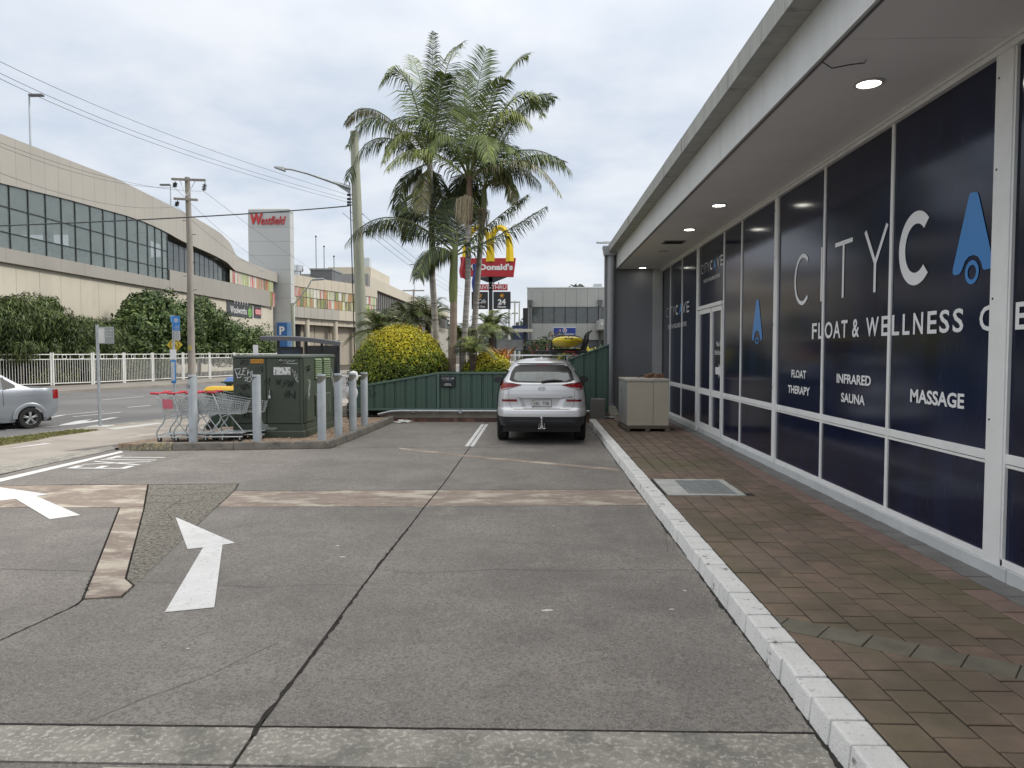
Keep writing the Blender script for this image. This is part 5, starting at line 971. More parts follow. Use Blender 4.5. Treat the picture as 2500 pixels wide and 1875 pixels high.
# ---------------- silver SUV (local frame: y=0 at the rear bumper, y grows forward) ----------------
suv = thing('silver_suv', 'silver family SUV seen from behind, parked nose-in with a kayak on its roof', 'car', (.13, 14.40, 0))
ZR = [.30, .36, .44, .52, .58, .64, .70, .735, .76, .80, .88, .96, 1.04, 1.12, 1.18, 1.24, 1.275, 1.30, 1.38, 1.46, 1.54, 1.60, 1.635, 1.66, 1.69, 1.715, 1.735]
YR = [.13, .06, .02, .005, .0, .0, .01, .03, .055, .06, .06, .055, .055, .065, .08, .105, .13, .155, .215, .285, .36, .42, .43, .41, .45, .56, .80]
WR = [.84, .87, .895, .91, .92, .927, .93, .93, .93, .93, .927, .92, .91, .895, .88, .855, .835, .82, .77, .725, .68, .645, .62, .595, .55, .49, .36]
wR = lambda z: interp(z, ZR, WR)
def ryz(x, z):
    u = min(1., abs(x) / wR(z)); y = interp(z, ZR, YR) + .05 * u * u + .42 * max(0, (u - .78) / .22) ** 2.3 * (1. if z < 1.3 else .8)
    if .74 < z < .955:                                        # number plate recess
        k = .46 - (.955 - z) * .45; e = max(0., min(1., (k - abs(x)) / .05)) * max(0., min(1., (z - .74) / .03)) * max(0., min(1., (.955 - z) / .012)); y += .035 * e
    if 1.0 < z < 1.26: y -= .012 * math.exp(-((z - 1.24) / .03) ** 2)
    return y
def rgrid(z0, z1, nz, nx, mb, proud=0., xf=1.):
    pts = []
    for i in range(nz + 1):
        z = lerp(z0, z1, i / nz); wz = wR(z) * xf; pts.append([(u * wz, ryz(u * wz, z) - proud, z) for u in [math.sin(math.pi / 2 * (2 * j / nx - 1)) for j in range(nx + 1)]])
    mb.grid(pts); return mb
def patch(name, pts, m, parent, proud=.006, nx=18, nz=6, smooth=60, thick=True):
    top, bot = pts; x0, x1 = top[0][0], top[-1][0]; g = []
    for i in range(nx + 1):
        x = lerp(x0, x1, i / nx); zt = float(np.interp(x, [p[0] for p in top], [p[1] for p in top])); zb = float(np.interp(x, [p[0] for p in bot], [p[1] for p in bot]))
        g.append([(x, ryz(x, lerp(zb, zt, j / nz)) - proud, lerp(zb, zt, j / nz)) for j in range(nz + 1)])
    b = MB(); b.grid(g)
    if thick: b.grid([[(p[0], p[1] + proud + .02, p[2]) for p in r_] for r_ in (g[0], g[0])]) if False else None
    return b.build(name, m, parent, smooth=smooth)
body = rgrid(.58, 1.735, 110, 64, MB()).build('tailgate_and_bumper', m_silver, suv, smooth=50)
rgrid(.385, .581, 14, 48, MB(), .004).build('lower_bumper', mat('bumper_plastic', (.022, .023, .025), .55, var=.1), suv, smooth=50)
# sides
FY = [.0, .42, .55, .8, 1.1, 1.5, 2.0, 2.4, 2.75, 3.05, 3.25, 3.6, 4.0, 4.25, 4.4, 4.48]; FT = [1.0, 1.30, 1.5, 1.62, 1.70, 1.715, 1.70, 1.66, 1.55, 1.36, 1.16, 1.10, 1.05, .96, .80, .55]
def sideW(y, z):
    w_ = interp(z, ZR, WR); f = 1. if y < 3.4 else 1 - .16 * ((y - 3.4) / 1.08) ** 2.2
    if y > 2.4 and z > 1.05: w_ = max(w_, .0)
    return w_ * f
def arch(y, yc, r): d = abs(y - yc); return math.sqrt(max(0, r * r - d * d)) + .35 if d < r else 0.
ysuv = sorted(set([.40 + .06 * i for i in range(69)] + [4.48]))
for sgn in (-1, 1):
    lo, up_ = [], []
    for y in ysuv:
        zb = max(.28, arch(y, 1.02, .43), arch(y, 3.62, .43)); zt = interp(y, FY, FT); zt = max(zt, zb + .02)
        lo.append([(sgn * sideW(y, lerp(zb, zt, j / 16)), y, lerp(zb, zt, j / 16)) for j in range(17)])
    MB().grid(lo).build('side_body', m_silver, suv, smooth=45)
    cl = MB()
    for yc in (1.02, 3.62): cl.grid([[(sgn * (sideW(yc, .6) + .012), yc + rr * math.cos(a), .35 + rr * math.sin(a)) for rr in (.40, .47)] for a in [math.pi * i / 16 for i in range(17)]])
    cl.build('arch_cladding', mat('bumper_plastic', (.022, .023, .025), .55), suv)
    g = [[(sgn * (sideW(y, z) + .004), y, z) for z in [lerp(1.14, interp(y, FY, FT) - .10, j / 5) for j in range(6)]] for y in [.95 + .1 * i for i in range(20)]]
    MB().grid(g).build('side_window', m_cgl, suv, smooth=60)
    for yc in (1.02, 3.62): wheel(suv, sgn * (.82), yc, .345, .23, sgn)
    mr = MB(); mr.lathe((0, 0, 0), [(0, -.05), (.07, -.045), (.115, -.01), (.12, .03), (0, .09)], 16, ax='y'); o = mr.build('mirror', m_gap if sgn > 0 else m_gap, suv, smooth=60); o.location = (sgn * 1.0, 2.55, 1.24); o.scale = (1.0, 1., .68)
    mg = MB(); mg.lathe((0, 0, 0), [(0, 0), (.10, 0)], 20, ax='y'); o2 = mg.build('mirror_glass', mat('mirror_glass', (.05, .055, .06), .08, .2), o); o2.location = (0, -.053, 0)
    MB().tube([(sgn * .80, 2.6, 1.16), (sgn * .95, 2.57, 1.2)], .025, 6).build('mirror_arm', M_BLACK, suv)
tp = []
for y in [.55 + .1 * i for i in range(40)]:
    zt = interp(y, FY, FT); we = sideW(y, zt); tp.append([(u * we, y, zt + .05 * (1 - u * u) * (1 if y > .9 else (y - .55) / .35)) for u in [-1 + 2 * j / 14 for j in range(15)]])
MB().grid(tp).build('roof_and_bonnet', m_silver, suv, smooth=40)
g = [[(u * sideW(y, interp(y, FY, FT)) * .93, y, interp(y, FY, FT) + .052 * (1 - u * u) + .006) for u in [-1 + 2 * j / 10 for j in range(11)]] for y in [2.45 + .08 * i for i in range(10)]]
MB().grid(g).build('windscreen', m_cgl, suv, smooth=60)
MB().box(-.75, .75, 4.40, 4.47, .30, .80).build('front_bumper', m_silver, suv, bevel=.05, seg=2)
MB().box(-.80, .80, .35, 4.3, .24, .40).build('underbody', M_BLACK, suv)
# rear glass, lamps, badges
win_t = [(-.66, 1.33), (-.62, 1.48), (-.55, 1.585), (-.45, 1.622), (0, 1.632), (.45, 1.622), (.55, 1.585), (.62, 1.48), (.66, 1.33)]; win_b = [(-.66, 1.32), (-.60, 1.285), (-.5, 1.272), (0, 1.262), (.5, 1.272), (.60, 1.285), (.66, 1.32)]
patch('rear_window_surround', (win_t, win_b), M_BLACK, suv, .005, 60, 12)
it = [(-.57, 1.345), (-.54, 1.475), (.0, 1.485), (.54, 1.475), (.57, 1.345)]; ib = [(-.56, 1.335), (-.5, 1.298), (0, 1.288), (.5, 1.298), (.56, 1.335)]
patch('rear_window', (it, ib), mat('rear_glass_sheen', (.13, .15, .15), .05, var=.35, vs=3, spec=.9), suv, .008, 50, 10)  # lower glass is paler, its reflection put into the colour
patch('brake_light', ([(-.14, 1.618), (.14, 1.618)], [(-.14, 1.606), (.14, 1.606)]), m_red, suv, .010, 8, 2)
for s in (-1, 1):
    def mx_(l): return [(s * x, z) for x, z in l][::s]
    T_ = mx_([(.41, 1.225), (.60, 1.262), (.76, 1.272), (.84, 1.262)]); B_ = mx_([(.41, 1.215), (.60, 1.165), (.72, 1.128), (.84, 1.122)])
    patch('tail_lamp', (T_, B_), m_red, suv, .012, 24, 8)
    patch('tail_lamp_lens', (mx_([(.62, 1.17), (.80, 1.15)]), mx_([(.62, 1.158), (.80, 1.128)])), mat('lens_clear', (.5, .48, .47), .15), suv, .016, 8, 2)
    patch('tail_lamp_band', (mx_([(.42, 1.226), (.60, 1.262), (.76, 1.272), (.835, 1.263)]), mx_([(.42, 1.216), (.60, 1.235), (.76, 1.243), (.835, 1.236)])), m_rdk, suv, .015, 20, 3)
    patch('reflector', (mx_([(.50, .93), (.81, .925)]), mx_([(.535, .885), (.80, .885)])), m_rf, suv, .008, 14, 3)
    gap = MB(); zz_ = [1.12, 1.0, .9, .82, .76, .735]; xx_ = [.665, .66, .655, .64, .61, .55]
    for k in range(5): gap.add([(s * xx_[k], ryz(xx_[k], zz_[k]) - .004, zz_[k]), (s * (xx_[k] + .006), ryz(xx_[k] + .006, zz_[k]) - .004, zz_[k]), (s * (xx_[k + 1] + .006), ryz(xx_[k + 1], zz_[k + 1]) - .004, zz_[k + 1]), (s * xx_[k + 1], ryz(xx_[k + 1], zz_[k + 1]) - .004, zz_[k + 1])], [(0, 1, 2, 3)])
    gap.build('tailgate_gap', m_gap, suv)
patch('tailgate_gap', ([(-.56, .738), (.56, .738)], [(-.56, .730), (.56, .730)]), m_gap, suv, .004, 30, 1)
patch('bumper_recess', ([(-.68, .47), (-.6, .505), (.6, .505), (.68, .47)], [(-.68, .465), (-.6, .49), (.6, .49), (.68, .465)]), mat('trim_grey', (.08, .082, .085), .4), suv, .010, 30, 2)
SFr = Fr((0, .075, 0), (1, 0, 0), (0, 0, 1))
pp = MB(); pp.box(-.192, .192, .082, .098, .782, .908); po = pp.build('number_plate', m_plc, suv, bevel=.006)
pb = MB(); pb.box(-.20, .20, .088, .10, .772, .918); pb.build('plate_frame', M_BLACK, suv)
PF = Fr((0, .0815, 0), (1, 0, 0), (0, 0, 1)); tb = MB(); text(tb, PF, 'EBC', -.150, -.028, .806, .884, .0015, bold=.005); text(tb, PF, '-', -.016, .002, .838, .846, .0015, bold=.02); text(tb, PF, '70B', .015, .155, .806, .884, .0015, bold=.005)
for z in (.80, .83, .86, .89): shape(tb, PF, [(-.176, z), (-.163, z), (-.163, z + .012), (-.176, z + .012)], .0015)
tb.build('plate_lettering', m_blk, po, fixn=False)
em = MB(); EF = Fr((0, ryz(0, 1.14) - .006, 0), (1, 0, 0), (0, 0, 1)); ring(em, EF, 0, 1.143, .060, .076, .004, ky=.56, n=32); stroke(em, EF, [(-.042, 1.118), (-.024, 1.168)], .013, .004); stroke(em, EF, [(.024, 1.118), (.042, 1.168)], .013, .004); stroke(em, EF, [(-.032, 1.138), (.034, 1.150)], .012, .005); em.build('emblem', M_CHROME, suv, label='chrome oval emblem with a slanted letter', fixn=False)
nb = MB(); text(nb, Fr((0, ryz(.5, .98) - .004, 0), (1, 0, 0), (0, 0, 1)), 'Tucson', -.62, -.41, .965, .992, .004, shear=.2); nb.build('badge', M_CHROME, suv, fixn=False)
nb = MB(); text(nb, Fr((0, ryz(.5, .98) - .004, 0), (1, 0, 0), (0, 0, 1)), 'CRDi', .43, .50, .963, .978, .004); text(nb, Fr((0, ryz(.5, .98) - .004, 0), (1, 0, 0), (0, 0, 1)), '2.0D', .515, .62, .963, .990, .004, bold=.02, shear=.2); nb.build('badge', M_DKMETAL, suv, fixn=False)
wp = MB(); P_ = [(x, ryz(x, z) - .03, z) for x, z in [(0., 1.275), (.12, 1.30), (.26, 1.312), (.42, 1.305)]]; wp.tube(P_, [.03, .022, .018, .008], 8); wp.build('wiper', M_BLACK, suv, smooth=60)
tbm = MB(); tbm.cyl((0, -.06, .40), (0, -.06, .53), .022, n=12); tbm.lathe((0, -.06, .56), [(0, .035), (.022, .028), (.032, .0), (.022, -.028), (.012, -.035)], 16); tbm.box(-.03, .03, -.08, .2, .36, .41); tbm.tube([(-.07, -.03, .345), (.07, -.03, .345)], .01, 6); tbm.tube([(-.06, -.03, .34), (-.05, -.04, .46)], .008, 6); tbm.tube([(.06, -.03, .34), (.05, -.04, .46)], .008, 6); tbm.build('tow_bar', M_CHROME, suv, smooth=40)
# roof rails, cross bars, antenna
for s in (-1, 1):
    MB().tube([(s * .54, .62, 1.70), (s * .56, .8, 1.745), (s * .57, 1.6, 1.765), (s * .56, 2.3, 1.745), (s * .55, 2.5, 1.69)], .018, 8).build('roof_rail', M_GALV, suv, smooth=60)
    for y in (.92, 1.78): MB().box(s * .56 - .025, s * .56 + .025, y - .05, y + .05, 1.70, 1.80).build('bar_foot', M_BLACK if y > 1 else mat('foot_grey', (.55, .56, .56), .4), suv, bevel=.008)
for y in (.92, 1.78): MB().box(-.68, .68, y - .035, y + .035, 1.80, 1.828).build('cross_bar', mat('bar_alloy', (.66, .67, .67), .3, .6), suv, bevel=.012, seg=2)
b = MB(); b.hexa([(-.03, .82, 1.735), (.03, .82, 1.735), (.02, 1.02, 1.74), (-.02, 1.02, 1.74)], [(-.004, .84, 1.79), (.004, .84, 1.79), (.006, .92, 1.78), (-.006, .92, 1.78)]); b.build('antenna_fin', m_silver, suv)
# ---------------- kayak carrier + kayak (world metres) ----------------
kc = thing('kayak_carrier', 'black kayak carrier bolted across the roof bars of the silver car', 'carrier', (.6, 15.4, 1.83))
MB().box(-.0, 1.10, 15.26, 15.36, 1.86, 1.925).build('rail', M_BLACK, kc, W=True, bevel=.012); MB().box(-.0, 1.10, 16.1, 16.2, 1.86, 1.925).build('rail', M_BLACK, kc, W=True, bevel=.012)
for x in (.40, .92):
    for y in (15.3, 16.15): MB().box(x - .04, x + .04, y - .06, y + .06, 1.828, 1.862).build('clamp', M_BLACK, kc, W=True)
MB().box(.62, .84, 15.248, 15.259, 1.875, 1.905).build('maker_strip', mat('strip_red', (.35, .02, .03), .5), kc, W=True); MB().box(.78, .9, 15.24, 15.26, 1.81, 1.845).build('red_tag', mat('tag_pink', (.5, .16, .2), .5), kc, W=True)
for y in (15.3, 16.15):
    MB().tube([(1.03, y, 1.90), (1.055, y, 2.0), (1.10, y, 2.12), (1.10, y, 2.22), (1.13, y, 2.28), (1.20, y, 2.345)], [.035, .03, .022, .022, .02, .016], 8).build('cradle_arm', M_BLACK, kc, W=True, smooth=60)
    MB().tube([(1.06, y, 1.90), (1.085, y, 2.02), (1.125, y, 2.12), (1.12, y, 2.2), (1.13, y, 2.28)], .014, 6).build('cradle_arm', M_BLACK, kc, W=True, smooth=60)
    MB().tube([(.30, y, 1.91), (.33, y, 1.99), (.345, y, 2.10)], [.035, .028, .014], 8).build('cradle_arm', M_BLACK, kc, W=True, smooth=60)
    MB().tube([(.38, y, 1.925), (.52, y, 1.94), (.68, y, 1.935), (.85, y, 1.94), (.98, y, 1.925)], .016, 6).build('strap', M_BLACK, kc, W=True)
ky = thing('kayak', 'bright yellow plastic kayak strapped on the roof of the silver car', 'kayak', (.68, 16.2, 1.95)); m_ky = mat('kayak_yellow', (.62, .47, .02), .42, var=.06, vs=2, stain=[((.45, .33, .02), 3, (.62, .75), .4)])
SEC = [(-.10, .0), (-.075, .19), (-.02, .30), (.04, .335), (.095, .30), (.125, .16), (.135, .0)]; rowsK = []
for y, k, dz in [(14.62, .0, .045), (14.63, .16, .042), (14.68, .40, .03), (14.78, .66, .015), (14.95, .86, .0), (15.2, .97, 0), (15.7, 1., 0), (16.4, 1., 0), (17.0, .96, 0), (17.5, .8, .01), (17.85, .5, .03), (18.0, .2, .05), (18.02, 0, .055)]:
    ringp = [(.68 + hx * k, y, 2.085 + dz + z * (k ** .6)) for z, hx in SEC] + [(.68 - hx * k, y, 2.085 + dz + z * (k ** .6)) for z, hx in SEC[-2:0:-1]]
    rowsK.append(ringp + [ringp[0]])
MB().grid(rowsK).build('hull', m_ky, ky, W=True, smooth=28)
MB().tube([(.60, 14.66, 2.165), (.64, 14.64, 2.155), (.72, 14.64, 2.155), (.76, 14.66, 2.165)], .016, 8).build('grab_handle', M_BLACK, ky, W=True, smooth=60); MB().tube([(.68, 14.64, 2.16), (.675, 14.68, 2.22), (.67, 14.75, 2.235)], .008, 6).build('handle_cord', M_BLACK, ky, W=True)
MB().tube([(.68 + .33 * math.sin(R(a)) * 1.03, 15.25, 2.11 + .135 * math.cos(R(a))) for a in range(-115, 116, 12)], .012, 5).build('tie_strap', M_BLACK, ky, W=True)
# ---------------- silver sedan leaving to the left ----------------
sed = thing('silver_sedan', 'silver blue sedan on the road, only its rear half in view beside the verge', 'car', (-11.72, 18.0, -.02), R(-40.)); # local y forward is turned below
LS = 4.3; SY = [0, .05, .16, .45, .70, .95, 1.25, 1.55, 2.0, 2.4, 2.75, 3.1, 3.3, 3.7, 4.05, 4.22, 4.3]; ST = [.60, .88, .985, 1.0, 1.01, 1.12, 1.34, 1.455, 1.49, 1.47, 1.36, 1.12, 1.02, .97, .88, .74, .45]
SZ = [.18, .3, .5, .7, .85, .95, 1.02, 1.1, 1.25, 1.4, 1.5]; SW = [.78, .82, .845, .85, .84, .825, .80, .76, .69, .61, .52]
def sW(y, z):
    f = 1.
    if y < .5: f = 1 - .22 * ((.5 - y) / .5) ** 2.6
    if y > 3.4: f = 1 - .25 * ((y - 3.4) / .9) ** 2.4
    return interp(z, SZ, SW) * f
ysd = sorted(set([0, .02, .05, .1, .16, .22] + [.3 + .05 * i for i in range(79)] + [4.25, 4.3])); WRr = (.72, 3.30)
for sgn in (-1, 1):
    g = []
    for y in ysd:
        zb = max(lerp(.42, .18, min(1, y / .35)) if y < .35 else .18, *[math.sqrt(max(0, .295 ** 2 - (y - c) ** 2)) + .265 if abs(y - c) < .295 else 0 for c in WRr]); zt = max(interp(y, SY, ST), zb + .02); g.append([(sgn * sW(y, lerp(zb, zt, j / 18)), y, lerp(zb, zt, j / 18)) for j in range(19)])
    MB().grid(g).build('side_body', m_silver2, sed, smooth=45)
    for y0, y1, m_ in ((1.02, 1.25, M_BLACK), (1.27, 2.12, m_cgl2), (2.18, 2.85, m_cgl2)):
        g = []
        for i in range(9):
            y = lerp(y0, y1, i / 8); zt = interp(y, SY, ST) - .075; zb = 1.0 if y > 1.2 else lerp(1.03, 1.0, (y - 1.02) / .2); zt = max(zt, zb + .015); g.append([(sgn * (sW(y, lerp(zb, zt, j / 6)) + .004), y, lerp(zb, zt, j / 6)) for j in range(7)])
        MB().grid(g).build('side_window', m_, sed, smooth=60)
    for yc in (1.26, 2.15, 2.88): MB().grid([[(sgn * (sW(yc, z) + .006), yc + d_ + (.0 if yc < 2 else .0), z) for d_ in (-.03, .03)] for z in [lerp(.99, interp(yc, SY, ST) - .06, j / 6) for j in range(7)]]).build('door_pillar', M_BLACK, sed)
    for yc in (1.30, 2.16, 3.05): MB().grid([[(sgn * (sW(yc, z) + .003), yc + d_ - (.10 * max(0, .62 - z) / .3 if yc < 2 else 0), z) for d_ in (-.005, .005)] for z in [lerp(.26 if yc > 2 else .60, .98, j / 8) for j in range(9)]]).build('door_gap', m_gap, sed)
    for yc in (1.50, 2.40): MB().tube([(sgn * .835, yc, .865), (sgn * .868, yc + .03, .87), (sgn * .868, yc + .15, .875), (sgn * .835, yc + .18, .87)], .016, 6).build('door_handle', m_silver2, sed, smooth=60)
    for yc in WRr:
        wheel(sed, sgn * .755, yc, .265, .19, sgn); MB().grid([[(sgn * (sW(yc, .5) + rr[1]), yc + rr[0] * math.cos(a), .265 + rr[0] * math.sin(a)) for rr in ((.29, .004), (.315, .022), (.365, .012), (.395, .0))] for a in [math.pi * i / 20 for i in range(21)]]).build('wheel_arch', m_silver2, sed, smooth=60)
        MB().lathe((sgn * .60, yc, .265), [(0, 0), (.30, 0)], 20, ax='x').build('arch_liner', M_BLACK, sed)
    MB().grid([[(sgn * (sW(y, z) + .006), y, z) for z in (.72, .80, .88, .95)] for y in (.01, .06, .12, .18)]).build('tail_lamp', m_red, sed, smooth=60)
    MB().grid([[(sgn * (sW(y, z) + .012), y, z) for z in (.20, .25, .30)] for y in [1.3 + .15 * i for i in range(13)]]).build('sill_trim', m_silver2, sed, smooth=60)
tp = []
for y in ysd:
    zt = interp(y, SY, ST); we = sW(y, zt); tp.append([(u * we, y, zt + .03 * (1 - u * u) * min(1, y / .2)) for u in [-1 + 2 * j / 10 for j in range(11)]])
MB().grid(tp).build('roof_and_boot', m_silver2, sed, smooth=40)
g = [[(u * sW(0, z), .0, z) for u in [-1 + 2 * j / 8 for j in range(9)]] for z in [.42, .5, .6]]; MB().grid(g).build('rear_bumper', m_silver2, sed)
g = [[(u * sW(y, interp(y, SY, ST)) * .9, y, interp(y, SY, ST) + .032 * (1 - u * u) + .005) for u in [-1 + 2 * j / 8 for j in range(9)]] for y in [.98 + .06 * i for i in range(9)]]; MB().grid(g).build('rear_window', m_cgl, sed, smooth=60)
g = [[(u * sW(y, interp(y, SY, ST)) * .9, y, interp(y, SY, ST) + .032 * (1 - u * u) + .005) for u in [-1 + 2 * j / 8 for j in range(9)]] for y in [2.5 + .08 * i for i in range(8)]]; MB().grid(g).build('windscreen', m_cgl, sed, smooth=60)
MB().box(-.72, .72, .2, 4.1, .16, .34).build('underbody', M_BLACK, sed); MB().box(-.62, .62, 1.0, 1.6, .9, 1.05).build('parcel_shelf', M_BLACK, sed)
MB().box(-.58, -.08, 1.7, 1.86, .6, 1.16).build('seat', mat('seat_grey', (.3, .3, .3), .9), sed, bevel=.05); MB().box(.08, .58, 1.7, 1.86, .6, 1.16).build('seat', mat('seat_grey', (.3, .3, .3), .9), sed, bevel=.05)
sed.rotation_euler = (0, 0, R(180 - 33)); sed.location = (-12.86, 18.44, -.02)
# ======================= STREET FURNITURE =======================
# green sheet fence at the back of the bays
m_cb = mat('green_sheet', (.058, .105, .082), .5, var=.08, vs=1.2, stain=[((.075, .13, .105), 2.5, (.62, .72), .5), ((.045, .085, .066), 1, (.55, .7), .5)]); m_cb2 = mat('green_rail', (.085, .14, .115), .45, var=.06)
def gfence(lab, runs, posts):
    t = thing('green_fence', lab, 'fence', ((runs[0][0] + runs[0][1]) / 2, 19.33, .28), group='green sheet fence panels')
    for x0, x1, z0, za, zb in runs:
        k = max(1, round((x1 - x0) / .30)); zt = lambda x: lerp(za, zb, (x - x0) / (x1 - x0))
        for i in range(k):
            a, b = lerp(x0, x1, i / k), lerp(x0, x1, (i + 1) / k); wd = b - a; P = [(0, 0), (.10, 0), (.16, .028), (.26, .028), (.32, 0), (.68, 0), (.74, .028), (.84, .028), (.90, 0), (1, 0)]
            P = [(0, .03), (.06, .03), (.12, 0), (.46, 0), (.5, .006), (.54, 0), (.88, 0), (.94, .03), (1., .03)]
            MB().grid([[(a + u * wd, 19.33 + d, z) for u, d in P] for z in (z0, None)] if False else [[(a + u * wd, 19.33 + d, z0) for u, d in P], [(a + u * wd, 19.33 + d, zt(a + u * wd)) for u, d in P]]).build('sheet', m_cb, t, W=True)
        MB().hexa([(x0, 19.30, za - .035), (x1, 19.30, zb - .035), (x1, 19.39, zb - .035), (x0, 19.39, za - .035)], [(x0, 19.30, za + .02), (x1, 19.30, zb + .02), (x1, 19.39, zb + .02), (x0, 19.39, za + .02)]).build('top_rail', m_cb2, t, W=True, bevel=.005)
        MB().box(x0, x1, 19.30, 19.39, z0 - .03, z0 + .03).build('bottom_rail', m_cb2, t, W=True, bevel=.005)
    for x, h in posts: MB().box(x - .035, x + .035, 19.295, 19.395, .25, h).build('post', m_cb2, t, W=True, bevel=.004)
    return t
FEN = gfence('green sheet fence panel with its top sloping down towards the bollards', [(-4.95, -2.66, .33, .93, 1.315)], [(-2.63, 1.335)])
gfence('level green sheet fence panel behind the parked silver car', [(-2.60, .62, .33, 1.325, 1.325)], [(.65, 1.36)])
gfence('tall green sheet fence panel with its top rising to the grey wall', [(.68, 1.98, .20, 1.62, 2.09)], [])
pr_ = thing('pipe_rail', 'galvanised pipe rail along the foot of the green fence', 'rail', (-1.6, 19.2, .26)); MB().tube([(-4.25, 19.2, .20), (-3.9, 19.2, .285), (-3.6, 19.2, .30), (-2.05, 19.2, .30)], .032, 10).build('pipe', M_GALV, pr_, W=True, smooth=60); MB().tube([(-2.0, 19.2, .30), (1.45, 19.2, .30)], .032, 10).build('pipe', M_GALV, pr_, W=True, smooth=60)
MB().box(-2.06, -1.98, 19.17, 19.24, .24, .33).build('bracket', M_GALV, pr_, W=True)
for x in (-3.3, -1.0, 1.0): MB().box(x - .02, x + .02, 19.18, 19.235, .25, .29).build('bracket', M_GALV, pr_, W=True)
sg = thing('parking_notice', 'small black customer parking sign on the green fence', 'sign', (-2.36, 19.28, .9)); MB().box(-2.555, -2.165, 19.275, 19.294, .94, 1.245).build('board', mat('sign_black', (.012, .016, .02), .35), sg, W=True, bevel=.012)
NF = Fr((0, 19.274, 0), (1, 0, 0), (0, 0, 1)); b = MB(); text(b, NF, 'CITY', -2.53, -2.385, 1.155, 1.195, .002, sp=1.3); text(b, NF, 'C', -2.375, -2.325, 1.155, 1.195, .002, bold=.03); text(b, NF, 'VE', -2.27, -2.20, 1.155, 1.195, .002, bold=.03); b.build('lettering', m_lw, sg, W=True, fixn=False)
b = MB(); shape(b, NF, [(-2.30, 1.195), (-2.315, 1.155), (-2.305, 1.155), (-2.30, 1.165), (-2.293, 1.155), (-2.283, 1.155), (-2.297, 1.195)], .002); b.build('drop_emblem', m_blu, sg, W=True, fixn=False)
b = MB(); text(b, NF, 'FLOAT & WELLNESS CENTRE', -2.49, -2.24, 1.125, 1.138, .002); b.build('lettering', m_lw, sg, W=True, fixn=False)
b = MB(); text(b, NF, 'Customer', -2.44, -2.285, 1.015, 1.045, .002, bold=.02); text(b, NF, 'Parking Only', -2.465, -2.26, .975, 1.008, .002, bold=.02); b.build('lettering', m_lw, sg, W=True, fixn=False)
b = MB(); GFr = Fr((0, 19.322, 0), (1, 0, 0), (0, 0, 1)); stroke(b, GFr, [(-4.75, .86), (-4.72, .66), (-4.6, .62), (-4.62, .82), (-4.48, .84), (-4.5, .66), (-4.36, .70), (-4.4, .84), (-4.32, .72)], .02); b.build('graffiti', m_blk, FEN, W=True, label='black sprayed scrawl', fixn=False)
# ---------------- bollards ----------------
m_bol = mat('bollard_galv', (.40, .44, .47), .55, .15, var=.10, vs=4, stain=[((.25, .26, .26), 6, (.6, .72), .5)])
BL = [(-6.658, 13.70, 1.437, 'steel bollard standing in front of the nested trolleys', -35), (-5.45, 13.83, 1.438, 'steel bollard at the front right of the trolleys by the kiosk doors', -35), (-4.22, 14.0, 1.445, 'steel bollard at the kerb corner of the kiosk island', 60), (-4.11, 14.80, 1.436, 'steel bollard second along from the kerb corner of the island', 60), (-4.05, 15.75, 1.42, 'steel bollard third along from the kerb corner of the island', 60), (-4.08, 16.95, 1.40, 'steel bollard beside the sloping end of the green fence', 60)]
BOL = []
for x, y, zt, lb, ra in BL:
    h = zt - .118; t = thing('bollard', lb, 'bollard', (x, y, .118), R(ra), group='steel bollards around the kiosk'); BOL.append(t); r = .083; b = MB(); n = 20; vs = []; fs = []
    b.cyl((0, 0, 0), (0, 0, h - .18), r, n=n); b.build('post', m_bol, t, smooth=50)
    q = MB(); q.grid([[(r * math.cos(a) * 1.0, r * math.sin(a), h - .18), (r * math.cos(a), r * math.sin(a), h - .06 + .05 * math.cos(a) - .05 if False else h - .105 + .075 * math.cos(a))] for a in [2 * math.pi * i / n for i in range(n + 1)]]); q.build('cut_sleeve', m_bol, t, smooth=50)
    q = MB(); q.lathe((0, 0, 0), [(r * .93, h - .18), (r * .93, h - .004), (r, h - .004), (r, h), (0, h)], n); q.lathe((0, 0, 0), [(r * 1.005, h - .02), (r * 1.005, h)], n); q.build('reflector_core', mat('core_drab', (.15, .145, .125), .7, var=.2), t, smooth=50)  # dull dark core inside the slanted cut
    q = MB(); q.lathe((0, 0, 0), [(r * 1.01, h - .035), (r * 1.01, h + .001), (0, h + .001)], n); q.build('cap', m_bol, t, smooth=50)
st_ = MB(); SFb = Fr((-6.70, 13.615, 0), (1, 0, 0), (0, 0, 1)); ring(st_, SFb, .0, 1.22, .028, .036, .004); text(st_, SFb, '3', -.015, .012, 1.20, 1.24, .004); iv = Matrix.Rotation(-R(-35), 4, 'Z') @ Matrix.Translation((6.658, -13.70, -.118)); st_.v = [tuple(iv @ Vector(q)) for q in st_.v]
st_.build('graffiti', m_blk, BOL[0], label='small black circled numeral', fixn=False)
# ---------------- substation kiosk ----------------
m_kg = mat('kiosk_green', (.048, .062, .045), .5, var=.08, vs=1.5, stain=[((.038, .046, .036), .9, (.5, .7), .6), ((.06, .07, .058), 4, (.66, .76), .4)]); m_kl = mat('louvre_lit_green', (.16, .22, .12), .5, var=.08)  # upper louvres get a paler green, side light put into the colour
ks = thing('substation_kiosk', 'dark green metal substation kiosk covered in graffiti', 'kiosk', (-5.5, 15.7, .12))
KX0, KX1, KY0, KY1 = -6.24, -4.78, 14.56, 16.95
MB().box(KX0 - .03, KX1 + .04, KY0 - .05, KY1 + .03, .10, .265).build('base', m_kg, ks, W=True, bevel=.015); MB().box(KX0, KX1, KY0, KY1, .266, .40).build('skirt', m_kg, ks, W=True); MB().box(KX0 + .01, KX1 - .01, KY0 + .012, KY1 - .01, .40, 1.765).build('body', m_kg, ks, W=True, bevel=.01)
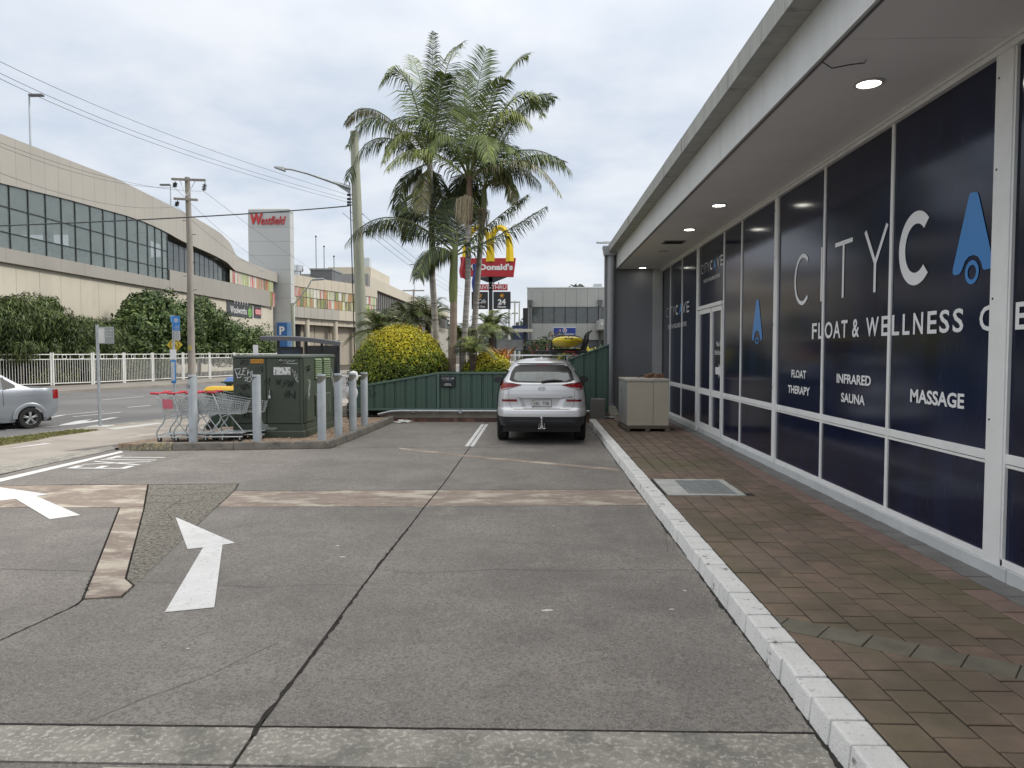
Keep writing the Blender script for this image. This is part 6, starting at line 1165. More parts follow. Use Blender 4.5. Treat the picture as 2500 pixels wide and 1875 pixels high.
b = MB(); b.hexa([(KX0 - .015, KY0 - .02, 1.766), (KX1 + .015, KY0 - .02, 1.766), (KX1 + .015, KY1 + .02, 1.766), (KX0 - .015, KY1 + .02, 1.766)], [(KX0 + .01, KY0, 1.815), (KX1 - .01, KY0, 1.815), (KX1 - .01, KY1, 1.835), (KX0 + .01, KY1, 1.835)]); b.build('roof', m_kg, ks, W=True, bevel=.015, seg=2)
for a, c in ((-6.205, -5.535), (-5.522, -4.85)):
    d_ = MB().box(a, c, KY0 - .010, KY0 + .02, .415, 1.75).build('door', m_kg, ks, W=True, bevel=.006)
d_ = MB(); d_.tube([(-5.455, 14.53, 1.10), (-5.455, 14.52, .99)], .008, 6); d_.box(-5.48, -5.43, 14.515, 14.54, .93, .99); d_.build('padlock', M_CHROME, ks, W=True); MB().box(-5.485, -5.43, 14.535, 14.552, .99, 1.10).build('hasp', m_kg, ks, W=True)
MB().box(KX1 - .012, KX1 + .012, 14.62, 15.30, .42, 1.75).build('side_panel', m_kg, ks, W=True, bevel=.006)
for y0, y1 in ((15.38, 15.84), (16.0, 16.50)):
    for z0, z1, n in ((1.31, 1.755, 9), (.52, .97, 9)):
        for i in range(n):
            z = lerp(z0, z1, i / n); dz = (z1 - z0) / n; MB().hexa([(KX1 - .008, y0, z), (KX1 + .034, y0, z), (KX1 + .034, y1, z), (KX1 - .008, y1, z)], [(KX1 - .008, y0, z + dz * .9), (KX1 - .002, y0, z + dz * .9), (KX1 - .002, y1, z + dz * .9), (KX1 - .008, y1, z + dz * .9)]).build('louvre_slat', m_kl if z0 > 1 else m_kg, ks, W=True)
KF = Fr((0, KY0 - .0115, 0), (1, 0, 0), (0, 0, 1)); m_gw = mat('spray_white', (.62, .63, .62), .7, var=.15, vs=20); m_gb = mat('spray_black', (.010, .010, .010), .6)
nb = MB(); nb.box(-5.845, -5.578, KY0 - .018, KY0 - .0105, 1.655, 1.738); no = nb.build('number_plate', mat('number_orange', (.60, .27, .015), .5), ks, W=True); b = MB(); text(b, Fr((0, KY0 - .0182, 0), (1, 0, 0), (0, 0, 1)), '38326', -5.83, -5.592, 1.672, 1.725, .001, bold=.0, sp=1.15); b.build('lettering', m_blk, no, W=True, fixn=False)
MB().box(-5.37, -5.02, KY0 - .017, KY0 - .0105, 1.415, 1.575).build('notice', mat('worn_notice', (.62, .62, .61), .6, vs=18, var=.1, stain=[((.10, .10, .10), 22, (.54, .58), .8)]), ks, W=True, label='white notice rubbed almost illegible')
def gra(pts, w_, m, lab=None):
    b = MB(); x0 = KY0
    for p in pts: stroke(b, KF, p, w_, .0015 + random.uniform(0, .0012))
    b.build('graffiti', m, ks, W=True, label=lab, fixn=False)
gra([[(-6.17, 1.51), (-6.12, 1.36)], [(-6.19, 1.53), (-6.06, 1.55), (-6.08, 1.46), (-6.15, 1.44), (-6.03, 1.42), (-6.07, 1.36), (-6.14, 1.355)], [(-6.0, 1.55), (-6.02, 1.42), (-5.96, 1.41)], [(-6.01, 1.49), (-5.96, 1.50)], [(-6.0, 1.55), (-5.93, 1.555)], [(-5.90, 1.53), (-5.92, 1.40), (-5.89, 1.47), (-5.84, 1.48), (-5.85, 1.40)], [(-5.99, 1.36), (-5.92, 1.37), (-5.97, 1.29)], [(-5.90, 1.37), (-5.93, 1.29), (-5.87, 1.27), (-5.83, 1.33), (-5.86, 1.38), (-5.90, 1.36)], [(-5.82, 1.5), (-5.81, 1.29)]], .014, m_gw, 'white sprayed scrawl like BEN 70')
gra([[(-5.26, 1.71), (-5.2, 1.735), (-5.23, 1.69), (-5.17, 1.72), (-5.15, 1.68), (-5.12, 1.73), (-5.08, 1.68), (-5.04, 1.72), (-5.0, 1.69), (-4.93, 1.72)], [(-5.2, 1.65), (-5.1, 1.66), (-4.98, 1.645), (-4.87, 1.65)]], .008, m_gw)
gra([[(-4.99, 1.53), (-4.95, 1.45), (-4.92, 1.50), (-4.93, 1.40), (-4.88, 1.44), (-4.90, 1.33), (-4.86, 1.36)], [(-4.95, 1.42), (-4.9, 1.30), (-4.86, 1.26), (-4.87, 1.31)]], .009, m_gw)
random.seed(11)
for (x0, z0), (x1, z1), k, wd in [((-6.19, 1.60), (-5.9, 1.72), 3, .006), ((-6.16, .88), (-5.88, 1.26), 4, .013), ((-5.41, 1.63), (-5.12, 1.73), 2, .006), ((-5.32, .88), (-4.93, 1.33), 6, .010), ((-5.86, 1.45), (-5.6, 1.6), 2, .006), ((-5.6, 1.15), (-5.45, 1.35), 2, .007), ((-6.0, .5), (-5.86, .85), 2, .012), ((-5.3, .95), (-5.05, 1.1), 2, .011)]:
    ps_ = []
    for _ in range(k):
        c = [random.uniform(x0, x1), random.uniform(z0, z1)]; p = []
        for j in range(16): p.append((min(max(c[0] + .06 * math.cos(j * .9 + _), x0), x1), min(max(c[1] + .06 * math.sin(j * 1.25 + 2 * _), z0), z1))); c[0] += random.uniform(-.01, .03)
        ps_.append(p)
    gra(ps_, wd, m_gb)
b = MB(); b.add([KF.p(*q, .003) for q in [(-5.64, .40), (-5.62, .50), (-5.60, .41), (-5.52, .40), (-5.47, .33), (-5.33, .34), (-5.30, .30), (-5.38, .275), (-5.66, .28)]], [tuple(range(9))]); b.build('bare_patch', mat('bare_metal', (.22, .25, .23), .45, .4, var=.2, vs=12), ks, W=True, fixn=False)
KS = Fr((KX1 + .013, 0, 0), (0, 1, 0), (0, 0, 1)); m_gf = mat('spray_grey', (.33, .35, .33), .7)
b = MB(); stroke(b, KS, jag([(14.95, .95), (14.88, 1.1), (14.98, 1.2), (14.9, 1.3), (15.02, 1.25), (14.97, 1.05), (14.9, .9)], .015), .016, .002); b.build('graffiti', m_gw, ks, W=True, fixn=False)
b = MB(); stroke(b, KS, jag([(14.72, 1.55), (15.0, 1.6), (14.75, 1.5), (15.02, 1.52), (14.8, 1.45), (15.0, 1.58)], .01), .03, .002); b.build('graffiti', m_gb, ks, W=True, fixn=False)
b = MB(); stroke(b, KS, jag([(16.6, 1.5), (16.62, 1.2), (16.7, 1.45), (16.72, 1.0), (16.8, 1.3), (16.82, .9)], .012), .02, .002); b.build('graffiti', m_gf, ks, W=True, fixn=False)
# ---------------- wheelie bins ----------------
def bin_(lab, x, y, s, lid, rz):
    t = thing('wheelie_bin', lab, 'bin', (x, y, .01), R(rz)); m_b = mat('bin_green', (.022, .05, .03), .55, var=.06); w0, w1, d0, d1, h = .22 * s, .29 * s, .24 * s, .34 * s, .95 * s
    b = MB(); b.hexa([(-w0, -d0, .08), (w0, -d0, .08), (w0, d0, .08), (-w0, d0, .08)], [(-w1, -d1, h), (w1, -d1, h), (w1, d1, h), (-w1, d1, h)]); b.build('body', m_b, t, bevel=.03, seg=2)
    MB().box(-w1 - .02, w1 + .02, -d1 - .02, d1 + .02, h - .05, h + .005).build('rim', m_b, t, bevel=.012)
    b = MB(); b.hexa([(-w1 - .03, -d1 - .04, h + .006), (w1 + .03, -d1 - .04, h + .006), (w1 + .03, d1 + .03, h + .006), (-w1 - .03, d1 + .03, h + .006)], [(-w1 + .05, -d1 + .06, h + .085 * s), (w1 - .05, -d1 + .06, h + .085 * s), (w1 - .04, d1 - .03, h + .10 * s), (-w1 + .04, d1 - .03, h + .10 * s)]); lo = b.build('lid', lid, t, bevel=.02, seg=2)
    MB().tube([(-.12, -d1 + .10, h + .085 * s), (-.12, -d1 + .09, h + .12 * s), (.12, -d1 + .09, h + .12 * s), (.12, -d1 + .10, h + .085 * s)], .012, 6).build('lid_grip', lid, lo)
    for sx in (-1, 1): MB().lathe((sx * (w0 + .04), d0, .10), [(0, -.03), (.10, -.03), (.10, .03), (0, .03)], 16, ax='x').build('wheel', M_RUBBER, t)
    MB().tube([(-w1, d1 + .03, h - .02), (-w1, d1 + .10, h - .01), (w1, d1 + .10, h - .01), (w1, d1 + .03, h - .02)], .015, 6).build('handle', m_b, t)
bin_('green wheelie bin with bright yellow lid behind the trolleys', -7.55, 17.1, 1.0, mat('lid_yellow', (.62, .38, .015), .5, var=.05), 95)
bin_('larger green wheelie bin with blue lid beside the kiosk', -7.45, 18.2, 1.18, mat('lid_blue', (.11, .20, .44), .5, var=.05), 95)
# ---------------- shopping trolleys ----------------
m_wr2 = mat('trolley_wire', (.50, .53, .54), .35, .6, var=.08, vs=8); m_hr = mat('trolley_red', (.48, .03, .05), .45)
def trolley(lab):
    t = thing('shopping_trolley', lab, 'trolley', (0, 0, .118), group='nested shopping trolleys'); w0, w1 = .27, .20
    MB().tube([(-.02, -w0 - .01, .955), (-.02, w0 + .01, .955)], .02, 8).build('handle_bar', m_hr, t, smooth=60)
    for s in (-1, 1):
        MB().tube([(-.10, s * w0, .965), (.05, s * w0, .955)], .024, 8).build('handle_grip', m_hr, t, smooth=60)
        MB().tube([(.0, s * w0, .95), (.13, s * w0, .58), (.16, s * w0, .46), (.13, s * w0, .38), (.03, s * w0, .26), (.0, s * w0, .18), (.0, s * w0, .08)], .016, 8).build('frame_tube', m_wr2, t, smooth=60)
        MB().tube([(.0, s * w0, .10), (.98, s * w1, .10)], .014, 8).build('frame_tube', m_wr2, t, smooth=60)
        MB().tube([(.16, s * w0, .46), (.30, s * w0 * .97, .52), (.45, s * w0 * .9, .54)], .012, 6).build('frame_tube', m_wr2, t, smooth=60); MB().tube([(.30, s * w0 * .97, .54), (.60, s * w1, .12)], .010, 6).build('frame_tube', m_wr2, t, smooth=60)
        for x in (.06, .93):
            wy = s * (w0 if x < .5 else w1); q = MB(); q.lathe((x, wy, .05), [(0, -.014), (.045, -.014), (.05, 0), (.045, .014), (0, .014)], 14, ax='y'); o = q.build('castor', M_RUBBER, t); MB().box(x - .012, x + .012, wy - .022, wy + .022, .045, .10).build('fork', m_wr2, o)
    b = MB(); rW = .0042; sec = lambda f: (lerp(.06, 1.0, f), lerp(w0, w1 - .02, f), lerp(.58, .545, f), lerp(.955 if f < .02 else .90, .775, f))
    for s in (-1, 1):
        for k in range(7):
            h = k / 6; a, c = sec(0), sec(1); b.tube([(a[0] + .10 * (1 - h), s * a[1] * lerp(.8, 1, h), lerp(a[2], a[3], h)), (c[0] - .06 * (1 - h), s * c[1] * lerp(.8, 1, h), lerp(c[2], c[3], h))], rW * (1.6 if k in (0, 6) else 1), 4)
        for k in range(20):
            f = k / 19; a = sec(f); b.tube([(a[0] + .10 * (1 - f) - .06 * f, s * a[1] * .8, a[2]), (a[0], s * a[1], a[3])], rW, 4)
    for k in range(9):
        u = lerp(-1, 1, k / 8); c = sec(1); a = sec(0); b.tube([(c[0] - .06, u * c[1] * .8, c[2]), (c[0], u * c[1], c[3])], rW, 4); b.tube([(a[0] + .1, u * a[1] * .8, a[2]), (c[0] - .06, u * c[1] * .8, c[2])], rW, 4); b.tube([(a[0] + .10, u * a[1] * .8, a[2]), (a[0] + .04, u * a[1], a[3] - .04)], rW, 4)
    for k in range(6): h = k / 5; c = sec(1); x = c[0] - .06 * (1 - h); yy = c[1] * lerp(.8, 1, h); z = lerp(c[2], c[3], h); b.tube([(x, -yy, z), (x, yy, z)], rW, 4)
    b.build('basket', m_wr2, t, kind='stuff', fixn=False)
    b = MB(); 
    for k in range(8): u = lerp(-1, 1, k / 7); b.tube([(.03, u * w0, .15), (.97, u * w1, .17)], rW, 4)
    for k in range(6): f = k / 5; b.tube([(lerp(.03, .97, f), -lerp(w0, w1, f), lerp(.15, .17, f)), (lerp(.03, .97, f), lerp(w0, w1, f), lerp(.15, .17, f))], rW * 1.4, 4)
    b.build('lower_tray', m_wr2, t, kind='stuff', fixn=False); MB().add([(.08, -w0 + .03, .155), (.95, -w1 + .02, .172), (.95, w1 - .02, .172), (.08, w0 - .03, .155)], [(0, 1, 2, 3)]).build('tray_sheet', mat('tray_zinc', (.42, .46, .47), .4, .5), t)
    b = MB(); b.add([(.10, -.2, .62), (.20, -.2, .88), (.20, .2, .88), (.10, .2, .62)], [(0, 1, 2, 3)]); b.build('seat_flap', mat('flap_grey', (.45, .47, .48), .5, alpha=.55), t)
    return t
t0 = trolley('shopping trolley with a pink card on its basket, hindmost of the nest'); t0.location = (-7.40, 13.98, .118); t0.rotation_euler = (0, 0, R(2))
fl = MB(); fl.add([(.13, -.265, .66), (.33, -.255, .66), (.31, -.258, .84), (.12, -.268, .85)], [(0, 1, 2, 3)]); fl.build('pink_card', mat('pink_card', (.50, .12, .16), .6), t0)
for x, y, rz, lb in ((-7.08, 14.0, 2.5, 'shopping trolley pushed into the hindmost one of the nest'), (-6.74, 14.05, 1, 'shopping trolley third in the nest, partly behind the bollard'), (-6.48, 14.35, 8, 'foremost shopping trolley of the nest, set back beside the kiosk')):
    r_ = dup(t0, (x, y, .118), R(rz), lb)
    for c in list(r_.children):
        if c.name.startswith('pink_card'): bpy.data.objects.remove(c)
# ---------------- sign posts on the footpath ----------------
b = thing('blank_sign_post', 'grey post with a small scribbled sign plate facing the road', 'sign', (-11.02, 17.75, 0)); MB().cyl((-11.02, 17.75, 0), (-11.035, 17.75, 2.57), .038, n=12).build('post', M_GALV, b, W=True, smooth=50)
MB().box(-10.985, -10.585, 17.71, 17.725, 2.09, 2.515).build('plate', mat('sign_back', (.30, .32, .31), .5, .3, var=.1), b, W=True, bevel=.006); MB().box(-10.975, -10.82, 17.704, 17.7095, 2.11, 2.48).build('sticker', mat('sticker_white', (.6, .6, .58), .6, var=.1), b, W=True)
SF2 = Fr((0, 17.703, 0), (1, 0, 0), (0, 0, 1)); random.seed(5)
for k, (s_, z) in enumerate((('No B', 2.40), ('Never', 2.33), ('Bown', 2.26))): q = MB(); text(q, SF2, s_, -10.80, -10.63, z, z + .05, .007, shear=.2); q.build('scribble', m_gw, b, W=True, fixn=False)
MB().box(-11.25, -10.75, 17.55, 17.95, .002, .02).build('footing', m_pitc, b, W=True, bevel=.006)
p = aty(377, 850, 22); b = thing('bus_stop_sign', 'tall blue bus stop sign on a slim grey post', 'sign', (p.x, 22, 0)); bx_ = -11.26
MB().cyl((bx_, 22, 0), (bx_, 22, 3.03), .04, n=12).build('post', M_GALV, b, W=True, smooth=50); m_bb = mat('bus_blue', (.03, .19, .50), .45); BF = Fr((0, 21.938, 0), (1, 0, 0), (0, 0, 1))
MB().box(bx_ - .055, bx_ + .0, 21.945, 21.965, 2.82, 3.02).build('flag_edge', mat('bus_lightblue', (.12, .36, .68), .45), b, W=True); MB().box(bx_ + .0, bx_ + .235, 21.94, 21.96, 2.55, 3.0).build('blue_plate', m_bb, b, W=True, bevel=.006); MB().box(bx_ + .0, bx_ + .235, 21.94, 21.96, 2.25, 2.548).build('route_plate', mat('route_grey', (.42, .43, .43), .5), b, W=True)
q = MB(); ring(q, BF, bx_ + .125, 2.87, .055, .068, .004); text(q, BF, 'B', bx_ + .105, bx_ + .15, 2.835, 2.905, .004, bold=.03); q.build('lettering', m_lw, b, W=True, fixn=False)
for k, s_ in enumerate(('Westfield', 'Kotara', 'Park Ave')): q = MB(); text(q, BF, s_, bx_ + .08, bx_ + .22, 2.68 - k * .05, 2.71 - k * .05, .004); q.build('lettering', m_lw, b, W=True, fixn=False)
for k in range(4): q = MB(); shape(q, BF, [(bx_ + .02, 2.30 + k * .06), (bx_ + .04, 2.30 + k * .06), (bx_ + .04, 2.32 + k * .06), (bx_ + .02, 2.32 + k * .06)], .004); text(q, BF, 'to City', bx_ + .06, bx_ + .19, 2.30 + k * .06, 2.322 + k * .06, .004); q.build('lettering', m_blk, b, W=True, fixn=False)
MB().box(bx_ - .09, bx_ + .10, 21.935, 21.955, 1.66, 1.965).build('notice_card', m_lw, b, W=True); MB().box(bx_ - .07, bx_ + .09, 21.92, 21.955, .92, 1.64).build('timetable_case', m_bb, b, W=True, bevel=.02); MB().box(bx_ - .055, bx_ + .06, 21.914, 21.9195, 1.0, 1.58).build('timetable', mat('timetable_pale', (.46, .50, .53), .3), b, W=True)
p = aty(378, 745, 38); b = thing('crossing_sign', 'yellow diamond pedestrian crossing sign behind the bus stop post', 'sign', (p.x, 38, .1)); MB().cyl((p.x, 38, .1), (p.x, 38, p.z + .2), .035, n=10).build('post', M_GALV, b, W=True)
r = .43; MB().prism([(p.x - r, 37.95, p.z), (p.x, 37.95, p.z - r), (p.x + r, 37.95, p.z), (p.x, 37.95, p.z + r)], (0, .02, 0)).build('plate', mat('warning_yellow', (.60, .44, .04), .45), b, W=True); q = MB(); CF = Fr((p.x, 37.945, p.z), (1, 0, 0), (0, 0, 1)); ring(q, CF, 0, 0, .22, .25, .006); stroke(q, CF, [(-.1, -.13), (0, .1), (.1, -.13)], .05, .006); q.build('symbol', m_blk, b, W=True, fixn=False)
p = aty(553, 768, 31); b = thing('small_white_sign', 'small plain white sign on a post behind the kiosk', 'sign', (p.x, 31, 0)); MB().cyl((p.x, 31.02, 0), (p.x, 31.02, p.z), .03, n=8).build('post', M_GALV, b, W=True); c0_, c1_ = aty(547, 745, 31), aty(558, 771, 31); MB().box(c0_.x, c1_.x, 30.97, 30.99, c1_.z, c0_.z).build('plate', m_lw, b, W=True)
# ---------------- white pedestrian fence ----------------
m_wf = mat('white_fence_paint', (.70, .70, .67), .5, var=.05)
FPs = [(-30.9, 28.6), (-29.1, 31.3), (-27.4, 34.2), (-25.62, 37.2), (-24.55, 39.0), (-23.95, 41.0), (-23.5, 43.3), (-22.9, 45.9), (-22.25, 48.3), (-21.6, 50.8), (-21.0, 53.4), (-20.4, 56)]
WFL = ['at the far left beyond the sedan', 'behind the sedan roof', 'behind the sedan boot', 'left of the scribbled sign post', 'crossed by the scribbled sign post', 'right of the scribbled sign post', 'left of the bus stop post', 'behind the bus stop post', 'in front of the timber pole', 'behind the blue bin lid', 'beside the substation kiosk']
for i, (a, c) in enumerate(zip(FPs, FPs[1:])):
    t = thing('white_fence_panel', 'white picket pedestrian fence panel ' + WFL[i], 'fence', (a[0], a[1], .10), group='white pedestrian fence'); a, c = Vector(a), Vector(c); L_ = (c - a).length; d = (c - a) / L_
    P = lambda s, z: (a.x + d.x * s, a.y + d.y * s, z)
    for s in (.06, L_ - .06): MB().tube([P(s, .05), P(s, 1.86)], .05, 8).build('post', m_wf, t, W=True)
    for z in (.22, 1.50, 1.76): MB().tube([P(.06, z), P(L_ - .06, z)], .028, 6).build('rail', m_wf, t, W=True)
    b = MB(); k = int(L_ / .13)
    for j in range(1, k): s = .06 + (L_ - .12) * j / k; b.tube([P(s, .22), P(s, 1.76 if j % 5 == 2 else 1.50)], .0145, 4)
    b.build('pickets', m_wf, t, W=True, kind='stuff', fixn=False)
    for s in (L_ * .3, L_ * .72): MB().tube([P(s + .115 * math.cos(q), 1.63 + .115 * math.sin(q)) for q in [2 * math.pi * u / 14 for u in range(15)]], .02, 5).build('ring', m_wf, t, W=True)
# ---------------- poles and wires ----------------
m_tp = mat('pole_timber', (.29, .265, .235), .95, var=.25, vs=3, stretch=(3, 3, .25), bump=.6, bs=12); m_tpg = mat('pole_timber_greenish', (.33, .345, .27), .9, var=.15, vs=1.5, stretch=(3, 3, .25), bump=.4, bs=12, stain=[((.22, .22, .17), 2, (.55, .7), .5)]); m_wire = mat('wire_black', (.06, .065, .07), .6)
TPY = 44.; p = aty(414, 770, TPY); zt = aty(412, 383, TPY).z; TPX = p.x
tp_ = thing('timber_power_pole', 'weathered timber power pole with two crossarms in front of the centre', 'power pole', (TPX, TPY, .1)); MB().tube([(TPX, TPY, 0), (TPX - .02, TPY, 4), (TPX + .03, TPY, 8), (TPX - .05, TPY, zt)], [.225, .205, .18, .15], 14).build('pole', m_tp, tp_, W=True, smooth=60)
def arm(x0, x1, z, lean=-.03): MB().hexa([(x0, TPY - .30, z - .06), (x1, TPY - .30, z - .06 + lean * 3), (x1, TPY - .18, z - .06 + lean * 3), (x0, TPY - .18, z - .06)], [(x0, TPY - .30, z + .07), (x1, TPY - .30, z + .07 + lean * 3), (x1, TPY - .18, z + .07 + lean * 3), (x0, TPY - .18, z + .07)]).build('crossarm', m_tp, tp_, W=True)
A1 = aty(375, 389, TPY); A2 = aty(448, 392, TPY); A3 = aty(380, 431, TPY); A4 = aty(431, 434, TPY); arm(A1.x, A2.x, A1.z); arm(A3.x, A4.x, A3.z)
INS = []
for (x0, y0, x1, y1) in ((379, 392, 377, 405), (443, 394, 440, 413), (384, 433, 381, 446)):
    a, c = aty(x0, y0, TPY - .25), aty(x1, y1, TPY - .25); q = MB(); q.tube([a, c], .03, 6)
    for k in range(4): m0 = a.lerp(c, .3 + k * .18); q.cyl(m0 - Vector((0, 0, .015)), m0 + Vector((0, 0, .015)), .13, n=10)
    q.build('insulator', M_DKMETAL, tp_, W=True); INS.append(c)
for x0, x1 in ((A1.x + (TPX - A1.x) * .55, TPX - .05), (A2.x - (A2.x - TPX) * .5, TPX)): MB().tube([(x0, TPY - .24, A1.z - .05), (x1, TPY - .2, A1.z - 1.0)], .025, 5).build('brace', m_lw, tp_, W=True)
for k in range(9): z = 3.2 + k * .85; MB().tube([(TPX + (.2 if k % 2 else -.2), TPY, z), (TPX + (.42 if k % 2 else -.42), TPY, z)], .02, 5).build('step_bolt', M_DKMETAL, tp_, W=True)
MB().box(TPX - .06, TPX + .12, TPY - .27, TPY - .25, 2.0, 2.3).build('pole_tag', mat('tag_yellow', (.5, .42, .08), .5), tp_, W=True)
SPY = 26.; SB = aty(780, 690, SPY); ST_ = aty(765, 275, SPY)
sp = thing('street_light_pole', 'pale green-grey timber pole with a long street light arm beside the palms', 'street light', (SB.x, SPY, 0)); MB().tube([(SB.x + .1, SPY, 0), (SB.x, SPY, 3.0), (lerp(SB.x, ST_.x, .5), SPY, 6.5), (ST_.x, SPY, ST_.z - .15)], [.215, .205, .18, .145], 16).build('pole', m_tpg, sp, W=True, smooth=60)
J0, J1, J2, J3 = aty(757, 407, SPY - .1), aty(665, 375, SPY - .8), aty(630, 366, SPY - 1.1), aty(612, 364, SPY - 1.2)
MB().tube([J0, J0.lerp(J1, .35), J1, J2, J3], [.055, .05, .04, .035, .035], 8).build('lamp_arm', M_GALV, sp, W=True, smooth=60); MB().hexa([J0 + Vector((0, 0, -.22)), J0 + Vector((0, .03, -.22)), J0.lerp(J1, .4) + Vector((0, .03, -.02)), J0.lerp(J1, .4) + Vector((0, 0, -.02))], [J0 + Vector((0, 0, .1)), J0 + Vector((0, .03, .1)), J0.lerp(J1, .4) + Vector((0, .03, .06)), J0.lerp(J1, .4) + Vector((0, 0, .06))]).build('arm_bracket', M_GALV, sp, W=True)
H0, H1 = aty(592, 362, SPY - 1.4), aty(615, 365, SPY - 1.2); MB().hexa([H0 + Vector((0, -.08, -.01)), H1 + Vector((0, -.13, -.09)), H1 + Vector((0, .13, -.09)), H0 + Vector((0, .08, -.01))], [H0 + Vector((.03, -.05, .05)), H1 + Vector((0, -.09, .06)), H1 + Vector((0, .09, .06)), H0 + Vector((.03, .05, .05))]).build('lamp_head', mat('lamp_grey', (.30, .32, .33), .5), sp, W=True, bevel=.02)
WA = []
for k, y in enumerate((421, 430, 437, 443)):
    c = aty(752, y, SPY - .05); WA.append(c); q = MB(); q.tube([c, c + Vector((.28, 0, 0))], .02, 5); q.cyl(c - Vector((.03, 0, 0)), c + Vector((.05, 0, 0)), .045, n=8); q.build('insulator', M_BLACK, sp, W=True)
for k, (x, y) in enumerate(((785, 462), (786, 578), (760, 608), (748, 700))): c = aty(x, y, SPY); MB().tube([c, c + Vector((-.15 if x > 775 else .15, 0, 0))], .014, 5).build('step_bolt', M_DKMETAL, sp, W=True)
MB().tube([(lerp(ST_.x, SB.x, f) - lerp(.17, .21, f), SPY - .05, lerp(8., .5, f)) for f in (0, .5, 1)], .02, 5).build('conduit', M_DKMETAL, sp, W=True)
def wire(lab, a, c, dr, r=.008): b = MB(); b.tube(sag(a, c, dr, 20), r, 5); b.build('overhead_wire', m_wire, W=True, label=lab, cat='wire', group='overhead wires')
def wpx(lab, pts, r): b = MB(); P = [aty(*q) for q in pts]; Q = bez(P[0], P[1] * 2 - (P[0] + P[2]) * .5, P[2], 24); b.tube(Q, r, 5); b.build('overhead_wire', m_wire, W=True, label=lab, cat='wire', group='overhead wires')
wpx('thin overhead wire reaching the street light pole, topmost of three', [(-60, 103, 12), (390, 300, 19), (752, 421, 25.95)], .005)
wpx('thin overhead wire reaching the street light pole, middle of three', [(-60, 128, 12), (390, 320, 19), (752, 430, 25.95)], .005)
wpx('thin overhead wire reaching the street light pole, lowest of three', [(-60, 140, 12), (390, 330, 19), (752, 437, 25.95)], .005)
wpx('thick twisted cable crossing from the street light pole to the left', [(752, 445, 25.95), (430, 468, 24), (-60, 490, 22)], .022)
for i, (c, y0, lb) in enumerate(((INS[0], 352, 'upper wire from the left end of the top crossarm across the parapet'), (INS[1], 345, 'upper wire from the right end of the top crossarm across the parapet'), (INS[2], 410, 'lower wire from the second crossarm across the cladding'))):
    b = MB(); b.tube(sag(aty(-60, y0 - 60, 24), c, .5 if i < 2 else .6, 20), .008, 5); b.build('overhead_wire', m_wire, W=True, label=lb, cat='wire', group='overhead wires')
for i, (c, e, lb) in enumerate(((INS[0], (640, 590, 120), 'wire running from the top left insulator away past the tower'), (INS[1], (800, 640, 190), 'wire running from the top right insulator away past the tower'), (INS[2], (640, 598, 110), 'wire running from the second crossarm away past the tower'))):
    b = MB(); b.tube(sag(c, aty(*e), 1.5, 24), .010, 5); b.build('overhead_wire', m_wire, W=True, label=lb, cat='wire', group='overhead wires')
# second street light beyond the shelter
q0 = aty(636, 760, 62); q1 = aty(631, 655, 62); t = thing('far_street_light', 'slim pale street light in front of the tower foot', 'street light', (q0.x, 62, 0)); MB().tube([(q0.x, 62, 0), q1], [.18, .14], 10).build('pole', m_tpg, t, W=True); a = [aty(633, 660, 62), aty(665, 620, 62), aty(672, 606, 62), aty(690, 604, 62)]; MB().tube(a, .06, 6).build('lamp_arm', M_GALV, t, W=True); MB().tube([a[-1] - Vector((.6, 0, 0)), a[-1] + Vector((.4, 0, .05))], .10, 6).build('lamp_head', mat('lamp_grey', (.30, .32, .33), .5), t, W=True)
# ======================= BEYOND THE FENCE =======================
# bus shelter
m_sh = mat('shelter_charcoal', (.035, .037, .042), .45, var=.06); SHY = 34.
sh = thing('bus_shelter', 'charcoal bus shelter with a pale curved roof behind the kiosk', 'bus shelter', (-11, SHY, 0)); R0, R1 = aty(583, 727, SHY), aty(738, 738, SHY - 1.)
g = []
for k in range(9): f = k / 8; z = lerp(R0.z, R1.z, f) + .10 * math.sin(math.pi * f); g.append([(lerp(R0.x, R1.x, f), SHY - 1.2, z), (lerp(R0.x, R1.x, f), SHY + .9, z - .05)])
b = MB(); b.grid(g); b.grid([[(p[0], p[1], p[2] - .09) for p in r_] for r_ in g], flip=True); b.grid([[r_[0], (r_[0][0], r_[0][1], r_[0][2] - .09)] for r_ in g]); b.build('roof', mat('shelter_roof', (.50, .51, .52), .35, .3), sh, W=True, smooth=60)
b = MB(); b.grid([[(p[0][0], p[0][1] - .02, p[0][2] - .03), (p[0][0], p[0][1] - .02, p[0][2] - .22)] for p in g]); b.build('fascia', mat('shelter_fascia', (.11, .11, .12), .5), sh, W=True)
for x in (-12.3, -10.95, -10.2, -9.4): MB().box(x - .05, x + .05, SHY - .05, SHY + .05, -.02, 2.45).build('post', m_sh, sh, W=True)
for x0, x1 in ((-10.88, -10.26), (-10.14, -9.46)): MB().box(x0, x1, SHY - .02, SHY + .02, .4, 2.2).build('panel', mat('shelter_glass', (.02, .021, .022), .1), sh, W=True)
MB().box(-12.28, -11.05, SHY - .3, SHY - .15, .3, 2.14).build('advert_box', m_sh, sh, W=True, bevel=.03); MB().box(-12.1, -11.2, SHY - .32, SHY - .302, .5, 1.98).build('screen', mat('advert_screen', (.03, .05, .09), .1, var=.6, vs=2), sh, W=True)
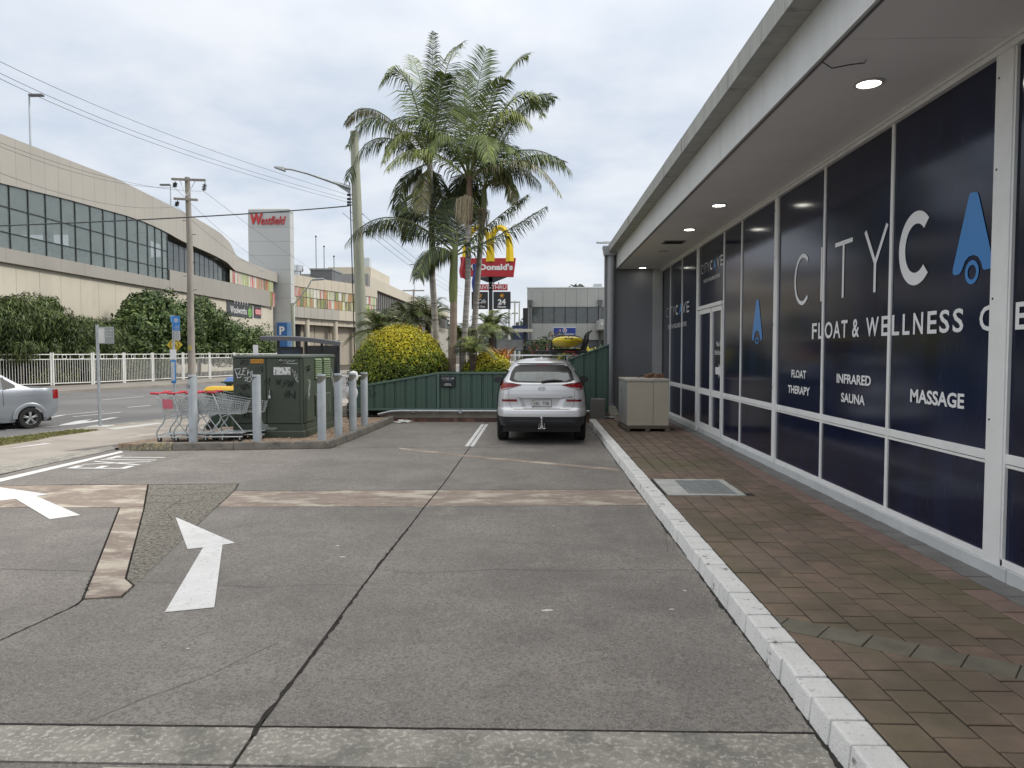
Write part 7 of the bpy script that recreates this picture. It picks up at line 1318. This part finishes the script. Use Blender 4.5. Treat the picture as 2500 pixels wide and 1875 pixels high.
# traffic lights
for i, (x, lb, on) in enumerate(((845, 'black traffic light head turned side-on by the shelter', 0), (861, 'traffic light showing green beside the golden dome', 1))):
    p = aty(x, 744, 58.); t = thing('traffic_light', lb, 'traffic light', (p.x, 58, 0)); MB().cyl((p.x, 58.1, 0), (p.x, 58.1, p.z), .06, n=8).build('post', M_DKMETAL, t, W=True); MB().box(p.x - .17, p.x + .17, 57.8, 58.05, p.z - .38, p.z + .38).build('head', M_BLACK, t, W=True, bevel=.03)
    for k in range(3): q = MB(); q.lathe((p.x, 57.79, p.z + .25 - .25 * k), [(0, 0), (.10, 0)], 14, ax='y'); q.build('lens', mat('green_lit', (.05, .6, .35), .3, emit=(.1, 1., .55), es=2.) if on and k == 2 else mat('lens_off', (.03, .03, .03), .3), t, W=True)
# vehicles glimpsed in the gap
def farcar(lab, x, y, rz, m, name='far_car'):
    t = thing(name, lab, 'car', (x, y, -.02), R(rz)); T = [(0, .55), (.05, .95), (.6, 1.0), (1.2, 1.45), (2.4, 1.48), (3.1, 1.02), (4.0, .85), (4.2, .5)]; Wd = lambda z: interp(z, [.2, .8, 1.0, 1.48], [.84, .86, .82, .6])
    for s in (-1, 1):
        MB().grid([[(s * Wd(lerp(.22, z, j / 8)), y_, lerp(.22, z, j / 8)) for j in range(9)] for y_, z in T]).build('side_body', m, t, smooth=50)
        MB().grid([[(s * (Wd(lerp(1.0, z, j / 4)) + .005), y_, lerp(1.0, z, j / 4)) for j in range(5)] for y_, z in ((.8, 1.06), (1.3, 1.40), (2.3, 1.40), (2.9, 1.08))]).build('side_window', m_cgl, t)
        for yc in (.85, 3.35): wheel(t, s * .76, yc, .31, .2, s)
        MB().box(s * .5 - .2, s * .5 + .2, -.012, .02, .75, .9).build('tail_lamp', m_red, t)
    MB().grid([[(u * Wd(z), y_, z) for u in (-1, -.5, 0, .5, 1)] for y_, z in [(0, .25)] + T]).build('top_body', m, t, smooth=50); MB().grid([[(u * Wd(z) * .88, y_ - .012, z + .012) for u in (-1, 0, 1)] for y_, z in ((.66, 1.05), (1.15, 1.42))]).build('rear_window', m_cgl, t)
farcar('pale grey car on the road between the shelter and the golden dome', -9.9, 43, -20, mat('far_silver', (.42, .44, .46), .35, .4))
sc2 = thing('parked_scooter', 'small white and red parked scooter half hidden by the bollards', 'scooter', (-4.75, 18.3, .12), R(20))
b = MB(); b.grid([[(.16 * math.sin(R(a)) * k, y, .72 + .22 * math.cos(R(a)) * k) for a in range(-180, 181, 30)] for y, k in ((-.55, .3), (-.45, .8), (-.2, 1.), (.1, .9), (.25, .5))]); b.build('body', mat('scooter_white', (.6, .6, .62), .35, coat=.4), sc2, smooth=60)
MB().box(-.12, .12, -.45, .1, .93, 1.02).build('seat', M_BLACK, sc2, bevel=.04); MB().box(-.08, .08, -.58, -.54, .72, .86).build('tail_lamp', m_red, sc2, bevel=.01); MB().tube([(0, .25, .3), (0, .38, .9), (0, .32, 1.12)], .04, 8).build('steering_column', M_DKMETAL, sc2); MB().tube([(-.3, .28, 1.14), (0, .33, 1.12), (.3, .28, 1.14)], .018, 6).build('handlebar', M_CHROME, sc2); MB().box(-.1, .1, -.1, .35, .22, .28).build('footboard', M_BLACK, sc2)
for y in (-.4, .5): MB().lathe((0, y, .22), [(.12, -.05), (.2, -.05), (.22, 0), (.2, .05), (.12, .05)], 20, ax='x').build('wheel', M_RUBBER, sc2, smooth=40)
MB().lathe((.05, -.2, 1.15), [(0, .14), (.09, .11), (.13, 0), (.1, -.1), (0, -.12)], 16).build('helmet', mat('helmet_white', (.6, .6, .6), .3), sc2, smooth=60)
# fast food pylon sign
PY = 48.; m_mr = mat('sign_bright_red', (.42, .018, .025), .4, var=.03); m_my = mat('arch_yellow', (.78, .55, .005), .4, var=.04); m_pst = mat('pylon_black', (.02, .02, .022), .5)
py = thing('pylon_sign', 'tall pylon sign with golden arches, red name board and black panels', 'sign', (-2.98, PY, 0)); QF = Fr((0, PY - .16, 0), (1, 0, 0), (0, 0, 1))
MB().box(-3.11, -2.86, PY - .12, PY + .12, 0, 6.95).build('post', m_pst, py, W=True)
b = MB(); b.prism([(-4.62, PY - .15, 6.93), (-1.46, PY - .15, 6.88), (-1.30, PY - .15, 8.13), (-4.90, PY - .15, 8.13)], (0, .3, 0)); b.build('name_board', m_mr, py, W=True, bevel=.02)
b = MB(); text(b, QF, 'Donald\'s', -3.72, -1.50, 7.33, 7.75, .01, bold=.045); b.build('lettering', m_lw, py, W=True, fixn=False); b = MB(); text(b, QF, 'Mc', -4.5, -3.8, 7.33, 7.75, .01, bold=.045); b.build('lettering', m_lw, py, W=True, fixn=False)
b = MB(); b.prism([(-4.1, PY - .12, 6.88), (-1.9, PY - .12, 6.88), (-2.75, PY - .12, 6.55), (-3.2, PY - .12, 6.55)], (0, .24, 0)); b.build('board_bracket', m_pst, py, W=True)
def archpts(x0, x1, zb, zt): cx = (x0 + x1) / 2; rx = abs(x1 - x0) / 2; return [(cx + rx * math.cos(R(a)) , zb + (zt - zb) * (math.sin(R(a)) ** .62)) for a in range(180, -1, -9)]
for x0, x1 in ((-4.62, -2.98), (-3.02, -1.70)):
    pts = archpts(x0, x1, 7.9, 10.15); vs = []; fs = []
    for i, (x, z) in enumerate(pts):
        a = Vector(pts[max(0, i - 1)]); c = Vector(pts[min(len(pts) - 1, i + 1)]); tt = (c - a).normalized(); n_ = Vector((-tt.y, tt.x)); wd = lerp(.27, .17, (z - 7.9) / 2.25)
        vs += [(x - n_.x * wd, PY + .1, z - n_.y * wd), (x - n_.x * wd, PY - .16, z - n_.y * wd), (x, PY - .30, z), (x + n_.x * wd, PY - .16, z + n_.y * wd), (x + n_.x * wd, PY + .1, z + n_.y * wd)]
    for i in range(len(pts) - 1):
        for j in range(5): q = (j + 1) % 5; fs.append((i * 5 + j, i * 5 + q, (i + 1) * 5 + q, (i + 1) * 5 + j))
    b = MB(); b.add(vs, fs); b.build('arch', m_my, py, W=True, smooth=20)
MB().box(-4.18, -1.86, PY - .12, PY + .12, 6.01, 6.40).build('drive_board', m_mr, py, W=True, bevel=.012); b = MB(); text(b, QF, 'DRIVE-THRU', -4.05, -1.95, 6.07, 6.33, -.03, bold=.008); b.build('lettering', m_lw, py, W=True, fixn=False)
for x in (-2.78, -2.45): MB().box(x - .03, x + .03, PY - .05, PY + .05, 6.40, 6.55).build('stub', m_pst, py, W=True)
for x0, x1 in ((-4.26, -3.17), (-2.81, -1.655)): MB().box(x0, x1, PY - .10, PY + .10, 4.76, 5.91).build('panel', mat('panel_black', (.02, .021, .022), .5), py, W=True, bevel=.01)
q2 = Fr((0, PY - .102, 0), (1, 0, 0), (0, 0, 1)); m_or = mat('panel_orange', (.62, .28, .02), .5)
b = MB(); text(b, q2, '24', -2.50, -1.98, 5.05, 5.42, .004, bold=.04); b.build('lettering', m_lw, py, W=True, fixn=False); b = MB(); text(b, q2, 'Hours', -2.51, -1.97, 4.84, 4.99, .004, bold=.03); b.build('lettering', m_lw, py, W=True, fixn=False)
b = MB(); ring(b, q2, -2.235, 5.65, 0, .09, .004, n=16)
for k in range(8): a = R(45 * k); stroke(b, q2, [(-2.235 + .11 * math.cos(a), 5.65 + .11 * math.sin(a)), (-2.235 + .17 * math.cos(a), 5.65 + .17 * math.sin(a))], .03, .004)
b.build('sun_symbol', m_or, py, W=True, fixn=False)
b = MB(); text(b, q2, 'McCafe', -4.15, -3.3, 5.15, 5.42, .004, shear=.25); b.build('lettering', m_lw, py, W=True, fixn=False); b = MB(); text(b, q2, 'Drive Thru', -4.1, -3.38, 4.86, 4.98, .004, bold=.02); b.build('lettering', m_lw, py, W=True, fixn=False); b = MB(); ring(b, q2, -3.72, 5.65, .07, .13, .004, n=18); b.build('cup_symbol', m_or, py, W=True, fixn=False)
# flags on poles between the trunks
for i, (x, ya, yb, wd, c, lb) in enumerate(((1000, 555, 606, 12, (.40, .05, .06), 'furled red flag hanging beside the palm trunks'), (1026, 570, 640, 10, (.03, .05, .22), 'furled blue flag hanging between the palm trunks'))):
    t = thing('flag', lb, 'flag', (aty(x, 760, 42).x, 42, 0)); a, c_ = aty(x, ya, 42), aty(x, yb, 42); wd = wd * .0155; MB().cyl((a.x + wd, 42, 0), (a.x + wd, 42, a.z + .3), .035, n=8).build('flag_pole', m_lw, t, W=True)
    g = [[(a.x - wd + wd * 2 * u + .05 * math.sin(k * .8) * (1 - u), 42 + .10 * math.sin(u * 9 + k * .3), lerp(a.z, c_.z, k / 10) + (.25 * (1 - u) if k == 10 else 0)) for u in [j / 8 for j in range(9)]] for k in range(11)]; MB().grid(g).build('cloth', mat('flag_%d' % i, c, .8), t, W=True, smooth=60)
# grey two storey block
GY = 60.; gb = thing('office_block', 'pale grey two storey panel building with a dark window band', 'building', (6, 65, 0)); m_gp = mat('grey_tilt_panel', (.40, .41, .39), .75, var=.06, vs=.5, stain=[((.32, .325, .31), .8, (.55, .7), .5)], stretch=(1, 1, .3)); m_gd = mat('charcoal_base', (.10, .105, .11), .7)
xg = [-.69, -.30, .62, 1.55, 2.48, 3.40, 4.33, 5.25, 6.2, 7.1, 8.0, 8.9, 9.8]
for a, c in zip(xg, xg[1:]):
    MB().box(a + .008, c - .008, GY, GY + .2, 5.66, 7.22).build('upper_panel', m_gp, gb, W=True); MB().box(a + .008, c - .008, GY, GY + .2, 2.91, 4.28).build('lower_panel', m_gp, gb, W=True)
    if a > -.5: MB().box(a + .03, c - .03, GY + .12, GY + .16, 4.30, 5.64).build('window_pane', m_dgl, gb, W=True); MB().box(c - .03, c + .03, GY + .05, GY + .2, 4.29, 5.65).build('mullion', M_DKMETAL, gb, W=True)
MB().box(-.69, -.31, GY, GY + .2, 4.28, 5.66).build('corner_panel', m_gp, gb, W=True); MB().box(-.69, 9.8, GY + .22, GY + 12, 0, 7.1).build('body', m_gp, gb, W=True); MB().box(-.6, 9.8, GY + .1, GY + .21, 0, 2.9).build('ground_wall', m_gd, gb, W=True); MB().box(-.75, 9.8, GY - .03, GY + .3, 7.221, 7.30).build('coping', m_alu, gb, W=True)
for x in (-.45, 5.35):
    MB().hexa([(x - .14, GY - .3, 5.72), (x + .14, GY - .3, 5.72), (x + .14, GY - .02, 5.72), (x - .14, GY - .02, 5.72)], [(x - .22, GY - .38, 6.2), (x + .22, GY - .38, 6.2), (x + .22, GY - .02, 6.2), (x - .22, GY - .02, 6.2)]).build('rain_head', m_pg, gb, W=True); MB().box(x - .08, x + .08, GY - .2, GY - .02, 0, 5.72).build('downpipe', m_pg, gb, W=True)
MB().box(5.0, 9.5, GY - 4, GY - .01, 3.65, 4.45).build('entry_canopy', m_gp, gb, W=True)
MB().box(5.1, 5.8, GY + 3, GY + 4, 7.31, 7.85).build('roof_tank', mat('tank_grey', (.5, .54, .56), .4), gb, W=True)
MB().cyl((5.15, GY - 4.2, 4.0), (5.15, GY - 4.02, 4.05), .06, n=10).build('camera', m_lw, gb, W=True)
s_ = thing('clinic_sign', 'blue and white clinic sign on the pale grey building', 'sign', (2.44, GY - .05, 3.2)); MB().box(1.49, 3.39, GY - .07, GY - .01, 3.16, 3.95).build('frame', m_lw, s_, W=True); MB().box(1.53, 3.35, GY - .085, GY - .071, 3.20, 3.91).build('board', mat('clinic_blue', (.02, .05, .28), .4), s_, W=True)
cf = Fr((0, GY - .087, 0), (1, 0, 0), (0, 0, 1)); b = MB(); ring(b, cf, 2.44, 3.70, .13, .18, .004); stroke(b, cf, [(2.36, 3.62), (2.46, 3.70), (2.40, 3.80)], .05, .004); b.build('emblem', m_lw, s_, W=True, fixn=False); b = MB(); ring(b, cf, 2.48, 3.70, 0, .09, .003, n=16); b.build('emblem', mat('emblem_red', (.5, .05, .06), .5), s_, W=True, fixn=False); b = MB(); text(b, cf, 'Kotara Specialist Suites', 1.65, 3.23, 3.32, 3.46, .004, bold=.03); b.build('lettering', m_lw, s_, W=True, fixn=False); b = MB(); text(b, cf, 'SUITE 10 ALL ENQUIRIES', 1.65, 3.1, 3.22, 3.27, .004); b.build('lettering', m_lw, s_, W=True, fixn=False)
# navy pole sign and walkway canopy
s_ = thing('navy_sign', 'navy sign with white leaf emblem and lower case name beside the grey building', 'sign', (-1.3, 57, 0)); MB().box(-1.85, -.62, 57, 57.15, 2.0, 4.0).build('board', mat('board_navy', (.018, .035, .10), .45), s_, W=True); MB().box(-1.86, -.61, 56.98, 57.0, 3.44, 3.50).build('divider', mat('divider_blue', (.2, .25, .4), .5), s_, W=True); MB().box(-1.2, -1.1, 57.02, 57.12, 0, 2.).build('post', m_pst, s_, W=True)
cf = Fr((0, 56.995, 0), (1, 0, 0), (0, 0, 1)); b = MB(); text(b, cf, 'bloom', -1.25, -.66, 3.58, 3.80, .003, bold=.01); b.build('lettering', m_lw, s_, W=True, fixn=False)
b = MB()
for dx, r in ((-1.62, .09), (-1.5, .12), (-1.38, .09)): ring(b, cf, dx, 3.66, 0, r, .003 + dx * -.0003, n=14, ky=.8)
b.build('emblem', m_lw, s_, W=True, fixn=False)
MB().box(-1.0, -.6, 57.3, 58.2, 0, 5.4).build('dark_pier', m_pst, W=True, label='tall charcoal pier at the left corner of the grey building', cat='pier')
s_ = thing('walkway_canopy', 'small pale flat canopy on dark posts beyond the cycad', 'canopy', (-1.5, 38, 0)); a, c = aty(1082, 712, 38), aty(1150, 712, 38); MB().box(a.x - .6, c.x, 37.5, 39.5, a.z - .13, a.z + .02).build('roof', mat('canopy_cream', (.55, .53, .45), .5), s_, W=True); e = aty(1134, 740, 38); MB().box(e.x - .08, e.x + .08, 37.9, 38.1, 0, a.z - .13).build('post', m_pst, s_, W=True); MB().box(a.x - .4, e.x - .08, 38, 38.1, 2.0, 2.55).build('name_board', mat('board_greytext', (.25, .25, .25), .5), s_, W=True); MB().box(a.x - .4, a.x - .25, 37.9, 38.1, 0, a.z - .13).build('post', m_pst, s_, W=True)
# far poles
for i, (x, yt, Y_, lb) in enumerate(((1100, 636, 120, 'far slim white pole below the black hours panel'), (1112, 650, 150, 'distant lattice power pole beside the hill'), (1122, 655, 170, 'most distant white pole beside the hill'), (893, 625, 150, 'distant power pole with two crossarms above the date palms'))):
    p = aty(x, yt, Y_); t = thing('distant_pole', lb, 'power pole', (p.x, Y_, 0), group='distant poles'); MB().cyl((p.x, Y_, 0), (p.x, Y_, p.z), .22, .15, n=8).build('pole', m_tp if i == 3 else mat('pole_pale', (.45, .45, .43), .7), t, W=True)
    for k in range(2 if i in (1, 3) else 0): MB().box(p.x - (2.3 - k) * (.5 if i == 1 else 1), p.x + (2.3 - k) * (.5 if i == 1 else 1), Y_ - .1, Y_ + .1, p.z - .4 - k * 2.3, p.z - .15 - k * 2.3).build('crossarm', m_tp, t, W=True)
for i, (x0, y0, x1, y1) in enumerate(((800, 505, 1000, 640), (815, 500, 1000, 632), (835, 500, 1010, 628))):
    wire(['far wire left of the stout palm crossing down to the right, outermost', 'far wire left of the stout palm crossing down to the right, middle', 'far wire left of the stout palm crossing down to the right, innermost'][i], aty(x0 - 60, y0 - 45, 40), aty(x1, y1, 150), .8, .014)
b = MB()
S.cycles.max_bounces = 6; S.cycles.diffuse_bounces = 3; S.cycles.glossy_bounces = 3; S.cycles.transmission_bounces = 4; S.cycles.transparent_max_bounces = 8
S.cycles.caustics_reflective = False; S.cycles.caustics_refractive = False
